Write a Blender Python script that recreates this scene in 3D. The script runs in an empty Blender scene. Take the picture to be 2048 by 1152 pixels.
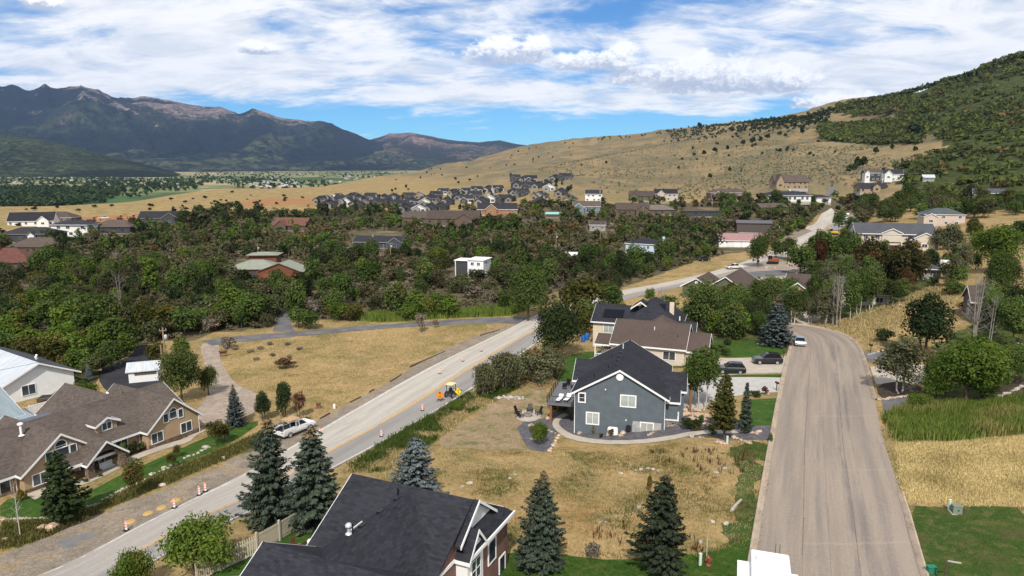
import bpy, bmesh, math, random
import numpy as np
from mathutils import Vector, Matrix, noise as mnoise
R = math.radians
rnd = random.Random(7)
SC = bpy.context.scene
COL = SC.collection
# ------------------------------------------------------------------ camera
CAMZ = 33.0; F = 1400.0; PITCH = R(10.0)
cam_d = bpy.data.cameras.new('camera'); cam = bpy.data.objects.new('camera', cam_d)
COL.objects.link(cam); SC.camera = cam
cam_d.sensor_width = 36.0; cam_d.lens = 36.0 * F / 2048.0
cam_d.clip_start = 0.5; cam_d.clip_end = 60000
cam.location = (0, 0, CAMZ); cam.rotation_euler = (R(90) - PITCH, 0, 0)
# ------------------------------------------------------------------ exposure, sun, sky
SC.view_settings.view_transform = 'Standard'; SC.view_settings.look = 'None'
SC.view_settings.exposure = 0.12; SC.view_settings.gamma = 1.0
SC.view_settings.use_curve_mapping = False
SC.render.engine = 'CYCLES'
SC.cycles.use_denoising = True
SC.cycles.max_bounces = 4; SC.cycles.diffuse_bounces = 2; SC.cycles.glossy_bounces = 2
SC.cycles.transmission_bounces = 3; SC.cycles.transparent_max_bounces = 6; SC.cycles.volume_bounces = 0
SC.cycles.caustics_reflective = False; SC.cycles.caustics_refractive = False
SUN_AZ, SUN_EL = 186.0, 47.0           # compass bearing of the sun, +Y = north
sun_d = bpy.data.lights.new('sun', 'SUN'); sun = bpy.data.objects.new('sun', sun_d); COL.objects.link(sun)
sun_d.energy = 4.4; sun_d.angle = R(0.6); sun_d.color = (1.0, 0.94, 0.85)
sd = Vector((math.sin(R(SUN_AZ)) * math.cos(R(SUN_EL)), math.cos(R(SUN_AZ)) * math.cos(R(SUN_EL)), math.sin(R(SUN_EL))))
sun.rotation_euler = sd.to_track_quat('Z', 'Y').to_euler(); sun.location = sd * 200

class NT:
    """small helper for node trees"""
    def __init__(s, tree): s.t = tree; s.L = tree.links
    def n(s, typ, **kw):
        nd = s.t.nodes.new(typ)
        for k, v in kw.items(): setattr(nd, k, v)
        return nd
    def put(s, sock, v):
        if v is None: return
        if isinstance(v, bpy.types.NodeSocket): s.L.new(v, sock)
        else: sock.default_value = v
    def m(s, op, a, b=None, c=None, clamp=False):
        nd = s.n('ShaderNodeMath', operation=op); nd.use_clamp = clamp
        for i, v in enumerate((a, b, c)):
            if v is not None: s.put(nd.inputs[i], v)
        return nd.outputs[0]
    def mix(s, f, a, b, blend='MIX'):
        nd = s.n('ShaderNodeMix', data_type='RGBA', blend_type=blend)
        s.put(nd.inputs[0], f); s.put(nd.inputs[6], c4(a)); s.put(nd.inputs[7], c4(b))
        return nd.outputs[2]
    def noise(s, vec=None, scale=5, detail=4, rough=.55, dist=0):
        nd = s.n('ShaderNodeTexNoise'); s.put(nd.inputs['Vector'], vec)
        nd.inputs['Scale'].default_value = scale; nd.inputs['Detail'].default_value = detail
        nd.inputs['Roughness'].default_value = rough; nd.inputs['Distortion'].default_value = dist
        return nd.outputs[0]
    def ss(s, v, lo, hi, a=0.0, b=1.0):
        nd = s.n('ShaderNodeMapRange', interpolation_type='SMOOTHSTEP')
        s.put(nd.inputs[0], v); nd.inputs[1].default_value = lo; nd.inputs[2].default_value = hi
        nd.inputs[3].default_value = a; nd.inputs[4].default_value = b
        return nd.outputs[0]
    def mapping(s, vec, scale=(1, 1, 1), loc=(0, 0, 0), rot=(0, 0, 0)):
        nd = s.n('ShaderNodeMapping'); s.put(nd.inputs[0], vec)
        nd.inputs['Scale'].default_value = scale; nd.inputs['Location'].default_value = loc; nd.inputs['Rotation'].default_value = rot
        return nd.outputs[0]
    def comb(s, x, y, z=0.0):
        nd = s.n('ShaderNodeCombineXYZ')
        for i, v in enumerate((x, y, z)): s.put(nd.inputs[i], v)
        return nd.outputs[0]
    def sep(s, v):
        nd = s.n('ShaderNodeSeparateXYZ'); s.put(nd.inputs[0], v); return nd.outputs
def c4(c):
    if isinstance(c, bpy.types.NodeSocket) or c is None: return c
    return (c[0], c[1], c[2], 1.0) if len(c) == 3 else c
def srgb(r, g, b):
    f = lambda v: (v / 255 / 12.92) if v / 255 <= .04045 else ((v / 255 + .055) / 1.055) ** 2.4
    return (f(r), f(g), f(b))

def build_world():
    w = bpy.data.worlds.new('World'); SC.world = w; w.use_nodes = True
    t = w.node_tree; t.nodes.clear(); k = NT(t)
    sky = k.n('ShaderNodeTexSky', sky_type='NISHITA'); sky.sun_disc = False
    sky.sun_elevation = R(SUN_EL); sky.sun_rotation = R(SUN_AZ)
    sky.altitude = 1600; sky.air_density = 1.0; sky.dust_density = 0.3; sky.ozone_density = 2.5
    tc = k.n('ShaderNodeTexCoord'); d = tc.outputs['Generated']
    x, y, z = k.sep(d)
    az = k.m('ARCTAN2', x, y)                       # radians from +Y
    hor = k.m('SQRT', k.m('ADD', k.m('MULTIPLY', x, x), k.m('MULTIPLY', y, y)))
    el = k.m('ARCTAN2', z, hor)
    zz = k.m('ADD', k.m('MAXIMUM', z, 0.0), 0.20)
    pl = k.comb(k.m('DIVIDE', x, zz), k.m('DIVIDE', y, zz), 0.0)
    # thin high cloud: a wide sheet broken by holes, drawn out into streaks
    a1 = k.noise(k.mapping(pl, (0.85, 1.05, 1), (5.3, 2.2, 0), (0, 0, 0.35)), 1.0, 6, .60, .5)
    a2 = k.noise(k.mapping(pl, (3.0, 4.6, 1), (1.7, 8.2, 0), (0, 0, 0.3)), 1.0, 6, .64, .4)
    azd = k.m('MULTIPLY', az, 180 / math.pi); eld = k.m('MULTIPLY', el, 180 / math.pi)
    thin = k.m('ADD', k.m('MULTIPLY', a1, .72), k.m('MULTIPLY', a2, .32))
    thin = k.m('ADD', thin, k.ss(eld, 1.5, 6.0, -.12, 0.07))   # clearer band above the far hills
    cov = k.ss(thin, .475, .635)
    ccol = k.mix(k.ss(a2, .34, .62), (.80, .84, .88), (1.12, 1.10, 1.07))
    # heaped cloud: a bank of lumps with flat grey bases (azimuth, elevation in degrees)
    ae = k.comb(azd, k.m('MULTIPLY', eld, 1.35), 3.0)
    fb = k.noise(ae, .55, 5, .6, .2); fb2 = k.noise(k.mapping(ae, loc=(4, 9, 2)), 1.9, 4, .62, .1)
    wob = k.m('ADD', k.m('MULTIPLY', k.m('SUBTRACT', fb, .5), 2.6), k.m('MULTIPLY', k.m('SUBTRACT', fb2, .5), 1.3))
    blobs = [(1005, 108, 96, 38), (1065, 98, 44, 32), (1180, 126, 100, 26), (1228, 112, 50, 30), (1290, 150, 110, 26), (1372, 138, 72, 34), (1440, 168, 180, 28), (1432, 150, 60, 44), (1530, 162, 80, 36),
             (1650, 206, 92, 20), (535, 100, 46, 16), (130, 14, 40, 18), (2500, 60, 130, 40)]
    best = wsum = ysum = None
    for (px, py, w_, h_) in blobs:
        a0 = math.degrees(math.atan((px - 1024) / F)); e0 = math.degrees(math.atan((576 - py) / F * math.cos(R(a0)))) - 10.0 * math.cos(R(a0))
        wd = w_ / F * 57.3; hd = h_ / F * 57.3 * 1.35
        vm = k.n('ShaderNodeVectorMath', operation='MULTIPLY_ADD'); k.put(vm.inputs[0], ae)
        vm.inputs[1].default_value = (1 / wd, 1 / hd, 0); vm.inputs[2].default_value = (-a0 / wd, -e0 * 1.35 / hd, 0)
        dt = k.n('ShaderNodeVectorMath', operation='DOT_PRODUCT'); k.put(dt.inputs[0], vm.outputs[0]); k.put(dt.inputs[1], vm.outputs[0])
        den = k.m('SUBTRACT', 1.0, dt.outputs['Value']); wg = k.m('MAXIMUM', k.m('ADD', den, .6), 0.0); yy = k.m('MULTIPLY', k.sep(vm.outputs[0])[1], wg)
        if best is None: best, wsum, ysum = den, wg, yy
        else: best = k.m('MAXIMUM', best, den); wsum = k.m('ADD', wsum, wg); ysum = k.m('ADD', ysum, yy)
    shade = k.m('DIVIDE', ysum, k.m('ADD', wsum, .001))
    flat = k.m('MULTIPLY', k.m('MINIMUM', k.m('ADD', shade, .45), 0.0), 2.2)      # bases are cut off flat
    alpha = k.ss(k.m('ADD', k.m('ADD', k.m('MAXIMUM', best, -1.5), wob), flat), .0, .75)
    shade = k.m('ADD', shade, k.m('ADD', k.m('MULTIPLY', k.m('SUBTRACT', fb2, .5), 1.7), k.m('MULTIPLY', k.m('SUBTRACT', fb, .5), 1.1)))
    cuc = k.mix(k.ss(shade, -.45, .40), (.52, .58, .70), (1.15, 1.15, 1.14))
    # assemble: sky, sheet, heaps
    skyc = k.mix(1.0, sky.outputs[0], (.038, .080, .112), 'MULTIPLY')
    c3 = k.mix(alpha, k.mix(k.m('MULTIPLY', cov, .94), skyc, ccol), cuc)
    bg = k.n('ShaderNodeBackground'); k.put(bg.inputs[0], c3); bg.inputs[1].default_value = 1.0
    out = k.n('ShaderNodeOutputWorld'); k.L.new(bg.outputs[0], out.inputs[0])
build_world()
SC.world.cycles.sampling_method = 'MANUAL'; SC.world.cycles.sample_map_resolution = 256

# ------------------------------------------------------------------ terrain function
CT, ST = math.cos(PITCH), math.sin(PITCH)
def slope_of(py): v = (py - 576) / F; return (ST + v * CT) / (CT - v * ST)     # drop per metre forward
def s_of(px, py): v = (py - 576) / F; return (px - 1024) / F / (CT - v * ST)
def cp_h(px, py, H): Y = H / slope_of(py); return (s_of(px, py), Y, CAMZ - H)
def cp_d(px, py, Y): return (s_of(px, py), Y, CAMZ - slope_of(py) * Y)
CPS = []
for a in [(1680,1100,30),(1650,865,30.5),(1650,745,31.2),(1640,670,31.8),(1515,1090,30),(1840,1140,29.8),(1740,860,30.3),(1560,780,30.9),(1500,650,32),
          (160,1151,33),(253,1062,33.2),(502,976,33.8),(763,872,34.3),(942,740,34.5),(1040,650,34.5),(0,1120,33.2),(400,960,34),(640,850,34.6),(850,725,34.8),
          (1160,605,34),(1290,585,33.6),(1480,533,33.6),(1600,490,33.4),(1650,450,33),(1690,425,33),
          (390,870,35),(100,990,34.6),(85,780,36),(440,760,35.8),(700,720,35.5),(560,660,36),(250,720,36.2),
          (300,600,36),(100,560,37),(700,560,35.5),(940,556,34.5),(1290,515,34),(1100,520,34.3),(500,500,35.8),(850,480,34.6),(1200,460,33.5),
          (515,1112,30.2),(640,1060,30.4),(1000,1120,29.6),(1090,1140,29.6),(1330,1140,29.4),(800,1150,29.6),(300,1151,32),(700,960,32.6),
          (1100,930,32.2),(1400,980,30.6),(1300,905,32.2),(1000,860,33.6),(900,930,32.6),(1150,862,34),(1330,862,32.4),(1440,870,31),(1150,740,34),(1060,760,34.2),
          (1480,780,31.3),(1300,700,32.6),(1440,690,32),(1350,640,33),(1200,650,34),
          (1950,1080,29.3),(1950,900,29.6),(1900,780,30),(1800,720,30.4),(2000,690,29),(1800,640,30),(1900,600,28),(2000,560,26.5),(1750,560,31),(1700,620,31.4),
          (1860,540,29.5),(1790,500,30.5),(1880,455,29),(1980,430,24),
          (0,520,37.5),(60,455,36),(150,445,35.5),(300,440,35),(500,440,35)]: CPS.append(cp_h(*a))
cols = {2048: [(380,420),(300,560),(200,800),(108,1100)], 1900: [(395,430),(340,520),(270,700),(200,950),(156,1200)],
        1750: [(388,490),(365,517),(330,650),(280,850),(235,1100),(193,1500)], 1575: [(405,485),(378,500),(340,650),(300,850),(262,1150),(231,1800)],
        1450: [(402,537),(385,600),(350,750),(300,1000),(272,1250),(243,2000)], 1330: [(398,540),(385,620),(360,760),(330,950),(302,1250),(258,2200)],
        1200: [(405,500),(380,600),(350,800),(330,1000),(300,1500),(270,2500)], 1100: [(395,560),(362,675),(350,740),(335,950),(318,1300),(298,1900),(285,2600)],
        1000: [(400,640),(375,760),(350,1100),(335,1500),(318,2000),(306,2600)], 880: [(405,640),(385,800),(362,1200),(342,1700),(331,2200)],
        760: [(405,635),(390,760),(370,1100),(352,1600)], 600: [(402,640),(388,800),(376,1050)], 430: [(430,480),(400,650),(379,870)],
        200: [(440,430),(420,530),(408,640)], 0: [(445,420),(425,500),(413,580)]}
for px, lst in cols.items():
    for py, Y in lst: CPS.append(cp_d(px, py, Y))
    # behind the crest
    s = s_of(px, lst[-1][0]); Yc = lst[-1][1]; zc = CPS[-1][2]
    if px >= 880:
        CPS.append((s, Yc * 1.25, zc - .012 * Yc)); CPS.append((s, Yc * 1.7, zc - .11 * Yc))
    else:
        CPS.append((s, Yc * 1.3, min(zc - 14, CAMZ - 50))); CPS.append((s, Yc * 1.7, CAMZ - 66)); CPS.append((s, Yc * 2.6, CAMZ - 68))
for s in (-1.6, -1.15, -.8, -.4, 0, .4, .8, 1.2, 1.6):
    for Y in (9, 18, 28): CPS.append((s, Y, 3 + .6 * s))
for s in (-1.6, -1.15): CPS += [(s, 60, -2), (s, 120, -3), (s, 300, -4), (s, 600, -8), (s, 1200, -34), (s, 2500, -36)]
for s in (1.2, 1.6): CPS += [(s, 60, 5), (s, 120, 9), (s, 300, 20), (s, 600, 90), (s, 1100, 240), (s, 2000, 330), (s, 3500, 300)]
CPS = np.array(CPS)
def uvc(s, Y): return np.stack([np.asarray(s, float) * 1.6, np.log(np.maximum(np.asarray(Y, float), 6.0))], -1)
_P = uvc(CPS[:, 0], CPS[:, 1])
def _phi(d2): return 0.5 * d2 * np.log(d2 + 1e-12)
def _solve():
    n = len(_P); d2 = ((_P[:, None] - _P[None]) ** 2).sum(-1)
    K = _phi(d2) + np.eye(n) * 2e-4; A = np.concatenate([np.ones((n, 1)), _P], 1)
    M = np.block([[K, A], [A.T, np.zeros((3, 3))]])
    return np.linalg.solve(M, np.concatenate([CPS[:, 2], np.zeros(3)]))
_W = _solve()
def TH(x, y):
    """terrain height, vectorised"""
    x = np.asarray(x, float); y = np.maximum(np.asarray(y, float), 6.0); sh = x.shape
    q = uvc(x.ravel() / y.ravel(), y.ravel()); out = np.empty(len(q))
    for i in range(0, len(q), 20000):
        c = q[i:i + 20000]; d2 = ((c[:, None] - _P[None]) ** 2).sum(-1)
        out[i:i + 20000] = _phi(d2) @ _W[:-3] + _W[-3] + c @ _W[-2:]
    lim = np.interp(q[:, 0] / 1.6, _LS, _LY); Yq = np.exp(q[:, 1])
    out -= np.clip(Yq - lim, 0, None) * .16                      # the ground falls away behind its crests
    pxs = q[:, 0] / 1.6 * F * CT + 1024; yc2 = np.interp(pxs, [980, 1100, 1200, 1300, 1400, 1500, 1620], [1050, 1000, 1280, 1350, 1350, 1380, 1380])
    dd = (Yq - yc2) / np.maximum(lim * .66 - yc2, 80); amp = np.interp(pxs, [960, 1060, 1200, 1500, 1640], [0, 14, 30, 26, 0])
    out -= amp * np.sin(np.pi * np.clip(dd, 0, 1)) ** 1.2          # a fold behind the nearer spur of the hill
    yc3 = yc2 * .62; dd = (Yq - yc3) / np.maximum(yc2 * .97 - yc3, 60); out -= amp * .22 * np.sin(np.pi * np.clip(dd, 0, 1)) ** 1.2
    return out.reshape(sh)
_LS = [s_of(p, l[-1][0]) for p, l in sorted(cols.items())]; _LY = [l[-1][1] * (1.5 if p >= 880 else 1.6) for p, l in sorted(cols.items())]
def th(x, y): return float(TH(np.array([x]), np.array([y]))[0])
def ray(px, py):
    u = (px - 1024) / F; v = (py - 576) / F
    return np.array([u, CT - v * ST, -ST - v * CT])
def gnd(px, py, tmax=3000.0):
    """where the view ray through a photograph point meets the ground"""
    d = ray(px, py); t = np.exp(np.linspace(math.log(22), math.log(tmax), 500))
    z = CAMZ + d[2] * t - TH(d[0] * t, d[1] * t)
    i = np.argmax(z < 0)
    if z[i] >= 0: i = len(t) - 1
    a, b = t[max(i - 1, 0)], t[i]
    for _ in range(4):
        tt = np.linspace(a, b, 9); zz = CAMZ + d[2] * tt - TH(d[0] * tt, d[1] * tt); j = int(np.argmax(zz < 0))
        if zz[j] >= 0: j = 8
        a, b = tt[max(j - 1, 0)], tt[j]
    t = b
    return Vector((d[0] * t, d[1] * t, CAMZ + d[2] * t))
def at(px, py, Y):
    d = ray(px, py); t = Y / d[1]; return Vector((d[0] * t, Y, CAMZ + d[2] * t))
def proj(P):
    """world points -> photograph coordinates"""
    P = np.asarray(P, float); x, y, z = P[..., 0], P[..., 1], P[..., 2] - CAMZ
    zc = y * CT - z * ST; yc = -(y * ST + z * CT)
    return np.stack([1024 + F * x / zc, 576 + F * yc / zc], -1)
def in_poly(p, poly):
    p = np.asarray(p); x, y = p[..., 0], p[..., 1]; c = np.zeros(x.shape, bool); n = len(poly)
    for i in range(n):
        x1, y1 = poly[i]; x2, y2 = poly[(i + 1) % n]
        if y1 == y2: continue
        c ^= ((y1 > y) != (y2 > y)) & (x < (x2 - x1) * (y - y1) / (y2 - y1) + x1)
    return c
# ------------------------------------------------------------------ object helpers
def tag(o, label=None, cat=None, group=None, kind=None):
    for k, v in (('label', label), ('category', cat), ('group', group), ('kind', kind)):
        if v: o[k] = v
    return o
def thing(name, label, cat, loc=(0, 0, 0), rz=0.0, group=None, scale=1.0):
    o = bpy.data.objects.new(name, None); COL.objects.link(o); o.empty_display_size = .3
    o.location = loc; o.rotation_euler = (0, 0, rz)
    o.scale = scale if hasattr(scale, '__len__') else (scale,) * 3
    return tag(o, label, cat, group)
def link_obj(name, me, parent=None, loc=None, rz=None):
    o = bpy.data.objects.new(name, me); COL.objects.link(o)
    if parent is not None: o.parent = parent
    if loc is not None: o.location = loc
    if rz is not None: o.rotation_euler = (0, 0, rz)
    return o
KIDS = {}
def copy_tree(o, parent=None):
    c = o.copy(); COL.objects.link(c); c.parent = parent
    for ch in list(o.children): copy_tree(ch, c)
    return c
def np_mesh(name, V, Fq, mat=None, attrs=None, smooth=False, mi=None):
    """V (n,3); Fq (m,k) faces of k corners; attrs {name: float per vertex}"""
    me = bpy.data.meshes.new(name); V = np.asarray(V, np.float32); Fq = np.asarray(Fq, np.int32); k = Fq.shape[1]
    me.vertices.add(len(V)); me.vertices.foreach_set('co', V.ravel())
    me.loops.add(Fq.size); me.loops.foreach_set('vertex_index', Fq.ravel())
    me.polygons.add(len(Fq)); me.polygons.foreach_set('loop_start', np.arange(0, Fq.size, k, dtype=np.int32))
    if smooth: me.polygons.foreach_set('use_smooth', np.ones(len(Fq), bool))
    for an, av in (attrs or {}).items():
        a = me.attributes.new(an, 'FLOAT', 'POINT'); a.data.foreach_set('value', np.asarray(av, np.float32))
    for m in (mat if isinstance(mat, (list, tuple)) else [mat]):
        if m is not None: me.materials.append(m)
    if mi is not None: me.polygons.foreach_set('material_index', np.asarray(mi, np.int32))
    me.update(calc_edges=True)
    return me
class MB:
    """collects faces for one mesh"""
    def __init__(s): s.v = []; s.f = []; s.uv = None; s.sm = []
    def add(s, vs, fs, smooth=False):
        b = len(s.v); s.v += [tuple(v) for v in vs]; s.f += [tuple(i + b for i in f) for f in fs]; s.sm += [smooth] * len(fs); return s
    def box(s, c, d, rz=0.0, rx=0.0, ry=0.0, top=None):
        hx, hy, hz = d[0] / 2, d[1] / 2, d[2] / 2; tx, ty = (hx, hy) if top is None else (hx * top[0], hy * top[1])
        p = [(-hx, -hy, -hz), (hx, -hy, -hz), (hx, hy, -hz), (-hx, hy, -hz), (-tx, -ty, hz), (tx, -ty, hz), (tx, ty, hz), (-tx, ty, hz)]
        M = Matrix.Rotation(rz, 3, 'Z') @ Matrix.Rotation(ry, 3, 'Y') @ Matrix.Rotation(rx, 3, 'X') if (rz or rx or ry) else None
        C = Vector(c); p = [(M @ Vector(q) if M else Vector(q)) + C for q in p]
        return s.add(p, [(0, 3, 2, 1), (4, 5, 6, 7), (0, 1, 5, 4), (1, 2, 6, 5), (2, 3, 7, 6), (3, 0, 4, 7)])
    def bx(s, x0, x1, y0, y1, z0, z1): return s.box(((x0 + x1) / 2, (y0 + y1) / 2, (z0 + z1) / 2), (x1 - x0, y1 - y0, z1 - z0))
    def tube(s, pts, rad, n=6, cap=True, smooth=True):
        pts = [Vector(p) for p in pts]; rad = rad if hasattr(rad, '__len__') else [rad] * len(pts); vs = []; fs = []
        for i, p in enumerate(pts):
            t = (pts[min(i + 1, len(pts) - 1)] - pts[max(i - 1, 0)]).normalized()
            a = t.cross(Vector((0, 0, 1))) if abs(t.z) < .95 else t.cross(Vector((1, 0, 0)))
            a.normalize(); b = t.cross(a)
            for j in range(n):
                g = 2 * math.pi * j / n; vs.append(p + (a * math.cos(g) + b * math.sin(g)) * rad[i])
        for i in range(len(pts) - 1):
            for j in range(n):
                q = (j + 1) % n; fs.append((i * n + j, i * n + q, (i + 1) * n + q, (i + 1) * n + j))
        s.add(vs, fs, smooth)
        if cap: s.add(vs[:n], [tuple(range(n))]); s.add(vs[-n:], [tuple(range(n - 1, -1, -1))])
        return s
    def cyl(s, a, b, r, n=10, r2=None): return s.tube([a, b], [r, r if r2 is None else r2], n)
    def lathe(s, prof, c=(0, 0, 0), n=12, smooth=True):
        vs = []; fs = []
        for r, z in prof:
            for j in range(n): g = 2 * math.pi * j / n; vs.append((c[0] + r * math.cos(g), c[1] + r * math.sin(g), c[2] + z))
        for i in range(len(prof) - 1):
            for j in range(n): q = (j + 1) % n; fs.append((i * n + j, i * n + q, (i + 1) * n + q, (i + 1) * n + j))
        s.add(vs, fs, smooth); s.add(vs[-n:], [tuple(range(n))]); s.add(vs[:n], [tuple(range(n - 1, -1, -1))]); return s
    def prism(s, outline, axis, a, b):
        """outline of 2-D points extruded along an axis ('x','y','z') from a to b"""
        def P(u, v, w): return {'x': (w, u, v), 'y': (u, w, v), 'z': (u, v, w)}[axis]
        n = len(outline); vs = [P(u, v, a) for u, v in outline] + [P(u, v, b) for u, v in outline]
        fs = [tuple(range(n)), tuple(range(2 * n - 1, n - 1, -1))] + [(i, i + n, (i + 1) % n + n, (i + 1) % n) for i in range(n)]
        return s.add(vs, fs)
    def mesh(s, name, mat, fix=False):
        me = bpy.data.meshes.new(name); me.from_pydata(s.v, [], s.f)
        for m in (mat if isinstance(mat, (list, tuple)) else [mat]): me.materials.append(m)
        if any(s.sm): me.polygons.foreach_set('use_smooth', s.sm)
        if fix:
            bm = bmesh.new(); bm.from_mesh(me); bmesh.ops.recalc_face_normals(bm, faces=bm.faces); bm.to_mesh(me); bm.free()
        auto_uv(me); return me
    def build(s, name, mat, parent=None, loc=None, rz=None, bev=0.0, fix=True):
        me = s.mesh(name, mat, fix)
        if bev:
            bm = bmesh.new(); bm.from_mesh(me)
            bmesh.ops.bevel(bm, geom=[e for e in bm.edges if e.is_manifold and e.calc_face_angle(0) > .5], offset=bev, segments=1, affect='EDGES'); bm.to_mesh(me); bm.free()
        return link_obj(name, me, parent, loc, rz)
def auto_uv(me):
    """metre-scaled flat mapping: v runs up the slope of each face"""
    uv = me.uv_layers.new(name='UVMap')
    for p in me.polygons:
        n = p.normal
        if abs(n.z) > .985: U, Vv = Vector((1, 0, 0)), Vector((0, 1, 0))
        else: U = Vector((-n.y, n.x, 0)).normalized(); Vv = n.cross(U)
        for li in p.loop_indices:
            c = me.vertices[me.loops[li].vertex_index].co; uv.data[li].uv = (c.dot(U), c.dot(Vv))

# ------------------------------------------------------------------ materials
MATS = {}
def new_mat(name):
    m = bpy.data.materials.new(name); m.use_nodes = True; t = m.node_tree; t.nodes.clear(); k = NT(t)
    out = k.n('ShaderNodeOutputMaterial'); MATS[name] = m
    return m, k, out
def principled(k, out, col, rough=.8, metal=0.0, spec=.3, bump=None, bstr=.3, bdist=.02):
    p = k.n('ShaderNodeBsdfPrincipled'); k.put(p.inputs['Base Color'], c4(col)); k.put(p.inputs['Roughness'], rough)
    p.inputs['Metallic'].default_value = metal; p.inputs['Specular IOR Level'].default_value = spec
    if bump is not None:
        b = k.n('ShaderNodeBump'); b.inputs['Strength'].default_value = bstr; b.inputs['Distance'].default_value = bdist
        k.put(b.inputs['Height'], bump); k.L.new(b.outputs[0], p.inputs['Normal'])
    k.L.new(p.outputs[0], out.inputs[0]); return p
def coord(k, which='Object'):
    return k.n('ShaderNodeTexCoord').outputs[which]
def M_plain(name, c, rough=.6, var=.12, scale=3.0, metal=0.0, spec=.3, c2=None, bump=.15, orand=0.0):
    if name in MATS: return MATS[name]
    m, k, out = new_mat(name); o = coord(k)
    n1 = k.noise(o, scale, 5, .6); n2 = k.noise(o, scale * 7, 3, .6)
    a = tuple(v * (1 - var) for v in c); b = c2 if c2 else tuple(min(v * (1 + var), 1) for v in c)
    col = k.mix(k.ss(k.m('ADD', k.m('MULTIPLY', n1, .65), k.m('MULTIPLY', n2, .35)), .32, .68), a, b)
    if orand:
        oi = k.n('ShaderNodeObjectInfo').outputs['Random']; col = k.mix(1.0, col, k.mix(oi, (1 - orand,) * 3, (1 + orand,) * 3), 'MULTIPLY')
    principled(k, out, col, rough, metal, spec, n2 if bump else None, bump); return m
def M_shingle(name, c, var=.35, course=.14, tab=.32, warm=0.0):
    m, k, out = new_mat(name); uv = coord(k, 'UV'); o = coord(k)
    br = k.n('ShaderNodeTexBrick'); k.put(br.inputs['Vector'], uv)
    br.inputs['Scale'].default_value = 1.0; br.inputs['Brick Width'].default_value = tab; br.inputs['Row Height'].default_value = course
    br.inputs['Mortar Size'].default_value = .012; br.inputs['Mortar Smooth'].default_value = .4
    br.inputs['Color1'].default_value = (0, 0, 0, 1); br.inputs['Color2'].default_value = (1, 1, 1, 1); br.inputs['Mortar'].default_value = (.1, .1, .1, 1)
    br.offset = .5; br.offset_frequency = 2; br.squash = 1
    n1 = k.noise(k.mapping(uv, (1.3, 2.2, 1)), 2.0, 4, .6); n2 = k.noise(uv, 22, 2, .6); n3 = k.noise(o, .28, 3, .5)
    f = k.m('ADD', k.m('MULTIPLY', br.outputs['Color'], .55), k.m('MULTIPLY', n1, .45))
    lo = tuple(v * (1 - var) for v in c); hi = tuple(v * (1 + var) for v in c)
    col = k.mix(f, lo, hi); col = k.mix(k.ss(n2, .3, .7, 0, .35), col, tuple(v * .5 for v in c))
    col = k.mix(k.ss(n3, .3, .7, 0, .3), col, tuple(v * 1.35 for v in c))
    principled(k, out, col, .95, 0, .12, br.outputs['Fac'], -.5, .02); return m
def M_brick(name, c1, c2, mortar, w=.22, h=.075, ms=.01):
    m, k, out = new_mat(name); uv = coord(k, 'UV')
    br = k.n('ShaderNodeTexBrick'); k.put(br.inputs['Vector'], uv); br.inputs['Scale'].default_value = 1.0
    br.inputs['Brick Width'].default_value = w; br.inputs['Row Height'].default_value = h; br.inputs['Mortar Size'].default_value = ms
    br.inputs['Color1'].default_value = c4(c1); br.inputs['Color2'].default_value = c4(c2); br.inputs['Mortar'].default_value = c4(mortar)
    col = k.mix(k.ss(k.noise(uv, 1.2, 4), .3, .7, 0, .35), br.outputs[0], tuple(v * .6 for v in c1))
    principled(k, out, col, .9, 0, .2, br.outputs['Fac'], -.6, .02); return m
def M_stone(name, c1, c2, c3, scale=3.2):
    m, k, out = new_mat(name); uv = coord(k, 'UV')
    vo = k.n('ShaderNodeTexVoronoi'); k.put(vo.inputs['Vector'], k.mapping(uv, (1, 1.7, 1))); vo.inputs['Scale'].default_value = scale
    ve = k.n('ShaderNodeTexVoronoi', feature='DISTANCE_TO_EDGE'); k.put(ve.inputs['Vector'], k.mapping(uv, (1, 1.7, 1))); ve.inputs['Scale'].default_value = scale
    x, y, z = k.sep(vo.outputs['Color'])
    col = k.mix(x, c1, c2); col = k.mix(k.ss(y, .6, .8), col, c3)
    e = k.ss(ve.outputs[0], .0, .08); col = k.mix(e, (.05, .045, .04), col)
    col = k.mix(k.ss(k.noise(uv, 9, 4), .3, .7, 0, .4), col, tuple(v * .55 for v in c1))
    principled(k, out, col, .9, 0, .2, e, .8, .04); return m
def M_ribbed(name, c, pitch=.22, rough=.45, metal=.0):
    m, k, out = new_mat(name); uv = coord(k, 'UV'); x, y, z = k.sep(uv)
    fr = k.m('FRACT', k.m('MULTIPLY', x, 1 / pitch)); rib = k.ss(k.m('ABSOLUTE', k.m('SUBTRACT', fr, .5)), .36, .48)
    n = k.noise(k.mapping(uv, (1, .25, 1)), 1.4, 5, .6)
    col = k.mix(k.ss(n, .3, .7), tuple(v * .86 for v in c), tuple(min(1, v * 1.1) for v in c)); col = k.mix(k.m('MULTIPLY', rib, .35), col, tuple(v * .55 for v in c))
    principled(k, out, col, rough, metal, .4, rib, .5, .02); return m
def M_lap(name, c, row=.18, var=.06):
    m, k, out = new_mat(name); uv = coord(k, 'UV'); x, y, z = k.sep(uv)
    fr = k.m('FRACT', k.m('MULTIPLY', y, 1 / row)); n = k.noise(uv, 1.1, 5, .65); n2 = k.noise(k.mapping(uv, (3, .6, 1)), 2, 4)
    col = k.mix(k.ss(n, .3, .7), tuple(v * (1 - var) for v in c), tuple(v * (1 + var) for v in c)); col = k.mix(k.ss(n2, .45, .75, 0, .25), col, tuple(v * .8 for v in c))
    principled(k, out, col, .8, 0, .25, fr, .35, .015); return m
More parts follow.
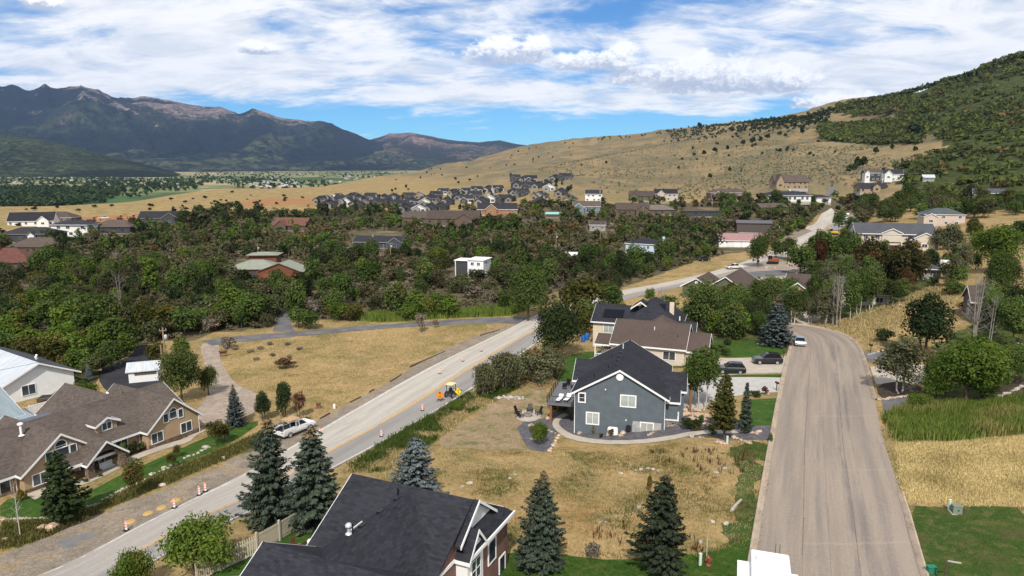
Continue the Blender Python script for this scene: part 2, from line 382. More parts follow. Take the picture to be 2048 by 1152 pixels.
def M_glass(name, tint=(.02, .025, .03), blind=None):
    """window: glossy dark pane, behind it a room or a pale blind"""
    m, k, out = new_mat(name); o = coord(k); n = k.noise(o, .7, 3)
    oi = k.n('ShaderNodeObjectInfo').outputs['Random']
    col = k.mix(k.ss(k.m('ADD', n, k.m('MULTIPLY', oi, .3)), .4, .9), tint, blind if blind else tuple(v * 3 for v in tint))
    if blind: col = k.mix(k.ss(n, .35, .6, .1, .3), blind, tint)
    principled(k, out, col, .08, 0, .6); return m
def M_leaf(name, lo, hi, alt=None, brown=(.16, .09, .035), trans=.3, orand=.22):
    m, k, out = new_mat(name)
    v = k.n('ShaderNodeAttribute', attribute_name='v').outputs['Fac']; b = k.n('ShaderNodeAttribute', attribute_name='b').outputs['Fac']
    oi = k.n('ShaderNodeObjectInfo').outputs['Random']
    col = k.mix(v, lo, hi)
    if alt: col = k.mix(k.ss(oi, .35, 1.0, 0, .75), col, k.mix(v, tuple(c * .75 for c in alt), alt))
    col = k.mix(b, col, k.mix(v, tuple(c * .6 for c in brown), tuple(c * 1.4 for c in brown)))
    sc = k.m('FRACT', k.m('MULTIPLY', oi, 7.31)); col = k.mix(1.0, col, k.mix(sc, (1 - orand,) * 3, (1 + orand,) * 3), 'MULTIPLY')
    d = k.n('ShaderNodeBsdfDiffuse'); k.put(d.inputs[0], col)
    t = k.n('ShaderNodeBsdfTranslucent'); k.put(t.inputs[0], k.mix(1.0, col, (1.15, 1.2, .7), 'MULTIPLY'))
    x = k.n('ShaderNodeMixShader'); x.inputs[0].default_value = trans; k.L.new(d.outputs[0], x.inputs[1]); k.L.new(t.outputs[0], x.inputs[2])
    k.L.new(x.outputs[0], out.inputs[0]); return m
def M_ground(name, stops, scale=.25, rough=.95, bump=.4, fine=6.0, bdist=.05, coordn='Object', stretch=(1, 1, 1)):
    """patchy natural ground from a list of colours"""
    m, k, out = new_mat(name); o = k.mapping(coord(k, coordn), stretch)
    n1 = k.noise(o, scale, 6, .62, .4); n2 = k.noise(k.mapping(o, loc=(31, 7, 3)), scale * 3.1, 6, .65, .3); n3 = k.noise(o, fine, 4, .7)
    col = stops[0]
    for i, c in enumerate(stops[1:]):
        nn = (n1, n2)[i % 2]; col = k.mix(k.ss(nn, .44 + .03 * i, .62 + .02 * i), col, c)
    col = k.mix(k.ss(n3, .25, .75, .0, 1.0), k.mix(1.0, col, (.55, .55, .52), 'MULTIPLY'), k.mix(1.0, col, (1.2, 1.2, 1.2), 'MULTIPLY'))
    principled(k, out, col, rough, 0, .1, k.m('ADD', n3, n2), bump, bdist); return m
# ------------------------------------------------------------------ the ground
WOODS = [(-260,500),(0,478),(90,482),(160,470),(330,452),(420,430),(520,432),(640,428),(760,420),(900,424),(990,414),(1080,412),(1200,412),(1300,408),(1420,405),(1560,404),(1700,400),(1800,420),
         (1640,428),(1590,470),(1500,500),(1400,520),(1255,572),(1120,596),(1060,618),(1010,626),(930,630),(830,634),(700,640),(600,640),(545,652),(500,660),(430,664),(390,680),(330,684),(262,690),(190,728),(120,700),(0,690),(-260,690)]
HILLBRUSH = [[(2060,90),(1960,140),(1850,175),(1780,192),(1700,205),(1640,222),(1700,228),(1790,226),(1800,240),(1720,246),(1650,258),(1660,278),(1750,285),(1830,262),(1870,270),(1900,300),(1850,312),(1800,330),(1770,350),(1800,372),(1850,400),(1900,420),(2060,420)],
             [(1640,250),(1700,246),(1790,240),(1850,262),(1842,284),(1760,288),(1690,284),(1648,278)]]
def ridged(x, y, z, oc):
    a = 1.0; f = 1.0; s_ = 0.0; w = 1.0
    for _ in range(oc):
        r = 1.0 - abs(mnoise.noise(Vector((x * f, y * f, z)))) * 2.1; r = max(r, 0.0) ** 1.6; s_ += r * a * w; w = min(1.0, r * 1.4); a *= .5; f *= 2.07; z += 3.7
    return s_ / 1.6
def build_ground():
    S = np.linspace(-1.5, 1.5, 300); Y = np.exp(np.linspace(math.log(9), math.log(4200), 350))
    ss, yy = np.meshgrid(S, Y); X = ss * yy; Z = TH(X, yy)
    # small relief beyond the gardens
    P = np.stack([X, yy, Z], -1).reshape(-1, 3); dist = P[:, 1]
    rel = np.zeros(len(P))
    far = dist > 420
    for i in np.nonzero(far)[0]:
        q = P[i]; a = min(1.0, (q[1] - 420) / 500)
        rel[i] = a * min(1, max(.12, q[2] / 45)) * (mnoise.fractal(Vector((q[0] * .004, q[1] * .004, 0)), 1.0, 2.1, 5) * 4.5 + (ridged((q[0] + q[1] * .35) * .0042, q[1] * .0016, 4.4, 4) - .6) * 13)
    P[:, 2] += rel
    ny, nx = len(Y), len(S); idx = np.arange(ny * nx).reshape(ny, nx)
    Fq = np.stack([idx[:-1, :-1], idx[:-1, 1:], idx[1:, 1:], idx[1:, :-1]], -1).reshape(-1, 4)
    pr = proj(P)
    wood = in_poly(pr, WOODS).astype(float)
    jit = np.array([[mnoise.noise(Vector((q[0] * .02, q[1] * .02, 5))), mnoise.noise(Vector((q[0] * .02, q[1] * .02, 9)))] for q in P]) * 9 * (P[:, 1:2] > 380)
    pr = pr + jit
    hb = np.zeros(len(P))
    for h in HILLBRUSH: hb = np.maximum(hb, in_poly(pr, h).astype(float))
    hill = np.clip((P[:, 2] - 3) / 10, 0, 1) * (dist > 430)
    redd = in_poly(pr, [(150,432),(300,428),(420,432),(480,440),(330,452),(120,452)]) * 1.0 + in_poly(pr, [(480,402),(560,394),(650,398),(640,412),(520,414),(470,410)]) * .8
    m, k, out = new_mat('dry_ground'); o = coord(k)
    A = lambda n: k.n('ShaderNodeAttribute', attribute_name=n).outputs['Fac']
    n1 = k.noise(o, .045, 6, .6, .5); n2 = k.noise(o, .21, 6, .65, .4); n3 = k.noise(o, 1.9, 5, .7); n4 = k.noise(k.mapping(o, (1, .45, 1)), .014, 6, .62, .6)
    tan = k.mix(k.ss(n1, .36, .62), (.345, .245, .112), (.28, .205, .096)); tan = k.mix(k.ss(n2, .5, .7), tan, (.40, .28, .14))
    tan = k.mix(k.ss(n2, .50, .34, 0, .8), tan, (.17, .145, .05)); tan = k.mix(k.ss(k.noise(o, .09, 5, .6, .4), .54, .68, 0, .55), tan, (.135, .135, .045)); tan = k.mix(k.ss(n3, .56, .72, 0, .6), tan, (.29, .135, .045))
    hil = k.mix(k.ss(n4, .38, .62), (.285, .208, .108), (.165, .138, .080)); hil = k.mix(k.ss(n2, .52, .7, 0, .75), hil, (.135, .125, .075))
    hil = k.mix(k.ss(n1, .52, .70, 0, .75), hil, (.31, .185, .08)); hil = k.mix(k.ss(k.noise(o, .008, 5, .6, .5), .5, .62, 0, .6), hil, (.16, .15, .09)); hil = k.mix(k.ss(k.noise(k.mapping(o, (1, .6, 1)), .032, 7, .74, .3), .48, .62, 0, .5), hil, (.120, .112, .066)); hil = k.mix(k.ss(k.noise(k.mapping(o, (1, .6, 1), (40, 9, 0)), .05, 6, .72), .56, .68, 0, .7), hil, (.33, .25, .135)); hil = k.mix(k.ss(n3, .55, .75, 0, .5), hil, (.115, .11, .062))
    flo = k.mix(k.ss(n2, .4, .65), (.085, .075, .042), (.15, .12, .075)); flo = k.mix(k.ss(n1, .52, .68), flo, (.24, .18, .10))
    bru = k.mix(k.ss(n2, .4, .6), (.035, .048, .016), (.07, .08, .028))
    bru = k.mix(k.ss(n4, .62, .70), bru, (.26, .19, .1))
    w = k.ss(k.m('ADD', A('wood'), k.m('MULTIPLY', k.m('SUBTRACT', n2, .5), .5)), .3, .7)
    b = k.ss(k.m('ADD', A('brush'), k.m('MULTIPLY', k.m('SUBTRACT', n2, .5), .9)), .3, .7)
    col = k.mix(A('hill'), tan, hil); col = k.mix(A('red'), col, k.mix(n2, (.30, .13, .055), (.36, .2, .09)))
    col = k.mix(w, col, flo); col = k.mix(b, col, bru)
    col = k.mix(1.0, col, k.mix(k.ss(n3, .25, .75), (.62, .62, .62), (1.18, 1.18, 1.18)), 'MULTIPLY')
    principled(k, out, col, 1.0, 0, .05, k.m('ADD', n3, k.m('MULTIPLY', n2, 2)), .55, .12)
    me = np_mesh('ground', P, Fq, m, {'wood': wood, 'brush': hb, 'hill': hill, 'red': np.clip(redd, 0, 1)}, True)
    tag(link_obj('ground', me), kind='structure')
build_ground()

def build_valley():
    m, k, out = new_mat('valley_fields'); o = coord(k)
    vo = k.n('ShaderNodeTexVoronoi', distance='CHEBYCHEV'); k.put(vo.inputs['Vector'], k.mapping(o, (.0022, .0030, 0), rot=(0, 0, .3))); vo.inputs['Scale'].default_value = 1.0
    vo.inputs['Randomness'].default_value = .8
    x, y, z = k.sep(vo.outputs['Color']); n = k.noise(o, .004, 6, .65, .4); n2 = k.noise(o, .03, 5, .65)
    c = k.mix(x, (.10, .15, .05), (.27, .235, .12)); c = k.mix(k.ss(y, .7, .75), c, (.06, .115, .042)); c = k.mix(k.ss(z, .6, .7), c, (.36, .30, .17))
    c = k.mix(k.ss(n, .46, .6), c, (.045, .075, .028)); c = k.mix(k.ss(n2, .5, .75, 0, .6), c, (.05, .08, .03))
    principled(k, out, c, 1.0, 0, .05)
    S = np.linspace(-1.6, 1.0, 60); Y = np.exp(np.linspace(math.log(620), math.log(30000), 60)); ss, yy = np.meshgrid(S, Y)
    Z = np.full_like(ss, -28.5) - 7.0 * np.clip((1300 - yy) / 700, 0, 1) + np.clip((yy - 5000) / 9000, 0, 3) * 20
    P = np.stack([ss * yy, yy, Z], -1).reshape(-1, 3); ny, nx = ss.shape; idx = np.arange(ny * nx).reshape(ny, nx)
    Fq = np.stack([idx[:-1, :-1], idx[:-1, 1:], idx[1:, 1:], idx[1:, :-1]], -1).reshape(-1, 4)
    tag(link_obj('valley_floor', np_mesh('valley_floor', P, Fq, m, None, True)), kind='structure')
build_valley()

def M_mount(name, dark, mid, light, rock, rockamt, sc=1.0):
    m, k, out = new_mat(name); o = coord(k)
    n1 = k.noise(o, .0012 * sc, 6, .64, .7); n2 = k.noise(o, .0052 * sc, 6, .70, .5); n3 = k.noise(k.mapping(o, (1, .5, 1)), .017 * sc, 5, .75)
    hz = k.n('ShaderNodeAttribute', attribute_name='h').outputs['Fac']; gl = k.n('ShaderNodeAttribute', attribute_name='g').outputs['Fac']
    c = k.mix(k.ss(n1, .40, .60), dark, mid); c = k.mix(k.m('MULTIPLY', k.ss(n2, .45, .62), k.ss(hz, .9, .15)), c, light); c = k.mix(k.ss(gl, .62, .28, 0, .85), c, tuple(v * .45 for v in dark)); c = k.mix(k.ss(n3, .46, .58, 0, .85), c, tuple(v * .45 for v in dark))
    rk = k.ss(k.m('ADD', k.m('ADD', k.m('ADD', k.m('MULTIPLY', hz, .55), k.m('MULTIPLY', n3, .75)), k.m('MULTIPLY', k.m('SUBTRACT', n1, .5), 1.2)), k.m('MULTIPLY', gl, .30)), 1.12 - rockamt, 1.24 - rockamt)
    c = k.mix(rk, c, k.mix(k.ss(n2, .38, .62), rock, tuple(v * .45 for v in rock)))
    principled(k, out, c, 1.0, 0, .03, k.m('ADD', n3, n2), 1.0, 45.0 / sc); return m
def mountain(name, sky, d_base, d_crest, mat, spur=.5, seed=0, base_z=-30, x0=-1500, x1=2600, nx=520, nd=130, conc=1.35, freq=1.0, jagk=.09):
    """a range: crest line along the skyline, spurs and gullies running down to the valley"""
    xs = np.array([p[0] for p in sky], float); ys = np.array([p[1] for p in sky], float)
    px = np.linspace(x0, x1, nx); py = np.interp(px, xs, ys); s = (px - 1024) / F / CT
    V = np.zeros((nd + 12, nx, 3)); Hh = np.zeros((nd + 12, nx)); Gg = np.zeros((nd + 12, nx))
    for i in range(nx):
        cy = d_crest(px[i]); by = d_base(px[i]); zc = CAMZ - slope_of(py[i]) * cy
        jag = (ridged(px[i] * .011, seed, 1.5, 5) - .62) * jagk * max(zc, 0)
        for j in range(nd + 12):
            t = j / (nd - 1); Yd = by + (cy - by) * t; X = s[i] * Yd
            wx = mnoise.noise(Vector((X * .0007, Yd * .0007, seed))) * 500
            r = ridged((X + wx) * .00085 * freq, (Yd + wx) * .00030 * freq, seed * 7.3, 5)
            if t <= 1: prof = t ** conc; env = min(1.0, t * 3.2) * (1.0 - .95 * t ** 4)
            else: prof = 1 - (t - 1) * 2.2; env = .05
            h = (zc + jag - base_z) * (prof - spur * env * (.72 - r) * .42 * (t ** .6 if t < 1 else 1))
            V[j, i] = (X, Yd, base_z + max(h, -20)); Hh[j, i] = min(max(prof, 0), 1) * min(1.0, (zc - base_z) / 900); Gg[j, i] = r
    idx = np.arange((nd + 12) * nx).reshape(nd + 12, nx)
    Fq = np.stack([idx[:-1, :-1], idx[:-1, 1:], idx[1:, 1:], idx[1:, :-1]], -1).reshape(-1, 4)
    tag(link_obj(name, np_mesh(name, V.reshape(-1, 3), Fq, mat, {'h': Hh.ravel(), 'g': Gg.ravel()}, True)), kind='structure')
mA = M_mount('forest_slope', (.018, .028, .026), (.034, .046, .030), (.105, .120, .058), (.27, .215, .19), .08)
mB = M_mount('pink_hills', (.040, .052, .034), (.10, .085, .06), (.19, .135, .105), (.26, .175, .145), .26)
mF = M_mount('foothill_brush', (.022, .034, .018), (.042, .058, .026), (.080, .094, .040), (.22, .16, .1), -.25, 2.6)
mountain('mountain_range', [(-1500,130),(-800,110),(-300,140),(0,150),(60,165),(105,172),(150,166),(205,161),(222,172),(240,184),(265,187),(300,192),(370,194),(440,207),(500,222),(530,212),(552,226),(620,235),(680,247),(720,266),(750,278),(800,286),(860,300),(930,320),(1000,345),(2600,345)],
         lambda p: 5000 + max(0, p) * 2.2, lambda p: 9300 + max(0, p) * 1.9, mA, 1.3, 1, x0=-700, x1=1000, nx=560, nd=140, conc=1.25)
mountain('far_hills', [(500,340),(640,320),(700,292),(745,280),(790,267),(830,264),(880,275),(920,281),(960,284),(1000,280),(1035,288),(1100,296),(1250,305),(1500,315),(2600,315)],
         lambda p: 7400, lambda p: 12500, mB, .8, 3, x0=560, x1=1500, nx=300, nd=120, conc=1.0, freq=1.5, jagk=.03)
mountain('foothill', [(-1500,290),(-500,262),(-150,262),(0,270),(60,270),(120,279),(200,299),(270,318),(330,333),(380,348),(430,357),(2600,360)],
         lambda p: 3500, lambda p: 4700, mF, .5, 5, x0=-700, x1=440, nx=300, nd=90, conc=1.0, freq=2.2, jagk=.02)

# ------------------------------------------------------------------ draped sheets and ribbons
def resample(pts, step):
    out = []
    for a, b in zip(pts[:-1], pts[1:]):
        n = max(1, int((Vector(b[:2]) - Vector(a[:2])).length / step)) if len(a) == 2 else 1
        for i in range(n): out.append(tuple(a[j] + (b[j] - a[j]) * i / n for j in range(len(a))))
    out.append(tuple(pts[-1])); return out
def smooth_pts(pts, it=2, closed=False):
    pts = [Vector(p) for p in pts]
    for _ in range(it):
        new = []
        n = len(pts)
        rng = range(n) if closed else range(n - 1)
        if not closed: new.append(pts[0])
        for i in rng:
            a, b = pts[i], pts[(i + 1) % n]; new += [a * .75 + b * .25, a * .25 + b * .75]
        if not closed: new.append(pts[-1])
        pts = new
    return pts
SHEETS = []   # outlines in plan, used to keep plants off paving
def drape(name, poly, mat, off=.05, cell=2.0, world=False, sm=1, block=False, wob=0.0):
    pts = [Vector(p[:2]) for p in poly] if world else [gnd(*p).to_2d() for p in poly]
    if sm: pts = smooth_pts(pts, sm, True)
    if wob:
        pts = [Vector(p) for p in resample([tuple(p) for p in pts] + [tuple(pts[0])], 1.0)][:-1]
        pts = [p + Vector((mnoise.noise(Vector((p.x * .45, p.y * .45, 1))), mnoise.noise(Vector((p.x * .45, p.y * .45, 8))))) * wob + Vector((mnoise.noise(Vector((p.x * 1.5, p.y * 1.5, 1))), mnoise.noise(Vector((p.x * 1.5, p.y * 1.5, 8))))) * wob * .4 for p in pts]
    if block: SHEETS.append([(p.x, p.y) for p in pts])
    bm = bmesh.new(); vs = [bm.verts.new((p.x, p.y, 0)) for p in pts]; f = bm.faces.new(vs)
    if f.normal.z < 0: f.normal_flip()
    bmesh.ops.triangulate(bm, faces=bm.faces[:])
    xs = [p.x for p in pts]; ys = [p.y for p in pts]
    for ax, lo, hi in ((0, min(xs), max(xs)), (1, min(ys), max(ys))):
        c = lo + cell
        while c < hi:
            no = (1, 0, 0) if ax == 0 else (0, 1, 0); co = (c, 0, 0) if ax == 0 else (0, c, 0)
            bmesh.ops.bisect_plane(bm, geom=bm.verts[:] + bm.edges[:] + bm.faces[:], plane_co=co, plane_no=no); c += cell
    bm.verts.ensure_lookup_table(); z = TH(np.array([v.co.x for v in bm.verts]), np.array([v.co.y for v in bm.verts]))
    for v, h in zip(bm.verts, z): v.co.z = h + off
    bmesh.ops.recalc_face_normals(bm, faces=bm.faces[:])
    if sum(f.normal.z for f in bm.faces) < 0: bmesh.ops.reverse_faces(bm, faces=bm.faces[:])
    me = bpy.data.meshes.new(name); bm.to_mesh(me); bm.free(); me.materials.append(mat)
    for p in me.polygons: p.use_smooth = True
    o = link_obj(name, me); tag(o, kind='structure'); return o
def ribbon(name, L, Rr, mat, off=.05, na=6, step=2.0, px=True, wobble=0.0, sm=1, block=True):
    """a road between two edges (photograph points on the ground, or plan points)"""
    l = [gnd(*p).to_2d() if px else Vector(p[:2]) for p in L]; r = [gnd(*p).to_2d() if px else Vector(p[:2]) for p in Rr]
    if sm: l = smooth_pts(l, sm); r = smooth_pts(r, sm)
    rows = []; ln = 0.0; lens = []
    for i in range(len(l) - 1):
        n = max(1, int(max((l[i + 1] - l[i]).length, (r[i + 1] - r[i]).length) / step))
        for j in range(n + (i == len(l) - 2)):
            t = j / n; a = l[i].lerp(l[i + 1], t); b = r[i].lerp(r[i + 1], t)
            if rows: ln += ((a + b) / 2 - (rows[-1][0] + rows[-1][1]) / 2).length
            rows.append((a, b)); lens.append(ln)
    if block: SHEETS.append([(a.x, a.y) for a, b in rows] + [(b.x, b.y) for a, b in rows][::-1])
    V = []; UV = []
    for (a, b), s_ in zip(rows, lens):
        w = (b - a).length
        if wobble:
            d = (b - a) / w; a = a - d * wobble * mnoise.noise(Vector((s_ * .3, 1, 2))); b = b + d * wobble * mnoise.noise(Vector((s_ * .3, 7, 5)))
        for i in range(na + 1):
            p = a.lerp(b, i / na); V.append((p.x, p.y)); UV.append((i / na, s_))
    V = np.array(V); Z = TH(V[:, 0], V[:, 1]) + off; nr = len(rows); idx = np.arange(nr * (na + 1)).reshape(nr, na + 1)
    Fq = np.stack([idx[:-1, :-1], idx[:-1, 1:], idx[1:, 1:], idx[1:, :-1]], -1).reshape(-1, 4)
    me = np_mesh(name, np.column_stack([V, Z]), Fq, mat, None, True)
    uv = me.uv_layers.new(name='UVMap'); UV = np.array(UV, np.float32)[Fq.ravel()]; uv.data.foreach_set('uv', UV.ravel())
    o = link_obj(name, me); tag(o, kind='structure'); return o, rows
def profile_along(name, pts, prof, mat, off=.05, closed=False):
    """sweep a cross-section (sideways, up) along plan points: kerbs, edging"""
    pts = [Vector(p[:2]) for p in pts]; n = len(pts); V = []; m = len(prof)
    for i, p in enumerate(pts):
        t = (pts[min(i + 1, n - 1)] - pts[max(i - 1, 0)]); t.normalize(); s_ = Vector((t.y, -t.x))
        for (a, b) in prof: q = p + s_ * a; V.append((q.x, q.y, b))
    V = np.array(V); base = np.repeat(TH(np.array([p.x for p in pts]), np.array([p.y for p in pts])), m); V[:, 2] += base + off
    F_ = [(i * m + j, i * m + j + 1, (i + 1) * m + j + 1, (i + 1) * m + j) for i in range(n - 1) for j in range(m - 1)]
    me = np_mesh(name, V, np.array(F_), mat)
    bm = bmesh.new(); bm.from_mesh(me); bmesh.ops.recalc_face_normals(bm, faces=bm.faces); bm.to_mesh(me); bm.free()
    o = link_obj(name, me); tag(o, kind='structure'); return o

# street surface: worn chip seal with darker tar bands along the lanes
def M_street():
    m, k, out = new_mat('street_chipseal'); u, v, _ = k.sep(coord(k, 'UV')); o = coord(k)
    n1 = k.noise(k.comb(k.m('MULTIPLY', u, 9.0), k.m('MULTIPLY', v, .035)), 1.0, 5, .62, .3); st = k.noise(k.comb(k.m('MULTIPLY', u, 42.0), k.m('MULTIPLY', v, .12)), 1.0, 5, .68, .2)
    fine = k.noise(o, 5, 4, .7); bl = k.noise(k.comb(k.m('MULTIPLY', u, 10), k.m('MULTIPLY', v, .055)), 1.0, 5, .65, .3)
    c = k.mix(k.ss(n1, .36, .62), (.230, .192, .160), (.292, .242, .195)); c = k.mix(k.ss(st, .5, .72, 0, .38), c, (.18, .155, .135))
    for u0, w_, a in ((.62, .05, .62), (.70, .045, .55), (.40, .05, .42), (.82, .05, .28), (.16, .05, .2)):
        d = k.m('ABSOLUTE', k.m('SUBTRACT', u, k.m('ADD', u0, k.m('MULTIPLY', k.m('SUBTRACT', n1, .5), .05))))
        c = k.mix(k.m('MULTIPLY', k.m('MULTIPLY', k.ss(d, w_, 0.0), k.ss(bl, .40, .60)), k.ss(st, .25, .6, a * .45, a)), c, (.105, .098, .108))
    for u0, s0, a in ((.305, 1, .75), (.640, 5, .7), (.47, 9, .35)):
        wv = k.m('MULTIPLY', k.m('SUBTRACT', k.noise(k.comb(s0, k.m('MULTIPLY', v, .1)), 1.0, 4, .6), .5), .012)
        d = k.m('ABSOLUTE', k.m('SUBTRACT', k.m('ADD', u, wv), u0)); c = k.mix(k.m('MULTIPLY', k.ss(d, .0042, .0015), k.ss(k.noise(k.comb(s0, k.m('MULTIPLY', v, .25)), 1.0, 3), .36, .55, a * .3, a)), c, (.085, .075, .07))
    for v0, u1 in ((25.5, .55), (10.0, .25), (43.0, .3)):
        d = k.m('ABSOLUTE', k.m('SUBTRACT', k.m('ADD', v, k.m('MULTIPLY', k.noise(k.comb(u, v0), 6, 3), 1.2)), v0)); c = k.mix(k.m('MULTIPLY', k.ss(d, .28, .08), k.ss(u, u1, u1 + .1, 0, .2)), c, (.40, .335, .265))
    c = k.mix(1.0, c, k.mix(k.ss(fine, .2, .8), (.86, .86, .86), (1.12, 1.12, 1.12)), 'MULTIPLY')
    principled(k, out, c, .95, 0, .15, fine, .25, .02); return m
def M_mainroad():
    m, k, out = new_mat('main_road_asphalt'); u, v, _ = k.sep(coord(k, 'UV')); o = coord(k)
    n1 = k.noise(k.comb(k.m('MULTIPLY', u, 10), k.m('MULTIPLY', v, .04)), 1.0, 6, .62, .3); fine = k.noise(o, 4, 5, .7)
    blot = k.noise(k.comb(k.m('MULTIPLY', u, 7), k.m('MULTIPLY', v, .14)), 1.0, 6, .66, .5)
    c = k.mix(k.ss(n1, .35, .65), (.225, .210, .195), (.275, .258, .240))
    dust = k.m('MULTIPLY', k.ss(u, .60, .50), k.ss(blot, .12, .5)); dust = k.m('MULTIPLY', dust, k.ss(v, -4, 40, .4, 1.0))
    c = k.mix(dust, c, k.mix(k.ss(n1, .4, .6), (.37, .335, .29), (.43, .395, .35)))
    c = k.mix(k.ss(blot, .62, .78, 0, .35), c, (.13, .122, .118))
    c = k.mix(1.0, c, k.mix(k.ss(fine, .2, .8), (.88, .88, .88), (1.1, 1.1, 1.1)), 'MULTIPLY')
    principled(k, out, c, .92, 0, .2, fine, .2, .02); return m
def M_asph(name, c, light):
    m, k, out = new_mat(name); o = coord(k); n1 = k.noise(o, .35, 6, .62, .3); f = k.noise(o, 6, 4, .7)
    col = k.mix(k.ss(n1, .38, .65), c, light); col = k.mix(1.0, col, k.mix(f, (.8, .8, .8), (1.2, 1.2, 1.2)), 'MULTIPLY')
    principled(k, out, col, .9, 0, .25, f, .25, .02); return m
m_conc = M_plain('concrete', (.40, .35, .29), .9, .14, .8, bump=.2); m_kerb = M_plain('kerb_concrete', (.36, .285, .215), .95, .25, .6, bump=.3)
m_paint_y = M_plain('yellow_paint', (.60, .32, .055), .8, .25, 2.5); m_paint_w = M_plain('white_paint_worn', (.56, .54, .51), .8, .3, 2.0)
m_dirt = M_ground('shoulder_gravel', [(.24, .20, .16), (.31, .27, .225), (.20, .165, .125), (.29, .215, .14)], .3, fine=5)
m_gravel = M_ground('drive_gravel', [(.33, .265, .215), (.40, .33, .275), (.28, .225, .18)], .35, fine=7)
m_slate = M_ground('grey_bed_gravel', [(.115, .11, .125), (.155, .15, .165), (.09, .085, .095)], .8, fine=12)
m_lawn = M_ground('lawn', [(.037, .085, .013), (.055, .115, .018), (.085, .115, .028), (.03, .07, .011)], .35, fine=9, bump=.5)
m_lawn2 = M_ground('dry_lawn', [(.04, .078, .016), (.062, .10, .022), (.11, .115, .038), (.085, .075, .035)], .3, fine=8, bump=.5)
m_bare = M_ground('bare_soil', [(.30, .215, .135), (.24, .18, .10), (.14, .15, .05), (.34, .245, .16)], .22, fine=5)
m_dkasph = M_asph('fresh_asphalt', (.022, .022, .027), (.035, .034, .04)); m_side = M_asph('side_road_asphalt', (.10, .098, .105), (.15, .145, .145))
m_mulch = M_ground('mulch', [(.06, .045, .035), (.09, .065, .05), (.045, .035, .03)], .6, fine=10)

# main road under repair
MR_L = [(-60,1216),(74,1152),(240,1073),(360,1012),(480,952),(600,884),(720,812),(830,750),(930,700),(1010,662),(1070,630),(1140,604),(1230,583),(1330,566),(1420,545),(1490,524),(1560,494),(1605,462),(1636,430),(1662,416)]
MR_R = [(200,1180),(311,1124),(480,1036),(600,973),(690,926),(800,864),(905,805),(985,752),(1070,690),(1110,662),(1150,640),(1200,615),(1280,592),(1370,572),(1460,552),(1530,531),(1620,500),(1672,468),(1706,440),(1722,422)]
main_road, MRrows = ribbon('main_road', MR_L, MR_R, M_mainroad(), .06, 8, 2.0)
def along(rows, f0, f1, name, mat, off, i0=0, i1=None, sub=None):
    rr = rows[i0:i1]; return ribbon(name, [a.lerp(b, f0) for a, b in rr], [a.lerp(b, f1) for a, b in rr], mat, off, 1, 50, px=False, sm=0, block=False)[0]
cut = next((i for i, (a, b) in enumerate(MRrows) if a.y > 160), len(MRrows))
along(MRrows, .545, .558, 'centre_line', m_paint_y, .066, 0, len(MRrows) - 6); along(MRrows, .570, .583, 'centre_line', m_paint_y, .066, 0, len(MRrows) - 6)
along(MRrows, .955, .972, 'edge_line', m_paint_w, .066, 0, cut); along(MRrows, .02, .035, 'edge_line', m_paint_w, .066, 0, cut)
# gravel shoulder torn up along the left side
SH_L = [(-60,1138),(0,1111),(84,1080),(150,1052),(213,1022),(284,996),(355,969),(444,929),(515,898),(560,876),(627,846),(702,805),(773,767),(835,729),(902,693),(969,665),(1031,648)]
SH_R = [(-10,1200),(60,1162),(150,1120),(240,1077),(300,1045),(360,1015),(430,980),(490,952),(560,912),(620,876),(690,834),(770,788),(830,752),(890,722),(950,694),(1005,666),(1050,644)]
ribbon('gravel_shoulder', SH_L, SH_R, m_dirt, .045, 4, 2.0, wobble=.7)
drape('dark_patch', [(95,1098),(125,1080),(190,1062),(188,1074),(120,1108)], M_asph('patch_asphalt', (.13, .13, .135), (.18, .175, .17)), .056, 2, sm=0)
# side road, its branch and the gravel and asphalt drives
ribbon('side_road', [(1062,650),(1015,646),(931,648),(827,653),(723,661),(619,670),(520,680),(460,686),(425,692)], [(1075,633),(1040,634),(931,638),(827,645),(723,652),(619,661),(520,669),(450,675),(405,682)], m_side, .05, 3, 3)
ribbon('branch_drive', [(545,662),(553,645),(560,630),(563,612)], [(590,664),(580,645),(582,630),(584,610)], m_side, .045, 2, 3)
drape('gravel_drive', [(400,690),(404,712),(413,742),(424,772),(410,800),(385,830),(392,850),(430,853),(470,843),(516,822),(528,800),(512,786),(471,769),(449,738),(438,712),(440,690),(420,683)], m_gravel, .04, 3, block=True)
drape('asphalt_drive', [(196,742),(232,724),(262,712),(276,690),(300,688),(300,715),(318,745),(345,776),(330,800),(230,795),(200,770)], m_dkasph, .04, 3, block=True)
drape('back_drive', [(92,812),(135,792),(190,788),(210,800),(150,825)], m_dkasph, .042, 2, block=True)

# street with its kerbs
ST_L = [(1486,1215),(1497,1151),(1521,1000),(1542,880),(1556,800),(1569,740),(1579,700),(1584,682),(1582,672),(1575,666),(1562,661),(1530,657),(1480,652)]
ST_R = [(1872,1215),(1848,1147),(1807,1000),(1765,880),(1750,800),(1735,740),(1722,700),(1708,680),(1688,668),(1655,658),(1619,651),(1570,646),(1500,641)]
street, STrows = ribbon('street', ST_L, ST_R, M_street(), .06, 8, 2.0)
kp = [(-.32, -.02), (-.32, .02), (.02, .0), (.06, .13), (.22, .14), (.25, -.05)]
kpl = [(-a, b) for a, b in kp]
profile_along('kerb', smooth_pts([a for a, b in STrows][::2], 1), kpl, m_kerb, .07)
nbad0 = next(i for i, (a, b) in enumerate(STrows) if b.y > 62); nbad1 = next(i for i, (a, b) in enumerate(STrows) if b.y > 88)
profile_along('kerb', [b for a, b in STrows][:nbad0], kp, m_kerb, .07)
profile_along('kerb', smooth_pts([b for a, b in STrows][nbad1::2], 1), kp, m_kerb, .07)
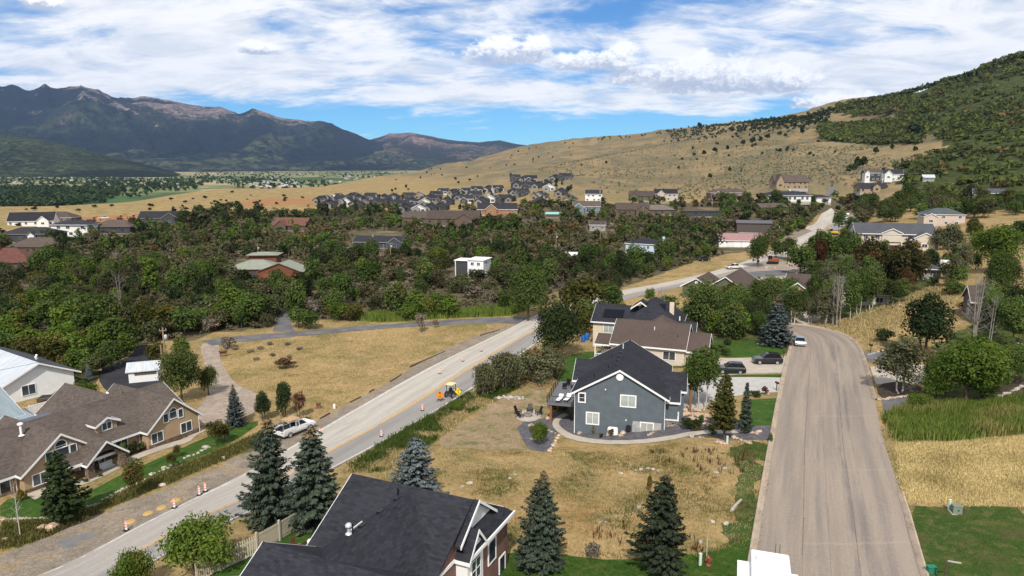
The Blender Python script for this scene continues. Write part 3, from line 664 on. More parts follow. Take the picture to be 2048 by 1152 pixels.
# driveways
drape('driveway', [(1412,748),(1420,724),(1440,717),(1500,716),(1574,712),(1566,746),(1500,748),(1450,751)], m_conc, .05, 2.5, sm=0, block=True)
drape('driveway', [(1352,770),(1385,765),(1440,755),(1564,756),(1556,785),(1490,790),(1430,800),(1400,822),(1372,820),(1360,795)], M_plain('new_concrete', (.40, .385, .36), .9, .1, .8), .05, 2.5, sm=0, block=True)
drape('driveway', [(1728,706),(1765,702),(1790,716),(1770,726),(1736,724)], m_side, .05, 2, sm=0)
drape('driveway', [(1740,734),(1790,726),(1850,730),(1920,740),(1880,760),(1800,775),(1752,768)], m_conc, .045, 2, sm=0, block=True)
drape('driveway', [(1764,800),(1830,794),(1850,800),(1840,818),(1768,826)], m_side, .05, 2, sm=0)
drape('parking_court', [(1975,695),(2060,690),(2070,735),(2000,745),(1980,720)], m_side, .05, 2, sm=0)
drape('gravel_yard', [(1485,545),(1530,528),(1600,520),(1640,528),(1600,546),(1555,572),(1510,578),(1470,570)], m_gravel, .05, 4, block=True)
drape('driveway', [(1590,640),(1600,618),(1625,600),(1650,608),(1640,640),(1610,650)], m_conc, .05, 2, sm=0)
drape('far_drive', [(1480,545),(1560,540),(1600,548),(1560,552),(1480,556)], m_side, .08, 4, sm=0)
drape('hill_drive', [(1650,393),(1660,374),(1672,374),(1668,392)], m_side, .12, 6, sm=0)
drape('construction_lot', [(1560,470),(1600,455),(1625,462),(1590,478),(1540,486)], m_dirt, .07, 4, sm=0)
# lawns, beds and bare soil
drape('lawn', [(0,1002),(60,990),(120,1002),(180,984),(240,950),(300,925),(350,902),(420,872),(470,848),(530,840),(470,882),(420,905),(340,938),(270,968),(195,1010),(120,1040),(0,1042)], m_lawn, .035, 2)
drape('verge', [(0,1046),(110,1042),(200,1012),(280,968),(350,938),(430,906),(490,880),(560,850),(620,836),(560,872),(440,924),(350,962),(280,990),(200,1022),(84,1078),(0,1104)], M_ground('verge_weeds', [(.075, .085, .03), (.13, .11, .05), (.055, .07, .022), (.17, .13, .07)], .4, fine=6), .03, 2, wob=1.6)
drape('lawn', [(380,1160),(470,1120),(560,1075),(620,1048),(660,1042),(700,1100),(690,1160)], m_lawn, .03, 2, sm=0)
drape('patio', [(575,1104),(590,1090),(625,1082),(660,1085),(650,1120),(600,1140),(570,1124)], M_plain('patio_pavers', (.38, .27, .19), .9, .15, 3), .05, 1.5)
drape('lawn', [(990,1112),(1060,1100),(1140,1112),(1230,1122),(1320,1112),(1400,1108),(1470,1092),(1500,1050),(1524,990),(1516,1050),(1500,1130),(1480,1190),(980,1190)], m_lawn, .03, 2)
drape('dry_verge', [(1540,880),(1532,930),(1520,1000),(1500,1100),(1440,1100),(1470,1000),(1480,930),(1440,900)], m_lawn2, .022, 2, wob=1.6)
drape('lawn', [(1815,1010),(1880,1016),(1960,1012),(2060,1016),(2080,1200),(1878,1200),(1850,1130)], m_lawn2, .03, 2)
drape('lawn', [(1498,800),(1552,797),(1545,852),(1500,852),(1480,830)], m_lawn, .045, 1.5, sm=0)
drape('lawn', [(1436,716),(1425,692),(1440,680),(1500,682),(1545,690),(1578,690),(1572,712),(1500,715)], m_lawn, .04, 2)
drape('lawn', [(1422,754),(1440,752),(1565,749),(1564,755),(1440,754.5)], m_lawn, .044, 2, sm=0)
drape('lawn', [(1100,735),(1130,712),(1190,700),(1230,715),(1190,735),(1150,762),(1112,765)], m_lawn, .035, 2.5)
drape('bare_yard', [(870,888),(960,820),(1020,790),(1080,772),(1110,790),(1100,830),(1060,850),(1050,880),(1075,900),(960,900)], m_bare, .025, 2, wob=1.6)
drape('gravel_bed', [(1034,856),(1050,842),(1085,838),(1110,822),(1140,826),(1150,850),(1220,858),(1330,856),(1360,830),(1420,835),(1480,850),(1545,852),(1540,880),(1450,882),(1420,872),(1330,878),(1230,888),(1150,882),(1120,862),(1108,872),(1110,890),(1100,905),(1060,900),(1045,880)], m_slate, .034, 1.5, sm=0)
ribbon('garden_path', [(1128,826),(1108,838),(1103,850),(1116,866),(1140,880),(1200,889),(1270,889),(1340,881),(1390,870),(1450,868),(1490,866)], [(1138,830),(1122,838),(1116,848),(1128,860),(1150,872),(1205,881),(1270,881),(1335,873),(1390,862),(1450,861),(1490,859)], m_conc, .055, 2, 1.2)
drape('fire_circle', [(1030,828),(1050,820),(1075,822),(1085,834),(1065,845),(1035,842)], m_conc, .05, 1.5)
ribbon('garden_path', [(70,1000),(100,986),(160,974),(220,948),(270,920),(330,898),(380,885),(390,872),(410,862)], [(50,990),(90,976),(155,964),(212,940),(262,913),(325,890),(372,878),(382,866),(400,856)], m_conc, .055, 2, 1.5)
drape('bed', [(250,905),(300,884),(370,858),(385,862),(370,876),(320,890),(260,914)], m_mulch, .04, 1.5)
drape('bed', [(0,1078),(60,1050),(120,1040),(180,1030),(220,1020),(160,1050),(90,1075),(0,1098)], m_mulch, .04, 1.5)
drape('bed', [(1752,770),(1800,762),(1848,775),(1850,792),(1790,800),(1758,796)], m_mulch, .05, 1.5)
drape('bed', [(1975,760),(2060,740),(2060,800),(1990,805)], m_mulch, .03, 2)
drape('weedy_slope', [(690,940),(790,884),(880,820),(960,772),(1040,742),(1060,762),(1000,800),(930,830),(860,890),(760,940)], M_ground('weedy_slope', [(.20, .16, .06), (.11, .12, .035), (.27, .19, .085), (.15, .13, .045)], .35, fine=6), .02, 2.5, wob=1.6)
drape('reed_bed', [(1768,832),(1830,812),(1960,812),(2080,795),(2080,862),(1900,880),(1800,880)], M_ground('reed_ground', [(.06, .075, .02), (.10, .1, .03)], .4), .03, 3, wob=1.6)
drape('field_track', [(1590,572),(1640,560),(1700,566),(1650,580)], m_gravel, .05, 3)
drape('garden_ground', [(1180,720),(1200,690),(1330,620),(1420,606),(1500,590),(1585,612),(1580,655),(1560,700),(1520,690),(1440,690),(1420,725),(1350,735)], M_ground('garden_green', [(.05, .075, .02), (.09, .10, .032), (.16, .13, .055), (.04, .06, .016)], .2, fine=5), .015, 4, sm=0, wob=1.6)
drape('thicket_ground', [(1850,760),(1870,690),(1960,640),(2080,600),(2080,700),(1990,690),(1960,760),(2080,770),(2080,800),(1900,815),(1840,800)], MATS['garden_green'], .015, 4, sm=0, wob=1.6)
drape('grove_ground', [(1590,560),(1640,500),(1720,490),(1860,520),(1880,580),(1800,610),(1700,640),(1640,640)], MATS['garden_green'], .015, 6, sm=0, wob=1.6)
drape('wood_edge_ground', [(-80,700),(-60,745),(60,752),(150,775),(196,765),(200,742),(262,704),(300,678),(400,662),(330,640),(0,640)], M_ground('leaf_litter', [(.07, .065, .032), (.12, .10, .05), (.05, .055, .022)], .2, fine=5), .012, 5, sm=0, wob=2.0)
# ------------------------------------------------------------------ plants: mesh makers
def quads(pos, nrm, sx, sy, rng, roll=None):
    """leaf cards: one quad per position, facing nrm"""
    n = len(pos); nrm = nrm / (np.linalg.norm(nrm, axis=1, keepdims=True) + 1e-9)
    a = rng.normal(size=(n, 3)); a -= (a * nrm).sum(1, keepdims=True) * nrm; a /= np.linalg.norm(a, axis=1, keepdims=True) + 1e-9
    if roll is not None: a = roll - (roll * nrm).sum(1, keepdims=True) * nrm; a /= np.linalg.norm(a, axis=1, keepdims=True) + 1e-9
    b = np.cross(nrm, a); sx = np.asarray(sx).reshape(-1, 1); sy = np.asarray(sy).reshape(-1, 1)
    V = np.stack([pos - a * sx - b * sy * .5, pos + a * sx * .2 - b * sy, pos + a * sx, pos + a * sx * .1 + b * sy], 1).reshape(-1, 3)
    return V, np.arange(4 * n).reshape(-1, 4)
def crown_pts(rng, n, R_, zc, rz, nl, low=0.35, tight=.5):
    d = rng.normal(size=(nl, 3)); d /= np.linalg.norm(d, axis=1, keepdims=True); d[:, 2] = np.where(d[:, 2] < -.8, -d[:, 2] * .5, d[:, 2])
    c = d * (rng.random((nl, 1)) ** .45) * np.array([R_ * .70, R_ * .70, rz * .78]); lr = R_ * (.26 + .24 * rng.random(nl)); lr *= (1 - .25 * np.clip(c[:, 2] / rz, 0, 1))
    li = rng.choice(nl, n, p=lr ** 2 / (lr ** 2).sum()); u = rng.normal(size=(n, 3)); u /= np.linalg.norm(u, axis=1, keepdims=True); u[:, 2] = np.where((u[:, 2] < -.45) & (rng.random(n) < .6), -u[:, 2], u[:, 2])
    r = lr[li, None] * (tight + (1.06 - tight) * rng.random((n, 1)) ** .5) * (1 + .12 * rng.normal(size=(n, 1)))
    p = c[li] + u * r * np.array([1, 1, min(1.15, max(.6, rz / R_))]); nr = u + .55 * rng.normal(size=(n, 3)) + np.array([0, 0, .35])
    p[:, 2] += zc; return p, nr, li, c
def tree_mesh(seed, H, R_, th_, nleaf, leaf, nl=22, bark='bark', leafmat='leaf_oak', brown=0.0, tr=.16, nb=9, stems=1, tight=.5):
    """crown and trunk-with-limbs meshes of a broadleaved tree"""
    rng = np.random.default_rng(seed); rz = (H - th_) / 2; zc = th_ + rz
    p, nr, li, c = crown_pts(rng, nleaf, R_, zc, rz, nl, tight=tight)
    s = leaf * (.7 + .7 * rng.random(nleaf)); V, Fq = quads(p, nr, s, s * .62, rng)
    lv = np.clip(.5 + .22 * rng.normal(size=nl), 0, 1); v = np.clip(lv[li] + .25 * rng.normal(size=nleaf), 0, 1)
    lb = (rng.random(nl) < brown) * rng.random(nl); b = np.clip(lb[li] + (rng.random(nleaf) < .03) * .6, 0, 1)
    crown = np_mesh('crown', V, Fq, MATS[leafmat], {'v': np.repeat(v, 4), 'b': np.repeat(b, 4)})
    mb = MB(); rr = random.Random(seed)
    for st in range(stems):
        ang = st * 6.28 / stems + rr.random(); off = Vector((math.cos(ang), math.sin(ang), 0)) * (R_ * .12 if stems > 1 else 0)
        top = Vector((off.x * 3 + rr.uniform(-.08, .08) * R_, off.y * 3 + rr.uniform(-.08, .08) * R_, th_ + rz * 1.3)); mid = Vector((off.x * 1.6 + rr.uniform(-.05, .05) * R_, off.y * 1.6, th_ * .7 + .3))
        mb.tube([off * 1.0 + Vector((0, 0, -.3)), off + Vector((0, 0, .15)), mid, (mid + top) / 2, top], [tr * 1.5, tr * 1.1, tr * .9, tr * .55, tr * .15], 6)
        for q in range(nb):
            t = .25 + .7 * rr.random(); s0 = mid.lerp(top, t * .8); e = Vector(c[rr.randrange(nl)]) + Vector((0, 0, zc))
            mb.tube([s0, s0.lerp(e, .5) + Vector((0, 0, -.06 * R_)), e], [tr * .42 * (1 - .5 * t), tr * .25, tr * .07], 4, cap=False)
    return crown, mb.mesh('trunk', MATS[bark])
def conifer_mesh(seed, H, R_, skirt, dens=1.0, leafmat='leaf_spruce', card=.17, droop=.25, deadtop=.0, power=.85, bark='bark', lop=.0):
    rng = np.random.default_rng(seed); P = []; N = []; RO = []; BR = []; SZ = []; mb = MB()
    z = skirt; k = 0
    while z < H * .985:
        f = (z - skirt) / (H - skirt); r = R_ * (1 - f) ** power * (1 - .18 * max(0, .12 - f) / .12) + .05
        nb = max(5, int((11 + 9 * (1 - f)) * dens)); ph = rng.random() * 6.28
        for b in range(nb):
            a = ph + 6.2832 * b / nb + rng.normal() * .14; L = r * (.62 + .5 * rng.random()) * (1 + lop * math.sin(a + seed) + .30 * mnoise.noise(Vector((math.cos(a) * 1.3, math.sin(a) * 1.3, z * .55 + seed))))
            if rng.random() < .10: continue
            up = .12 + .55 * f; n = max(3, int(L / (card * .62) * 1.0)); t = (np.arange(n) + .6 * rng.random(n)) / n
            t = t ** .8
            x = t * L; zz = z + up * x * .5 - droop * x * (1 - .5 * t) + .10 * L * t ** 3 + rng.normal() * .06
            wid = (.10 + .30 * L * (1 - t) * .6) * .8
            for side in (-1, 0, 1):
                o = side * wid * (.4 + .7 * rng.random(n)); ca, sa = math.cos(a), math.sin(a)
                xx = x - np.abs(o) * .35
                pos = np.stack([ca * xx - sa * o, sa * xx + ca * o, zz - np.abs(o) * .22 + rng.normal(size=n) * .04], 1)
                P.append(pos); nn = np.stack([rng.normal(size=n) * .35 + ca * .45, rng.normal(size=n) * .35 + sa * .45, np.ones(n) * .75], 1); N.append(nn)
                dirv = np.tile([ca, sa, -droop], (n, 1)) + np.stack([-sa * np.sign(o) * .7, ca * np.sign(o) * .7, np.zeros(n)], 1); RO.append(dirv)
                BR.append(np.clip((f - (1 - deadtop)) / .06, 0, 1) * np.ones(n) * (rng.random(n) < .8) if deadtop else (t < .25) * .35 * rng.random(n)); SZ.append(card * (.8 + .5 * rng.random(n)))
            if b % 3 == 0: mb.tube([(0, 0, z), (math.cos(a) * L * .8, math.sin(a) * L * .8, z + (up * .5 - droop * .6) * L * .8)], [.03, .008], 3, cap=False)
        z += (.24 + .16 * rng.random()) * (H / 9) ** .6 / dens ** .3; k += 1
    P = np.concatenate(P); N = np.concatenate(N); RO = np.concatenate(RO); BR = np.concatenate(BR); SZ = np.concatenate(SZ)
    if deadtop: keep = (BR < .5) | (rng.random(len(P)) < .55); P, N, RO, BR, SZ = P[keep], N[keep], RO[keep], BR[keep], SZ[keep]
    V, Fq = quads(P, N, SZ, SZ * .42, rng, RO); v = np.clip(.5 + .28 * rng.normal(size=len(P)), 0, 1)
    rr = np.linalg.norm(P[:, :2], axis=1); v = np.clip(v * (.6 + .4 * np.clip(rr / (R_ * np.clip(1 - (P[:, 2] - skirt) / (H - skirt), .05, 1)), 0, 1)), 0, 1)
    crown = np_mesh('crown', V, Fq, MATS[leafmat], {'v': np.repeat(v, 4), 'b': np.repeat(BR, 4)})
    mb.tube([(0, 0, -.3), (0, 0, .3), (0, 0, H * .6), (0, 0, H * .99)], [.02 * H + .05, .017 * H + .03, .009 * H, .01], 7)
    return crown, mb.mesh('trunk', MATS[bark])
def bare_mesh(seed, H, R_, n=26, bark='bark_grey', stems=1, twigs=5):
    rr = random.Random(seed); mb = MB(); br = MB()
    for s_ in range(stems):
        o = Vector((rr.uniform(-.15, .15) * R_, rr.uniform(-.15, .15) * R_, 0)) * (stems > 1)
        lean = Vector((rr.uniform(-.25, .25) * R_, rr.uniform(-.25, .25) * R_, H)); mb.tube([o + Vector((0, 0, -.3)), o + lean * .35, o + lean * .7, o + lean], [.016 * H, .012 * H, .008 * H, .002 * H], 5)
        for i in range(n // stems):
            t = .22 + .75 * rr.random(); s0 = o + lean * t; a = rr.uniform(0, 6.28); L = R_ * (1.1 - .7 * t) * rr.uniform(.6, 1.2)
            e = s0 + Vector((math.cos(a) * L * .75, math.sin(a) * L * .75, L * rr.uniform(.4, 1.0))); m_ = s0.lerp(e, .5) + Vector((0, 0, -.08 * L))
            br.tube([s0, m_, e], [.0055 * H * (1.2 - t), .0035 * H, .0012 * H], 3, cap=False)
            for q in range(twigs):
                b0 = m_.lerp(e, rr.random()); d = Vector((rr.uniform(-1, 1), rr.uniform(-1, 1), rr.uniform(.1, 1))) * L * .35; br.tube([b0, b0 + d], [.0018 * H, .0008 * H], 3, cap=False)
    return mb.mesh('trunk', MATS[bark]), br.mesh('branches', MATS[bark])

M_plain('bark', (.085, .062, .045), .95, .3, 5); M_plain('bark_grey', (.22, .195, .17), .95, .25, 4); M_plain('bark_white', (.42, .39, .34), .9, .25, 6)
M_leaf('leaf_oak', (.030, .039, .016), (.096, .106, .044), (.105, .092, .052), brown=(.11, .085, .052), orand=.42)
M_leaf('leaf_dark', (.016, .027, .011), (.060, .080, .028), brown=(.085, .066, .038), orand=.35)
M_leaf('leaf_mid', (.038, .066, .016), (.110, .156, .040), (.096, .116, .040), brown=(.10, .075, .035), orand=.34)
M_leaf('leaf_bright', (.048, .086, .014), (.130, .182, .034), None, orand=.15)
M_leaf('leaf_olive', (.038, .043, .010), (.105, .105, .030))
M_leaf('leaf_greygreen', (.062, .070, .034), (.165, .168, .092), orand=.1)
M_leaf('leaf_rust', (.075, .042, .026), (.18, .10, .062))
M_leaf('leaf_twig', (.085, .072, .056), (.20, .17, .135), trans=.1)
M_leaf('leaf_spruce', (.020, .030, .021), (.078, .098, .070), brown=(.15, .105, .055), trans=.12)
M_leaf('leaf_darkspruce', (.014, .021, .013), (.058, .072, .044), brown=(.17, .10, .05), trans=.1)
M_leaf('leaf_silver', (.045, .056, .058), (.185, .215, .22), brown=(.15, .11, .07), trans=.1)
M_leaf('leaf_blue', (.026, .036, .034), (.105, .128, .122), brown=(.15, .11, .07), trans=.1)
M_leaf('leaf_juniper', (.013, .023, .010), (.052, .072, .028), trans=.12)
M_leaf('leaf_maple', (.020, .022, .010), (.062, .058, .022), (.085, .035, .022))
M_leaf('leaf_gold', (.075, .06, .012), (.20, .145, .035))
M_leaf('grass_dry', (.42, .32, .15), (.76, .62, .35), brown=(.48, .26, .09), trans=.25)
M_leaf('grass_green', (.05, .09, .018), (.15, .20, .05), brown=(.34, .26, .11), trans=.3)
M_leaf('reed', (.105, .165, .03), (.28, .35, .085), brown=(.50, .40, .18), trans=.3)
M_leaf('weed_red', (.045, .018, .012), (.12, .045, .03), trans=.1)

PROTO = {}
def proto(kind, i):
    """crown/trunk meshes with their height and radius, made once"""
    key = (kind, i)
    if key in PROTO: return PROTO[key]
    s = hash_(kind) + i * 17; leafs = None
    if kind == 'oak': r = tree_mesh(s, 5.5, 3.0, .15, 1300, .26, 26, 'bark', 'leaf_oak', .12, .12, 4, 2); d = (5.5, 3.0)
    elif kind == 'darkoak': r = tree_mesh(s, 6.0, 3.0, .2, 1300, .26, 26, 'bark', 'leaf_dark', .1, .13, 4, 2); d = (6, 3)
    elif kind == 'midtree': r = tree_mesh(s, 7.5, 3.0, .3, 1800, .26, 30, 'bark', 'leaf_mid', .05, .16, 6, 1); d = (7.5, 3)
    elif kind == 'brighttree': r = tree_mesh(s, 7, 3.1, .2, 2000, .25, 30, 'bark', 'leaf_bright', .05, .15, 6, 2); d = (7, 3.1)
    elif kind == 'twigbush': r = tree_mesh(s, 3.6, 2.6, .3, 650, .24, 16, 'bark_grey', 'leaf_twig', .3, .06, 8, 5, tight=.2); d = (3.6, 2.6)
    elif kind == 'rustbush': r = tree_mesh(s, 4.5, 2.6, .6, 700, .3, 16, 'bark', 'leaf_rust', .0, .1, 4, 2); d = (4.5, 2.6)
    elif kind == 'olivetree': r = tree_mesh(s, 7, 3.1, .2, 1800, .26, 30, 'bark', 'leaf_olive', .15, .15, 6, 2); d = (7, 3.1)
    elif kind == 'willow': r = tree_mesh(s, 4.2, 3.2, .0, 5200, .15, 30, 'bark_grey', 'leaf_greygreen', .1, .07, 6, 6, tight=.35); d = (4.2, 3.2)
    elif kind == 'bigdark': r = tree_mesh(s, 9, 4.2, .3, 11000, .155, 52, 'bark', 'leaf_dark', .0, .22, 10, 1, tight=.6); d = (9, 4.2)
    elif kind == 'bigmid': r = tree_mesh(s, 8, 3.6, .6, 8500, .15, 46, 'bark', 'leaf_mid', .0, .18, 10, 1, tight=.5); d = (8, 3.6)
    elif kind == 'bigbright': r = tree_mesh(s, 8, 4.2, .5, 9500, .155, 48, 'bark', 'leaf_bright', .0, .2, 10, 1, tight=.5); d = (8, 4.2)
    elif kind == 'aspen': r = tree_mesh(s, 9, 2.2, .3, 5000, .15, 40, 'bark_white', 'leaf_mid', .05, .11, 8, 2, tight=.35); d = (9, 2.2)
    elif kind == 'greyaspen': r = tree_mesh(s, 9, 2.4, .3, 4600, .15, 40, 'bark_white', 'leaf_greygreen', .1, .10, 8, 2, tight=.3); d = (9, 2.4)
    elif kind == 'poplar': r = tree_mesh(s, 13, 1.7, .8, 2600, .26, 44, 'bark', 'leaf_bright', .05, .2, 8, 1); d = (13, 1.7)
    elif kind == 'maple': r = tree_mesh(s, 8, 3.4, .3, 4200, .21, 40, 'bark', 'leaf_maple', .1, .16, 8, 1, tight=.5); d = (8, 3.4)
    elif kind == 'smallmaple': r = tree_mesh(s, 4.4, 1.5, .8, 2200, .11, 26, 'bark', 'leaf_olive', .2, .06, 6, 1); d = (4.4, 1.5)
    elif kind == 'leafyshrub': r = tree_mesh(s, 4.6, 3.2, .3, 6500, .125, 44, 'bark', 'leaf_bright', .02, .08, 9, 3, tight=.3); d = (4.6, 3.2)
    elif kind == 'shrub': r = tree_mesh(s, 1.4, .9, .05, 900, .085, 14, 'bark', 'leaf_mid', .1, .025, 4, 3, tight=.35); d = (1.4, .9)
    elif kind == 'yellowshrub': r = tree_mesh(s, 1.2, .8, .05, 800, .085, 12, 'bark', 'leaf_gold', .0, .02, 4, 3, tight=.35); d = (1.2, .8)
    elif kind == 'darkshrub': r = tree_mesh(s, 1.3, .9, .05, 900, .085, 14, 'bark', 'leaf_dark', .05, .025, 4, 3, tight=.5); d = (1.3, .9)
    elif kind == 'sage': r = tree_mesh(s, .9, .9, .02, 420, .09, 12, 'bark_grey', 'leaf_twig', .0, .02, 4, 3, tight=.3); d = (.9, .9)
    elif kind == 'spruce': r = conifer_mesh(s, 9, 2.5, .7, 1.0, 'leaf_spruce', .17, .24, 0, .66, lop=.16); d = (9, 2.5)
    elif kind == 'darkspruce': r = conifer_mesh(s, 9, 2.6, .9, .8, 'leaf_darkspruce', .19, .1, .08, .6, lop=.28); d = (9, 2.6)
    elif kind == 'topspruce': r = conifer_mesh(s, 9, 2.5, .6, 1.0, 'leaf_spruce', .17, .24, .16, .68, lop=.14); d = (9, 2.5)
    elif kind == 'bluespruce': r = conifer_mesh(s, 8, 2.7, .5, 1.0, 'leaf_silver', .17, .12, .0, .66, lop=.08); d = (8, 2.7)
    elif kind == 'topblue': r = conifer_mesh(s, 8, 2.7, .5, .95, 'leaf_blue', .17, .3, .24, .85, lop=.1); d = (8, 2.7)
    elif kind == 'slimspruce': r = conifer_mesh(s, 6, 1.05, .5, .8, 'leaf_spruce', .14, .2, 0, .8); d = (6, 1.05)
    elif kind == 'pine': r = conifer_mesh(s, 7, 2.1, 1.0, .8, 'leaf_juniper', .20, .05, 0, .62, lop=.2); d = (7, 2.1)
    elif kind == 'olivepine': r = conifer_mesh(s, 7, 2.0, 1.3, .7, 'leaf_olive', .2, -.1, 0, .5, lop=.25); d = (7, 2.0)
    elif kind == 'juniper': r = tree_mesh(s, 6, 2.0, .1, 7000, .12, 46, 'bark', 'leaf_juniper', .0, .14, 3, 2, tight=.6); d = (6, 2.0)
    elif kind == 'farjuniper': r = tree_mesh(s, 5, 2.0, .1, 260, .55, 12, 'bark', 'leaf_juniper', .0, .14, 2, 1, tight=.6); d = (5, 2.0)
    elif kind == 'fartree': r = tree_mesh(s, 6, 2.5, .5, 320, .55, 14, 'bark', 'leaf_oak', .1, .14, 2, 1, tight=.5); d = (6, 2.5)
    elif kind == 'farspruce': r = conifer_mesh(s, 9, 2.0, .5, .42, 'leaf_spruce', .4, .2, 0, .8); d = (9, 2.0)
    elif kind == 'dead': a = bare_mesh(s, 8, 2.4, 30, 'bark_grey', 2); r = (a[1], a[0]); d = (8, 2.4)
    elif kind == 'deadclump': a = bare_mesh(s, 8, 2.6, 60, 'bark_grey', 6, 4); r = (a[1], a[0]); d = (8, 2.6)
    elif kind == 'sapling': a = bare_mesh(s, 4.5, 1.0, 22, 'bark_white', 1, 3); r = (a[1], a[0]); d = (4.5, 1.0)
    PROTO[key] = (r, d); return PROTO[key]
def hash_(s): return sum(ord(c) * (i + 3) for i, c in enumerate(s)) % 9973
NV = {'topspruce': 4, 'spruce': 3, 'oak': 6, 'darkoak': 4, 'midtree': 4, 'brighttree': 3, 'twigbush': 3, 'rustbush': 2, 'olivetree': 2, 'fartree': 4, 'farjuniper': 3, 'farspruce': 2}
CNT = {}
CROWNNAME = {'dead': 'branches', 'deadclump': 'branches', 'sapling': 'branches'}
TREES_AT = []
def plant(kind, x, y, h, w, label, name='tree', cat='tree', group=None, rz=None, z=None):
    """one plant: height h, crown width w (metres)"""
    nv = NV.get(kind, 2); i = CNT.get(kind, 0); CNT[kind] = i + 1
    (cr, tr), (ph, pr_) = proto(kind, i % nv)
    t = thing(name, label, cat, (x, y, th(x, y) if z is None else z), rnd.uniform(0, 6.28) if rz is None else rz, group, (w / 2 / pr_, w / 2 / pr_, h / ph))
    shrub = 'shrub' in name or 'bush' in name or 'plant' in name
    link_obj(CROWNNAME.get(kind, 'foliage' if shrub else 'crown'), cr, t); link_obj('stem' if shrub else 'trunk', tr, t)
    TREES_AT.append((x, y, w / 2)); return t
def plant_px(kind, bx, by, top, wpx, label, name='tree', cat='tree', group=None, tx=None):
    """plant whose foot, top and width are read off the photograph; it stands on the ground there"""
    g = gnd(bx, by); zc = g.y * CT + (CAMZ - g.z) * ST
    h = at(bx, top, g.y).z - g.z; w = wpx / F * zc
    return plant(kind, g.x, g.y, h, w, label, name, cat, group, z=g.z)

def merged(name, items, kinds, mat, rng, label, cat):
    """many small plants as one mass: items (x, y, z, h, r, brown)"""
    Vs = []; Fs = []; vv = []; bb = []; n0 = 0
    for (x, y, z, h, r_, nleaf, leaf, br) in items:
        p, nr, li, c = crown_pts(rng, nleaf, r_, h * .52, h * .5, 7, tight=.55)
        s = leaf * (.7 + .7 * rng.random(nleaf)); V, Fq = quads(p + np.array([x, y, z]), nr, s, s * .7, rng)
        Vs.append(V); Fs.append(Fq + n0); n0 += len(V); base = rng.random()
        vv.append(np.repeat(np.clip(base * .7 + .15 + .22 * rng.normal(size=nleaf), 0, 1), 4)); bb.append(np.full(len(V), br))
    o = link_obj(name, np_mesh(name, np.concatenate(Vs), np.concatenate(Fs), mat, {'v': np.concatenate(vv), 'b': np.concatenate(bb)}))
    return tag(o, label, cat, kind='stuff')
def blades(name, P, h, w, mat, rng, label, cat, lean=.35, nb=4, brown=None, spread=.12):
    """tufts of grass: nb tapering blades at every point"""
    n = len(P); P = np.repeat(P, nb, 0); N = len(P); hh = np.repeat(np.broadcast_to(h, n), nb) * (.6 + .6 * rng.random(N)); a = rng.random(N) * 6.283
    P = P + np.stack([rng.normal(size=N) * spread, rng.normal(size=N) * spread, np.zeros(N)], 1)
    d = np.stack([np.cos(a), np.sin(a), np.zeros(N)], 1); sd_ = np.stack([-np.sin(a), np.cos(a), np.zeros(N)], 1); ww = np.broadcast_to(w, N)[:, None] * (.6 + .8 * rng.random((N, 1)))
    ln = (lean * (.3 + rng.random(N)))[:, None]
    mid = P + d * ln * hh[:, None] * .35 + np.array([0, 0, 1]) * hh[:, None] * .6; tip = P + d * ln * hh[:, None] + np.array([0, 0, 1]) * hh[:, None]
    V = np.stack([P - sd_ * ww, P + sd_ * ww, mid + sd_ * ww * .7, tip, mid - sd_ * ww * .7], 1).reshape(-1, 3)
    Fq = (np.arange(N)[:, None] * 5 + np.arange(5)[None]); v = np.clip(.5 + .28 * rng.normal(size=N), 0, 1); b = np.zeros(N) if brown is None else np.repeat(brown, nb)
    o = link_obj(name, np_mesh(name, V, Fq, mat, {'v': np.repeat(v, 5), 'b': np.repeat(b, 5)}))
    return tag(o, label, cat, kind='stuff')
def scatter_px(poly, n, rng, keep=None, sheets=True):
    """random ground points, even in plan, inside an outline read off the photograph"""
    pl = np.array([gnd(*p)[:2] for p in poly]); lo, hi = pl.min(0), pl.max(0); out = []
    pts = lo + (hi - lo) * rng.random((n * 4, 2)); ok = in_poly(pts, [tuple(q) for q in pl])
    if sheets:
        for sh in SHEETS: ok &= ~in_poly(pts, sh)
    pts = pts[ok][:n]
    if keep is not None: pts = pts[keep(pts)]
    return np.column_stack([pts, TH(pts[:, 0], pts[:, 1])])
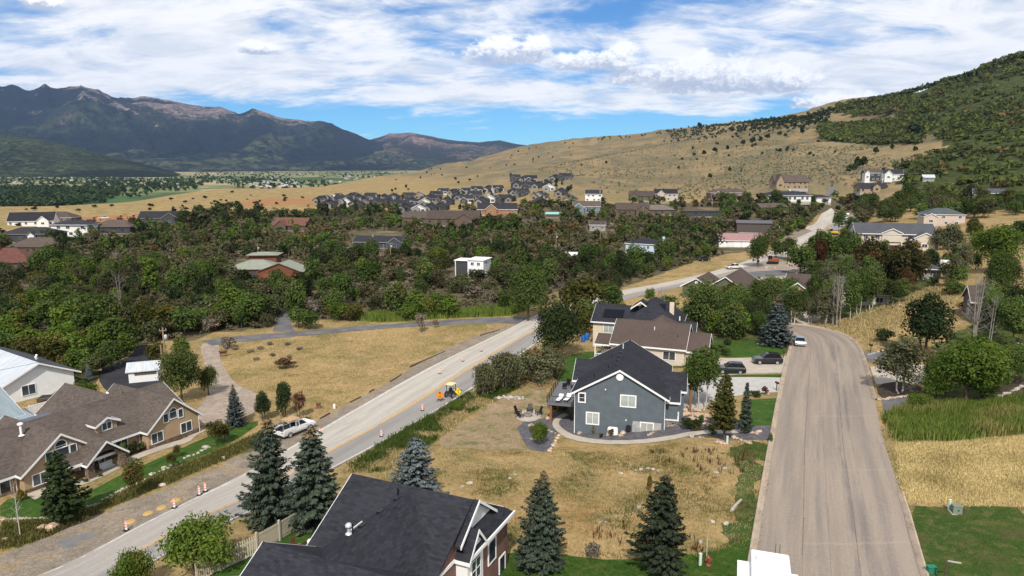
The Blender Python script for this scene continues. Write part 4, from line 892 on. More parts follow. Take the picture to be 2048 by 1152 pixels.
# ------------------------------------------------------------------ building kit
m_white = M_plain('white_trim', (.74, .74, .74), .5, .05, 1.5, bump=0); m_black = M_plain('black_metal', (.012, .012, .014), .4, .1)
m_glass = M_glass('window_glass'); m_blind = M_glass('window_blind', (.05, .06, .06), (.42, .47, .44)); m_dkframe = M_plain('dark_frame', (.03, .026, .024), .5, .1)
m_found = M_plain('foundation_concrete', (.34, .33, .31), .9, .15, 1.2)
_WM = {}
class House:
    def __init__(s, name, label, loc, rz, cat='house', group=None, trim=None, scale=1.0):
        s.o = thing(name, label, cat, loc, rz, group, scale); s.trim = trim or m_white
    def part(s, mb, name, mat, parent=None): return mb.build(name, mat, parent or s.o)
    def wall(s, x0, x1, y0, y1, z0, ze, mat, zr=None, axis='x', base=0.0, bmat=None):
        mb = MB()
        if zr is None: mb.bx(x0, x1, y0, y1, z0, ze)
        elif axis == 'x': mb.prism([(y0, z0), (y1, z0), (y1, ze), ((y0 + y1) / 2, zr), (y0, ze)], 'x', x0, x1)
        else: mb.prism([(x0, z0), (x1, z0), (x1, ze), ((x0 + x1) / 2, zr), (x0, ze)], 'y', y0, y1)
        w = s.part(mb, 'wall', mat)
        if base: s.part(MB().bx(x0 - .03, x1 + .03, y0 - .03, y1 + .03, z0 - .3, z0 + base), 'wall_base', bmat or m_found)
        return w
    def gable_roof(s, x0, x1, y0, y1, ze, zr, axis, mat, oh=.45, rk=.35, th_=.14, fascia=True, ends=(1, 1), ridge_at=None):
        """two slabs; ze, zr are wall-plate and ridge heights at the outline"""
        if axis == 'x': a0, a1, b0, b1 = x0, x1, y0, y1
        else: a0, a1, b0, b1 = y0, y1, x0, x1
        c = (b0 + b1) / 2 if ridge_at is None else ridge_at
        A0, A1 = a0 - rk * ends[0], a1 + rk * ends[1]; mb = MB(); fa = MB()
        P = (lambda a, b, z: (a, b, z)) if axis == 'x' else (lambda a, b, z: (b, a, z))
        for sgn, bb in ((-1, b0), (1, b1)):
            sl = (zr - ze) / abs(c - bb); be = bb + sgn * oh; zb = ze - sl * oh
            v = [P(A0, c, zr), P(A1, c, zr), P(A1, be, zb), P(A0, be, zb)]
            mb.add(v + [(q[0], q[1], q[2] + th_) for q in v], [(0, 1, 2, 3), (7, 6, 5, 4), (0, 4, 5, 1), (1, 5, 6, 2), (2, 6, 7, 3), (3, 7, 4, 0)])
            if fascia:
                w = .035; q0 = P(A0 - w, be + sgn * w, zb - .10); q1 = P(A1 + w, be + sgn * .002, zb + th_ + .015)
                fa.bx(min(q0[0], q1[0]), max(q0[0], q1[0]), min(q0[1], q1[1]), max(q0[1], q1[1]), q0[2], q1[2])
                for e, sg in ((A0, -1), (A1, 1)):
                    if not ends[0 if sg < 0 else 1]: continue
                    L = [P(e, c, zr - .10), P(e, be, zb - .10), P(e, be, zb + th_ + .02), P(e, c, zr + th_ + .02)]; L2 = [P(e + sg * w, c, zr - .10), P(e + sg * w, be, zb - .10), P(e + sg * w, be, zb + th_ + .02), P(e + sg * w, c, zr + th_ + .02)]
                    fa.add(L + L2, [(0, 1, 2, 3), (7, 6, 5, 4), (0, 4, 5, 1), (1, 5, 6, 2), (2, 6, 7, 3), (3, 7, 4, 0)])
        r = s.part(mb, 'roof', mat)
        if fascia: s.part(fa, 'fascia', s.trim, r)
        # ridge cap
        w = .16; sl = (zr - ze) / max(.1, abs(c - b0)); cap = MB(); v = [P(A0, c - w, zr + th_ - sl * w + .02), P(A0, c, zr + th_ + .035), P(A0, c + w, zr + th_ - sl * w + .02)]; v2 = [P(A1, *q) for q in ((c - w, zr + th_ - sl * w + .02), (c, zr + th_ + .035), (c + w, zr + th_ - sl * w + .02))]
        cap.add(v + v2, [(0, 1, 4, 3), (1, 2, 5, 4), (0, 2, 1), (3, 4, 5), (0, 3, 5, 2)]); s.part(cap, 'ridge_cap', mat, r)
        return r
    def hip_roof(s, x0, x1, y0, y1, ze, zr, mat, oh=.5, inset=None):
        W, D = x1 - x0 + 2 * oh, y1 - y0 + 2 * oh; X0, X1, Y0, Y1 = x0 - oh, x1 + oh, y0 - oh, y1 + oh; mb = MB(); t = .14
        if W >= D:
            i = D / 2 if inset is None else inset; r0, r1 = (X0 + i, (Y0 + Y1) / 2, zr), (X1 - i, (Y0 + Y1) / 2, zr)
            top = [(0, 1, 5, 4), (1, 2, 5), (2, 3, 4, 5), (3, 0, 4)]
        else:
            i = W / 2 if inset is None else inset; r0, r1 = ((X0 + X1) / 2, Y0 + i, zr), ((X0 + X1) / 2, Y1 - i, zr)
            top = [(0, 1, 4), (1, 2, 5, 4), (2, 3, 5), (3, 0, 4, 5)]
        z = ze + t - .1
        mb.add([(X0, Y0, z), (X1, Y0, z), (X1, Y1, z), (X0, Y1, z), r0, r1], top + [(3, 2, 1, 0)])
        r = s.part(mb, 'roof', mat); fa = MB(); w = .035; zl, zh = ze - .14, z + .02
        fa.bx(X0 - w, X1 + w, Y0 - w, Y0 - .001, zl, zh); fa.bx(X0 - w, X1 + w, Y1 + .001, Y1 + w, zl, zh); fa.bx(X0 - w, X0 - .001, Y0, Y1, zl, zh); fa.bx(X1 + .001, X1 + w, Y0, Y1, zl, zh)
        s.part(fa, 'fascia', s.trim, r); return r
    def win(s, x, y, z, w, h, face, cols=2, frame=None, glass=None, arch=False, name='window', bars=0, fw=.09):
        """window centred at (x, y, z) on a wall facing '-x','+x','-y','+y'"""
        frame = frame or s.trim; glass = glass or m_glass; key = (round(w, 2), round(h, 2), cols, frame.name, glass.name, arch, bars, fw)
        if key not in _WM:
            f = MB(); g = MB(); d = .07
            f.bx(-w / 2 - fw, -w / 2, -d, .03, -h / 2 - fw, h / 2 + (0 if arch else fw)); f.bx(w / 2, w / 2 + fw, -d, .03, -h / 2 - fw, h / 2 + (0 if arch else fw))
            f.bx(-w / 2, w / 2, -d, .03, -h / 2 - fw, -h / 2)
            if arch:
                n = 10; r0, r1 = w / 2, w / 2 + fw
                for i in range(n):
                    a, b = math.pi * i / n, math.pi * (i + 1) / n
                    f.prism([(r0 * math.cos(a), h / 2 + r0 * math.sin(a)), (r1 * math.cos(a), h / 2 + r1 * math.sin(a)), (r1 * math.cos(b), h / 2 + r1 * math.sin(b)), (r0 * math.cos(b), h / 2 + r0 * math.sin(b))], 'y', -d, .03)
                f.bx(-w / 2, w / 2, -d * .9, .02, h / 2 - .025, h / 2 + .025)
                g.prism([(-w / 2, -h / 2), (w / 2, -h / 2)] + [(r0 * math.cos(math.pi * i / n), h / 2 + r0 * math.sin(math.pi * i / n)) for i in range(n + 1)], 'y', -.035, .02)
            else: f.bx(-w / 2, w / 2, -d, .03, h / 2, h / 2 + fw); g.bx(-w / 2, w / 2, -.035, .02, -h / 2, h / 2)
            for i in range(1, cols): xx = -w / 2 + w * i / cols; f.bx(xx - .03, xx + .03, -d * .92, .01, -h / 2, h / 2)
            for i in range(bars): zz = -h / 2 + h * (i + 1) / (bars + 1); f.bx(-w / 2, w / 2, -d * .88, .01, zz - .02, zz + .02)
            _WM[key] = (f.mesh('window', frame, True), g.mesh('pane', glass, True))
        fm, gm = _WM[key]; o = link_obj(name, fm, s.o, (x, y, z), {'-y': 0, '+x': R(90), '+y': R(180), '-x': R(-90)}[face])
        link_obj('pane', gm, o); return o
    def door(s, x, y, z0, w, h, face, mat, name='door', rows=0):
        mb = MB(); mb.bx(-w / 2, w / 2, -.05, .03, 0, h)
        for i in range(rows): mb.bx(-w / 2 + .06, w / 2 - .06, -.07, -.045, h * (i + .12) / rows, h * (i + .88) / rows)
        o = mb.build(name, mat, s.o, (x, y, z0), {'-y': 0, '+x': R(90), '+y': R(180), '-x': R(-90)}[face])
        t = MB(); t.bx(-w / 2 - .1, -w / 2, -.08, .03, 0, h + .1); t.bx(w / 2, w / 2 + .1, -.08, .03, 0, h + .1); t.bx(-w / 2, w / 2, -.08, .03, h, h + .1); t.build('frame', s.trim, o)
        if not rows: MB().box((w * .36, -.08, h * .48), (.05, .05, .14)).build('handle', m_black, o)
        return o
    def pipe(s, x, y, z, h, r=.06, mat=None, name='vent_pipe', cap=False):
        mb = MB().cyl((x, y, z), (x, y, z + h), r, 8)
        if cap: mb.lathe([(r * 2.2, 0), (r * 2.2, .12), (r * 1.2, .2)], (x, y, z + h), 10); mb.lathe([(r * 2.4, 0), (r * 1.3, .12)], (x, y, z), 10)
        return mb.build(name, mat or m_black, s.o)
    def box(s, name, x0, x1, y0, y1, z0, z1, mat, parent=None, bev=0.0): return MB().bx(x0, x1, y0, y1, z0, z1).build(name, mat, parent or s.o, bev=bev)

sh_black = M_shingle('charcoal_shingles', (.029, .030, .037), .62, .19, .42); sh_brown = M_shingle('brown_shingles', (.098, .080, .069), .5, .19, .42)
sh_grey = M_shingle('grey_shingles', (.075, .078, .088), .3); sh_dkbrown = M_shingle('dark_brown_shingles', (.085, .063, .055), .3); sh_green = M_shingle('green_grey_shingles', (.075, .09, .092), .28)
sh_far = M_plain('far_black_roof', (.022, .022, .027), .9, .2, .6, orand=.25); sh_farbrown = M_plain('far_brown_roof', (.075, .056, .046), .9, .2, .6, orand=.2); sh_red = M_plain('red_brown_roof', (.13, .055, .04), .9, .2, .7); sh_pink = M_ribbed('pink_metal_roof', (.30, .17, .17), .5)
m_stucco = M_plain('tan_stucco', (.36, .255, .155), .9, .1, 1.0); m_greywall = M_lap('blue_grey_siding', (.098, .120, .138), .3, .10)
m_beige = M_plain('beige_siding', (.52, .45, .37), .85, .07, 1.0); m_cream = M_plain('cream_stucco', (.58, .50, .38), .85, .07, 1.0)
m_brickred = M_brick('red_brick', (.15, .055, .038), (.20, .085, .06), (.22, .19, .17)); m_whitewall = M_lap('white_siding', (.72, .73, .73), .25, .05)
m_stone = M_stone('brown_stone', (.20, .14, .10), (.12, .085, .065), (.27, .2, .15)); m_greystone = M_stone('grey_stone', (.28, .25, .22), (.20, .18, .17), (.34, .30, .25), 2.6)
m_timber = M_plain('stained_timber', (.22, .095, .035), .75, .25, 6); m_deck = M_plain('deck_boards', (.13, .135, .15), .8, .12, 3)
m_metalroof = M_ribbed('pale_metal_roof', (.46, .49, .52), .45, .42); m_bluemetal = M_ribbed('blue_grey_metal_roof', (.23, .28, .31), .3, .45); m_olivewall = M_lap('olive_siding', (.10, .105, .06), .2); m_woodwall = M_lap('red_wood_siding', (.15, .055, .03), .22)
m_farwhite = M_plain('far_white_wall', (.66, .65, .62), .85, .08, .6); m_fargrey = M_plain('far_grey_wall', (.23, .22, .21), .85, .12, .6, orand=.2); m_farchar = M_plain('far_charcoal_wall', (.05, .05, .055), .85, .15, .6); m_fartan = M_plain('far_tan_wall', (.30, .22, .14), .85, .15, .6); m_farbrown = M_plain('far_brown_wall', (.11, .08, .058), .85, .15, .6); m_pinkwall = M_plain('pink_stucco', (.47, .39, .33), .85, .07, .7); m_bluewall = M_lap('pale_blue_siding', (.45, .56, .66), .2)
m_solar = M_plain('solar_cells', (.004, .005, .010), .5, .15, 8, spec=.15)

# ------------------------------------------------------------------ grey house on the walk-out lot
g = gnd(1148, 866)
H = House('grey_house', 'blue grey two storey house with charcoal roof, white trim and raised deck', (g.x, g.y, -.95), R(-14)); GH = H
W = 11.3; D = 15.0; ze = 5.55; zr = 8.75
H.wall(0, W, 0, D, -.3, ze, m_greywall, zr, 'y')
H.gable_roof(0, W, 0, D, ze, zr, 'y', sh_black, .5, .35)
H.gable_roof(-.9, 4.4, 6.0, 11.6, ze - .15, ze + 1.75, 'x', sh_black, .4, .3, ends=(1, 0)); H.wall(-.9, 3, 6.0, 11.6, -.3, ze - .2, m_greywall, ze + 1.65, 'x')
H.wall(W - .5, W + 2.2, 4.6, 9.6, 1.8, ze - .2, m_greywall, ze + 1.2, 'x'); H.gable_roof(W - 3, W + 2.2, 4.6, 9.6, ze - .2, ze + 1.25, 'x', sh_black, .4, .35, ends=(0, 1))
H.wall(W - .2, W + 1.5, 0.9, 3.7, 1.0, ze - .55, m_greywall, ze + .35, 'x'); H.gable_roof(W - 2, W + 1.5, .9, 3.7, ze - .55, ze + .35, 'x', sh_black, .3, .3, ends=(0, 1))
H.box('stone_base', W - .05, W + 1.58, .82, 3.78, .6, 2.5, m_greystone); H.box('stone_cap', W - .08, W + 1.68, .72, 3.88, 2.5, 2.62, m_white)
for y in (5.2, 9.0): H.box('porch_post', W + 2.9, W + 3.2, y, y + .3, 1.7, ze - .4, m_timber)
H.win(.95, -.01, 4.85, .68, 1.05, '-y', 1, bars=1, fw=.16); H.win(6.75, -.01, 4.85, 1.75, 1.35, '-y', 2, glass=m_blind, fw=.14); H.win(2.35, -.01, 2.2, 1.45, 1.4, '-y', 2, glass=m_blind, fw=.14)
H.win(9.15, -.01, 1.55, 1.45, 1.25, '-y', 2, glass=m_blind, fw=.14); H.box('window_well', 7.4, 10.9, -.06, -.008, -.1, 2.3, m_found)
MB().tube([(W / 2, -.02, zr - .85), (W / 2, -.12, zr - .85)], .46, 20).build('round_vent', m_white, H.o)
for x, z in ((3.9, 6.15), (6.55, 2.35)): MB().tube([(x, -.01, z), (x, -.12, z)], .09, 10).build('wall_lamp', m_white, H.o)
for x, ln in ((.04, ze - .2), (W - .04, ze - .3)): MB().tube([(x, -.45, ze - .12), (x, -.12, ze - .7), (x, -.09, .0), (x, -.3, -.1)], .05, 6).build('downspout', m_white, H.o)
H.box('electric_meter', 7.35, 7.75, -.25, -.01, .95, 1.95, M_plain('meter_grey', (.30, .31, .32), .5, .08)); H.box('meter_panel', 7.85, 8.4, -.18, -.01, .85, 1.6, MATS['meter_grey'])
MB().tube([(6.9, -.25, 1.5), (6.9, -.55, 1.55)], .34, 14).build('satellite_dish', m_black, H.o)
H.box('concrete_step', 2.6, 6.2, -.08, -.005, -.3, .18, m_found)
for (x, y, h, c) in ((2.2, 2.2, .55, 0), (3.8, 3.8, .4, 0), (4.7, 6.2, .4, 0), (3.6, 9.6, .4, 0), (5.0, 11.4, .75, 1)): H.pipe(x, y, ze + (zr - ze) * min(x, W - x) / (W / 2) + .1, h, .055, m_white if c else None)
for y in (3.4, 5.4, 7.6, 9.7, 12.0): H.box('roof_vent', W / 2 - 1.0, W / 2 - .55, y, y + .35, zr - .42, zr - .22, m_black)
# deck on the left side
dk = H.box('deck', -4.1, -.02, 2.6, 12.2, 2.55, 2.85, m_deck)
for y in (2.9, 8.0, 12.0): H.box('deck_post', -3.75, -3.45, y - .15, y + .15, -.4, 2.54, m_timber)
rl = MB(); rl.bx(-4.1, -4.05, 2.6, 12.2, 3.78, 3.84); rl.bx(-4.1, -.02, 2.6, 2.65, 3.78, 3.84); rl.bx(-4.1, -4.05, 2.6, 12.2, 3.0, 3.03); rl.bx(-4.1, -.02, 2.6, 2.65, 3.0, 3.03)
rail = rl.build('deck_rail', m_black, H.o)
for y in np.arange(2.62, 12.2, 1.55): MB().bx(-4.12, -4.04, y, y + .06, 2.85, 3.86).build('rail_post', m_black, rail)
for y in np.arange(2.9, 12.1, .4): MB().bx(-4.085, -4.065, y, y + .02, 3.03, 3.78).build('baluster', m_black, rail)
for x in np.arange(-3.7, -.1, .4): MB().bx(x, x + .02, 2.615, 2.635, 3.03, 3.78).build('baluster', m_black, rail)
st = MB()
for i in range(13): st.bx(-1.5, -.3, 3.4 + i * .29, 3.72 + i * .29, 2.4 - i * .2, 2.46 - i * .2)
st.bx(-1.54, -1.5, 3.3, 7.3, -.2, -.1); st.build('deck_stair', m_deck, H.o)
H.door(-.005, 4.6, 2.9, 1.8, 2.1, '-x', m_glass, 'glass_door'); H.win(-.91, 8.8, 4.3, 1.6, 1.3, '-x', 2); H.win(-.91, 8.8, 1.2, 1.6, 1.3, '-x', 2)

# ------------------------------------------------------------------ brown-roofed long house by the main road
H = House('tan_ranch_house', 'long tan stucco house with brown shingle roof, dormers and stone porch', (-42.2, 88.8, -2.05), R(61)); LH = H
ze, zr, dp = 2.62, 5.75, 11.6
H.wall(-36, -.3, .8, dp, -.4, ze, m_stucco, zr, 'x'); H.gable_roof(-36, -.3, .8, dp, ze, zr, 'x', sh_brown, .55, .3)
for x0, x1 in ((-36, -21.6), (-12.2, -7.4)): H.box('stone_base', x0, x1, .68, .79, -.4, .75, m_stone)
# right cross wing
H.wall(-7.2, 0, -.7, 9, -.4, ze, m_stucco, zr - .1, 'y'); H.gable_roof(-7.2, 0, -.7, 11.0, ze, zr - .05, 'y', sh_brown, .35, .45); H.box('stone_base', -7.25, .05, -.80, -.69, -.4, .65, m_stone)
H.win(-3.6, -.71, 3.55, .95, .85, '-y', 1, arch=True, glass=m_glass); H.win(-4.65, -.71, 3.45, .6, 1.05, '-y', 1); H.win(-2.55, -.71, 3.45, .6, 1.05, '-y', 1)
H.win(-1.9, -.71, 1.35, 1.5, 1.25, '-y', 2); H.win(-6.0, -.71, 1.35, 1.5, 1.25, '-y', 2); H.win(-9.7, .79, 1.45, 1.4, 1.5, '-y', 2); H.win(.01, 2.5, 1.4, 1.4, 1.2, '+x', 2)
# middle gable and porch
H.wall(-21.2, -13.2, -.4, 8, -.4, ze, m_stucco, zr - .15, 'y'); H.gable_roof(-21.2, -13.2, -.4, 10.6, ze, zr - .1, 'y', sh_brown, .45, .4)
H.win(-17.2, -.41, 3.55, 1.6, .95, '-y', 1, arch=False); H.win(-17.2, -.44, 4.2, 1.2, .25, '-y', 1, arch=True); H.win(-18.5, -.41, 3.5, .65, .95, '-y', 1); H.win(-15.9, -.41, 3.5, .65, .95, '-y', 1)
H.box('stone_base', -21.25, -13.15, -.50, -.39, -.4, .7, m_stone); H.win(-19.6, -.41, 1.4, 1.5, 1.2, '-y', 2)
sl = MB(); sl.add([(-18.2, -.3, 3.05), (-11.9, -.3, 3.05), (-11.9, -2.5, 2.15), (-18.2, -2.5, 2.15), (-18.2, -.3, 3.2), (-11.9, -.3, 3.2), (-11.9, -2.5, 2.3), (-18.2, -2.5, 2.3)], [(0, 3, 2, 1), (4, 5, 6, 7), (0, 1, 5, 4), (1, 2, 6, 5), (2, 3, 7, 6), (3, 0, 4, 7)])
H.part(sl, 'porch_roof', sh_brown); H.box('porch_fascia', -18.25, -11.85, -2.56, -2.5, 2.02, 2.33, m_white)
H.gable_roof(-16.0, -11.8, -3.2, 1.5, 2.35, 4.15, 'y', sh_brown, .35, .35, ends=(1, 0))
ar = MB(); n = 10
out = [(-16.0, 2.3), (-13.9, 4.05), (-11.8, 2.3)]; ar.prism([(-16.0, 1.9), (-16.0, 2.3), (-13.9, 4.08), (-11.8, 2.3), (-11.8, 1.9)] + [(-13.9 + 1.5 * math.cos(math.pi * i / n), 1.9 + 1.15 * math.sin(math.pi * i / n)) for i in range(n + 1)], 'y', -3.15, -2.8)
H.part(ar, 'stone_arch', m_stone)
for x in (-15.75, -12.05): MB().box((x, -2.97, .75), (.85, .75, 2.35), top=(.82, .82)).build('stone_pillar', m_stone, H.o)
H.box('porch_floor', -18.4, -11.3, -3.7, -.4, -.35, -.02, M_plain('porch_brick', (.13, .095, .095), .9, .15, 4)); H.box('porch_step', -18.2, -11.5, -4.1, -3.7, -.4, -.18, M_plain('step_paint', (.07, .045, .06), .8, .1))
H.door(-14.9, -.41, -.02, 1.0, 2.1, '-y', M_plain('dark_door', (.02, .02, .016), .4, .1)); H.win(-13.6, -.41, 1.1, .5, 1.9, '-y', 1); H.win(-12.6, .79, 1.3, 1.2, 1.4, '-y', 2)
# dormers
for dx in (-10.6, -24.6):
    H.wall(dx - 1.25, dx + 1.25, 1.9, 5.2, 3.0, 4.35, m_stucco, 5.0, 'y'); H.gable_roof(dx - 1.25, dx + 1.25, 1.9, 5.0, 4.35, 5.0, 'y', sh_brown, .3, .35, ends=(1, 0)); H.win(dx, 1.89, 3.95, 1.1, .85, '-y', 2)
H.win(-23.0, .79, 1.4, 1.9, 1.4, '-y', 2); H.win(-29.0, .79, 1.4, 1.9, 1.4, '-y', 2)
for x in (-7.45, -.05, -21.5, -12.0): MB().tube([(x, .3, 2.5), (x, .62 if x not in (-.05,) else -.8, 2.1), (x, .62 if x != -.05 else -.8, -.1)], .05, 6).build('downspout', m_white, H.o)
# rear wings, pergola roof and vents
H.wall(-10, -2.5, 9, 18, -.4, ze, m_stucco, zr - .35, 'y'); H.gable_roof(-10, -2.5, 7, 18, ze, zr - .3, 'y', sh_brown, .45, .4, ends=(0, 1))
H.wall(-32, -27, 9, 13.6, -.4, ze, m_stucco, zr - 1.3, 'y'); H.gable_roof(-32, -27, 7, 13.6, ze, zr - 1.25, 'y', sh_brown, .45, .4, ends=(0, 1))
H.pipe(-18.6, 4.6, 5.0, 1.3, .14, m_white, 'chimney_pipe', True); H.pipe(-22.6, 3.4, 4.1, .5); H.pipe(-6.0, 9, 4.9, .6, .08, m_white, cap=True); H.pipe(-4.5, 8.2, 5.0, .5); H.pipe(-8.4, 8.0, 4.6, .3, .12, m_white)
pg = House('pergola', 'long timber pergola with dark panel roof behind the tan house', (0, 0, 0), 0, 'pergola'); pg.o.location = LH.o.matrix_basis @ Vector((-17.6, 14.2, 0)) if False else Vector((-42.2, 88.8, -2.05)) + Matrix.Rotation(R(61), 3, 'Z') @ Vector((-17.2, 13.5, 0)); pg.o.rotation_euler = (0, 0, R(61))
pg.box('panel_roof', 0, 11.5, 0, 3.0, 2.7, 2.85, M_plain('blue_grey_panel', (.09, .10, .13), .5, .1))
for i in range(16): MB().bx(.2 + i * .73, .34 + i * .73, -.9, 3.2, 2.45, 2.66).build('rafter', M_plain('honey_timber', (.36, .20, .06), .7, .2, 5), pg.o)
for x in (.3, 5.6, 11): MB().bx(x, x + .18, -.3, -.12, -.3, 2.44).build('post', m_white, pg.o)

# ------------------------------------------------------------------ near house with the charcoal roof
g0 = Vector((-6.8, 46.2, 3.2))
H = House('charcoal_roof_house', 'large near house with charcoal shingle roof, red brick walls and white gables', g0, R(-24)); BH = H
ze, zr = 4.45, 7.3
H.wall(-5.0, 4.45, -4.9, 4.6, -.6, ze, m_brickred, zr - .12, 'x'); H.gable_roof(-5.0, 4.65, -5.1, 4.8, ze, zr, 'x', sh_black, .35, .35, ends=(1, 0))
# right gable: white face set back over a skirt roof
gf = MB(); gf.prism([(-2.3, ze + 1.15), (0, zr - .1), (2.3, ze + 1.15)], 'x', 4.66, 4.72); H.part(gf, 'gable_face', M_plain('white_panel', (.66, .66, .66), .6, .05))
fa = MB()
for sg in (-1, 1): fa.add([(5.025, 0, zr + .16), (5.025, sg * 2.75, ze + 1.0), (5.025, sg * 2.75, ze + .78), (5.025, 0, zr - .06), (5.09, 0, zr + .16), (5.09, sg * 2.75, ze + 1.0), (5.09, sg * 2.75, ze + .78), (5.09, 0, zr - .06)], [(0, 1, 2, 3), (7, 6, 5, 4), (0, 4, 5, 1), (1, 5, 6, 2), (2, 6, 7, 3)])
H.part(fa, 'gable_fascia', m_white); go_ = MB()
for sg in (-1, 1): go_.add([(4.6, 0, zr + .15), (5.02, 0, zr + .15), (5.02, sg * 2.75, ze + .98), (4.6, sg * 2.75, ze + .98), (4.6, 0, zr - .05), (5.02, 0, zr - .05), (5.02, sg * 2.75, ze + .80), (4.6, sg * 2.75, ze + .80)], [(0, 1, 2, 3), (7, 6, 5, 4), (0, 4, 5, 1), (1, 5, 6, 2), (2, 6, 7, 3), (3, 7, 4, 0)])
H.part(go_, 'gable_overhang', sh_black)
hp = MB(); hp.add([(4.67, -2.5, ze + 1.1), (4.67, 2.6, ze + 1.1), (5.5, 4.6, ze + .05), (5.5, -2.2, ze + .05), (4.67, 4.9, ze + .12)], [(0, 3, 2, 1), (1, 2, 4)]); hp.add([(4.67, -2.5, ze + .9), (4.67, 4.9, ze - .1), (5.5, 4.6, ze - .1), (5.5, -2.2, ze - .1)], [(0, 1, 2, 3)])
H.part(hp, 'skirt_roof', sh_black); H.box('gutter', 5.5, 5.62, -2.2, 4.75, ze - .12, ze + .1, m_white); H.wall(4.4, 5.15, .3, 4.3, -.6, ze - .1, m_brickred); H.win(5.16, 1.6, 2.9, 1.1, 1.6, '+x', 1); H.win(5.16, 3.3, .9, .9, 1.3, '+x', 1)
# spine towards the near wing
H.wall(-4.0, 4.1, -9.2, -4, -.6, ze, m_brickred, zr - .2, 'y'); H.gable_roof(-4.1, 4.1, -9.9, -.5, ze, zr - .02, 'y', sh_black, .3, .0, fascia=False, ends=(0, 0))
H.box('gutter', 4.42, 4.52, -9.2, -2.4, ze - .30, ze - .08, m_white)
# white bay with arched window
H.wall(3.8, 5.3, -2.35, -.05, -.6, ze + .05, m_whitewall, ze + 1.35, 'x'); H.gable_roof(1.5, 5.3, -2.35, -.05, ze + .05, ze + 1.45, 'x', sh_black, .25, .3, ends=(0, 1))
H.win(5.31, -1.2, 2.75, 1.25, 2.2, '+x', 2, arch=True, bars=2); H.win(4.8, -2.36, 1.6, .6, 1.6, '-y', 1)
# near wing
H.wall(-4.2, 4.1, -14.4, -5.4, -.6, ze - .2, m_brickred, zr - .25, 'x'); H.gable_roof(-4.3, 4.1, -14.6, -5.2, ze - .1, zr - .12, 'x', sh_black, .35, .35, ends=(1, 1))
for (x, y) in ((-3.9, -12.0), (-.9, -12.3)):
    z0 = zr - .12 - (abs(y + 9.9) / 4.7) * (zr - .02 - ze); H.box('roof_vent', x, x + .5, y, y + .42, z0 + .1, z0 + .3, m_black)
for y in (-1.2, -3.2, -5.2): H.box('ridge_vent', -.72, -.42, y - .55, y, zr - .30, zr - .12, m_black)
H.pipe(-.9, -.9, zr - .4, .7, .05); H.pipe(-.5, -6.6, zr - .2, .7, .05); H.pipe(-.95, -6.4, zr - .4, .5, .10, M_plain('galvanised', (.55, .56, .57), .35, .1, metal=.3), 'flue', True)
MB().box((-1.9, -4.5, ze + 1.75), (.06, 1.5, .1)).build('flashing', m_white, H.o)
for y in (-2.0, -4.7): H.box('eave_trim', -5.75, -5.30, y - .12, y + .12, ze - .15, ze + .05, m_white)

# ------------------------------------------------------------------ neighbours
def house_px(name, label, cx, cy, W, D, hs, rise, rz, wall, roof, trim=None, axis='x', hip=False, rows=1, cols=3, win=(1.3, 1.1), wing=None, garage=0, chim=None, gl=None, group=None, base=True, sink=.3, cat='house', frame=None, z=None, back=0.0, gdoor=None, oh=.45):
    """house whose near wall foot is centred at a photograph point; W along the near wall"""
    g = gnd(cx, cy); zz = g.z if z is None else z; h = House(name, label, (g.x, g.y, zz), R(rz), cat, group, trim); x0, x1 = -W / 2, W / 2
    if hip: h.wall(x0, x1, 0, D, -sink * 3, hs, wall); h.hip_roof(x0, x1, 0, D, hs, hs + rise, roof, oh)
    else: h.wall(x0, x1, 0, D, -sink * 3, hs, wall, hs + rise, axis); h.gable_roof(x0, x1, 0, D, hs, hs + rise, axis, roof, oh, .35)
    if base: h.box('foundation', x0 - .06, x1 + .06, -.06, D + .06, -sink * 3 - 1.0, .25, m_found)
    sh = hs / rows
    if cols:
        for r_ in range(rows):
            for i in range(cols):
                x = x0 + W * (i + .5) / cols + (.12 * W / cols if (i + r_) % 2 else -.1 * W / cols)
                if garage and r_ == 0 and i < garage: h.door(x, -.01, .05, 2.6, 2.1, '-y', gdoor or m_farbrown, 'garage_door', 3)
                else: h.win(x, -.01, r_ * sh + sh * .56, win[0], min(win[1], sh * .55), '-y', 2, frame, gl)
            h.win(x1 + .01, D * .35, r_ * sh + sh * .56, 1.1, min(win[1], sh * .5), '+x', 2, frame, gl); h.win(x0 - .01, D * .35, r_ * sh + sh * .56, 1.1, min(win[1], sh * .5), '-x', 2, frame, gl)
    if wing:
        wx, ww, wd, wh, wr = wing[:5]; wm = wing[5] if len(wing) > 5 else wall
        h.wall(wx - ww / 2, wx + ww / 2, -wd, D * .5, -sink * 3, wh, wm, wh + wr, 'y'); h.gable_roof(wx - ww / 2, wx + ww / 2, -wd, D * .5, wh, wh + wr, 'y', roof, .4, .35, ends=(1, 0)); h.win(wx, -wd - .01, wh * .55, min(1.6, ww * .4), 1.2, '-y', 2, frame, gl)
    if chim: MB().bx(chim[0] - .45, chim[0] + .45, chim[1] - .4, chim[1] + .4, 0, hs + rise + chim[2]).build('chimney', chim[3] if len(chim) > 3 else m_greystone, h.o)
    return h
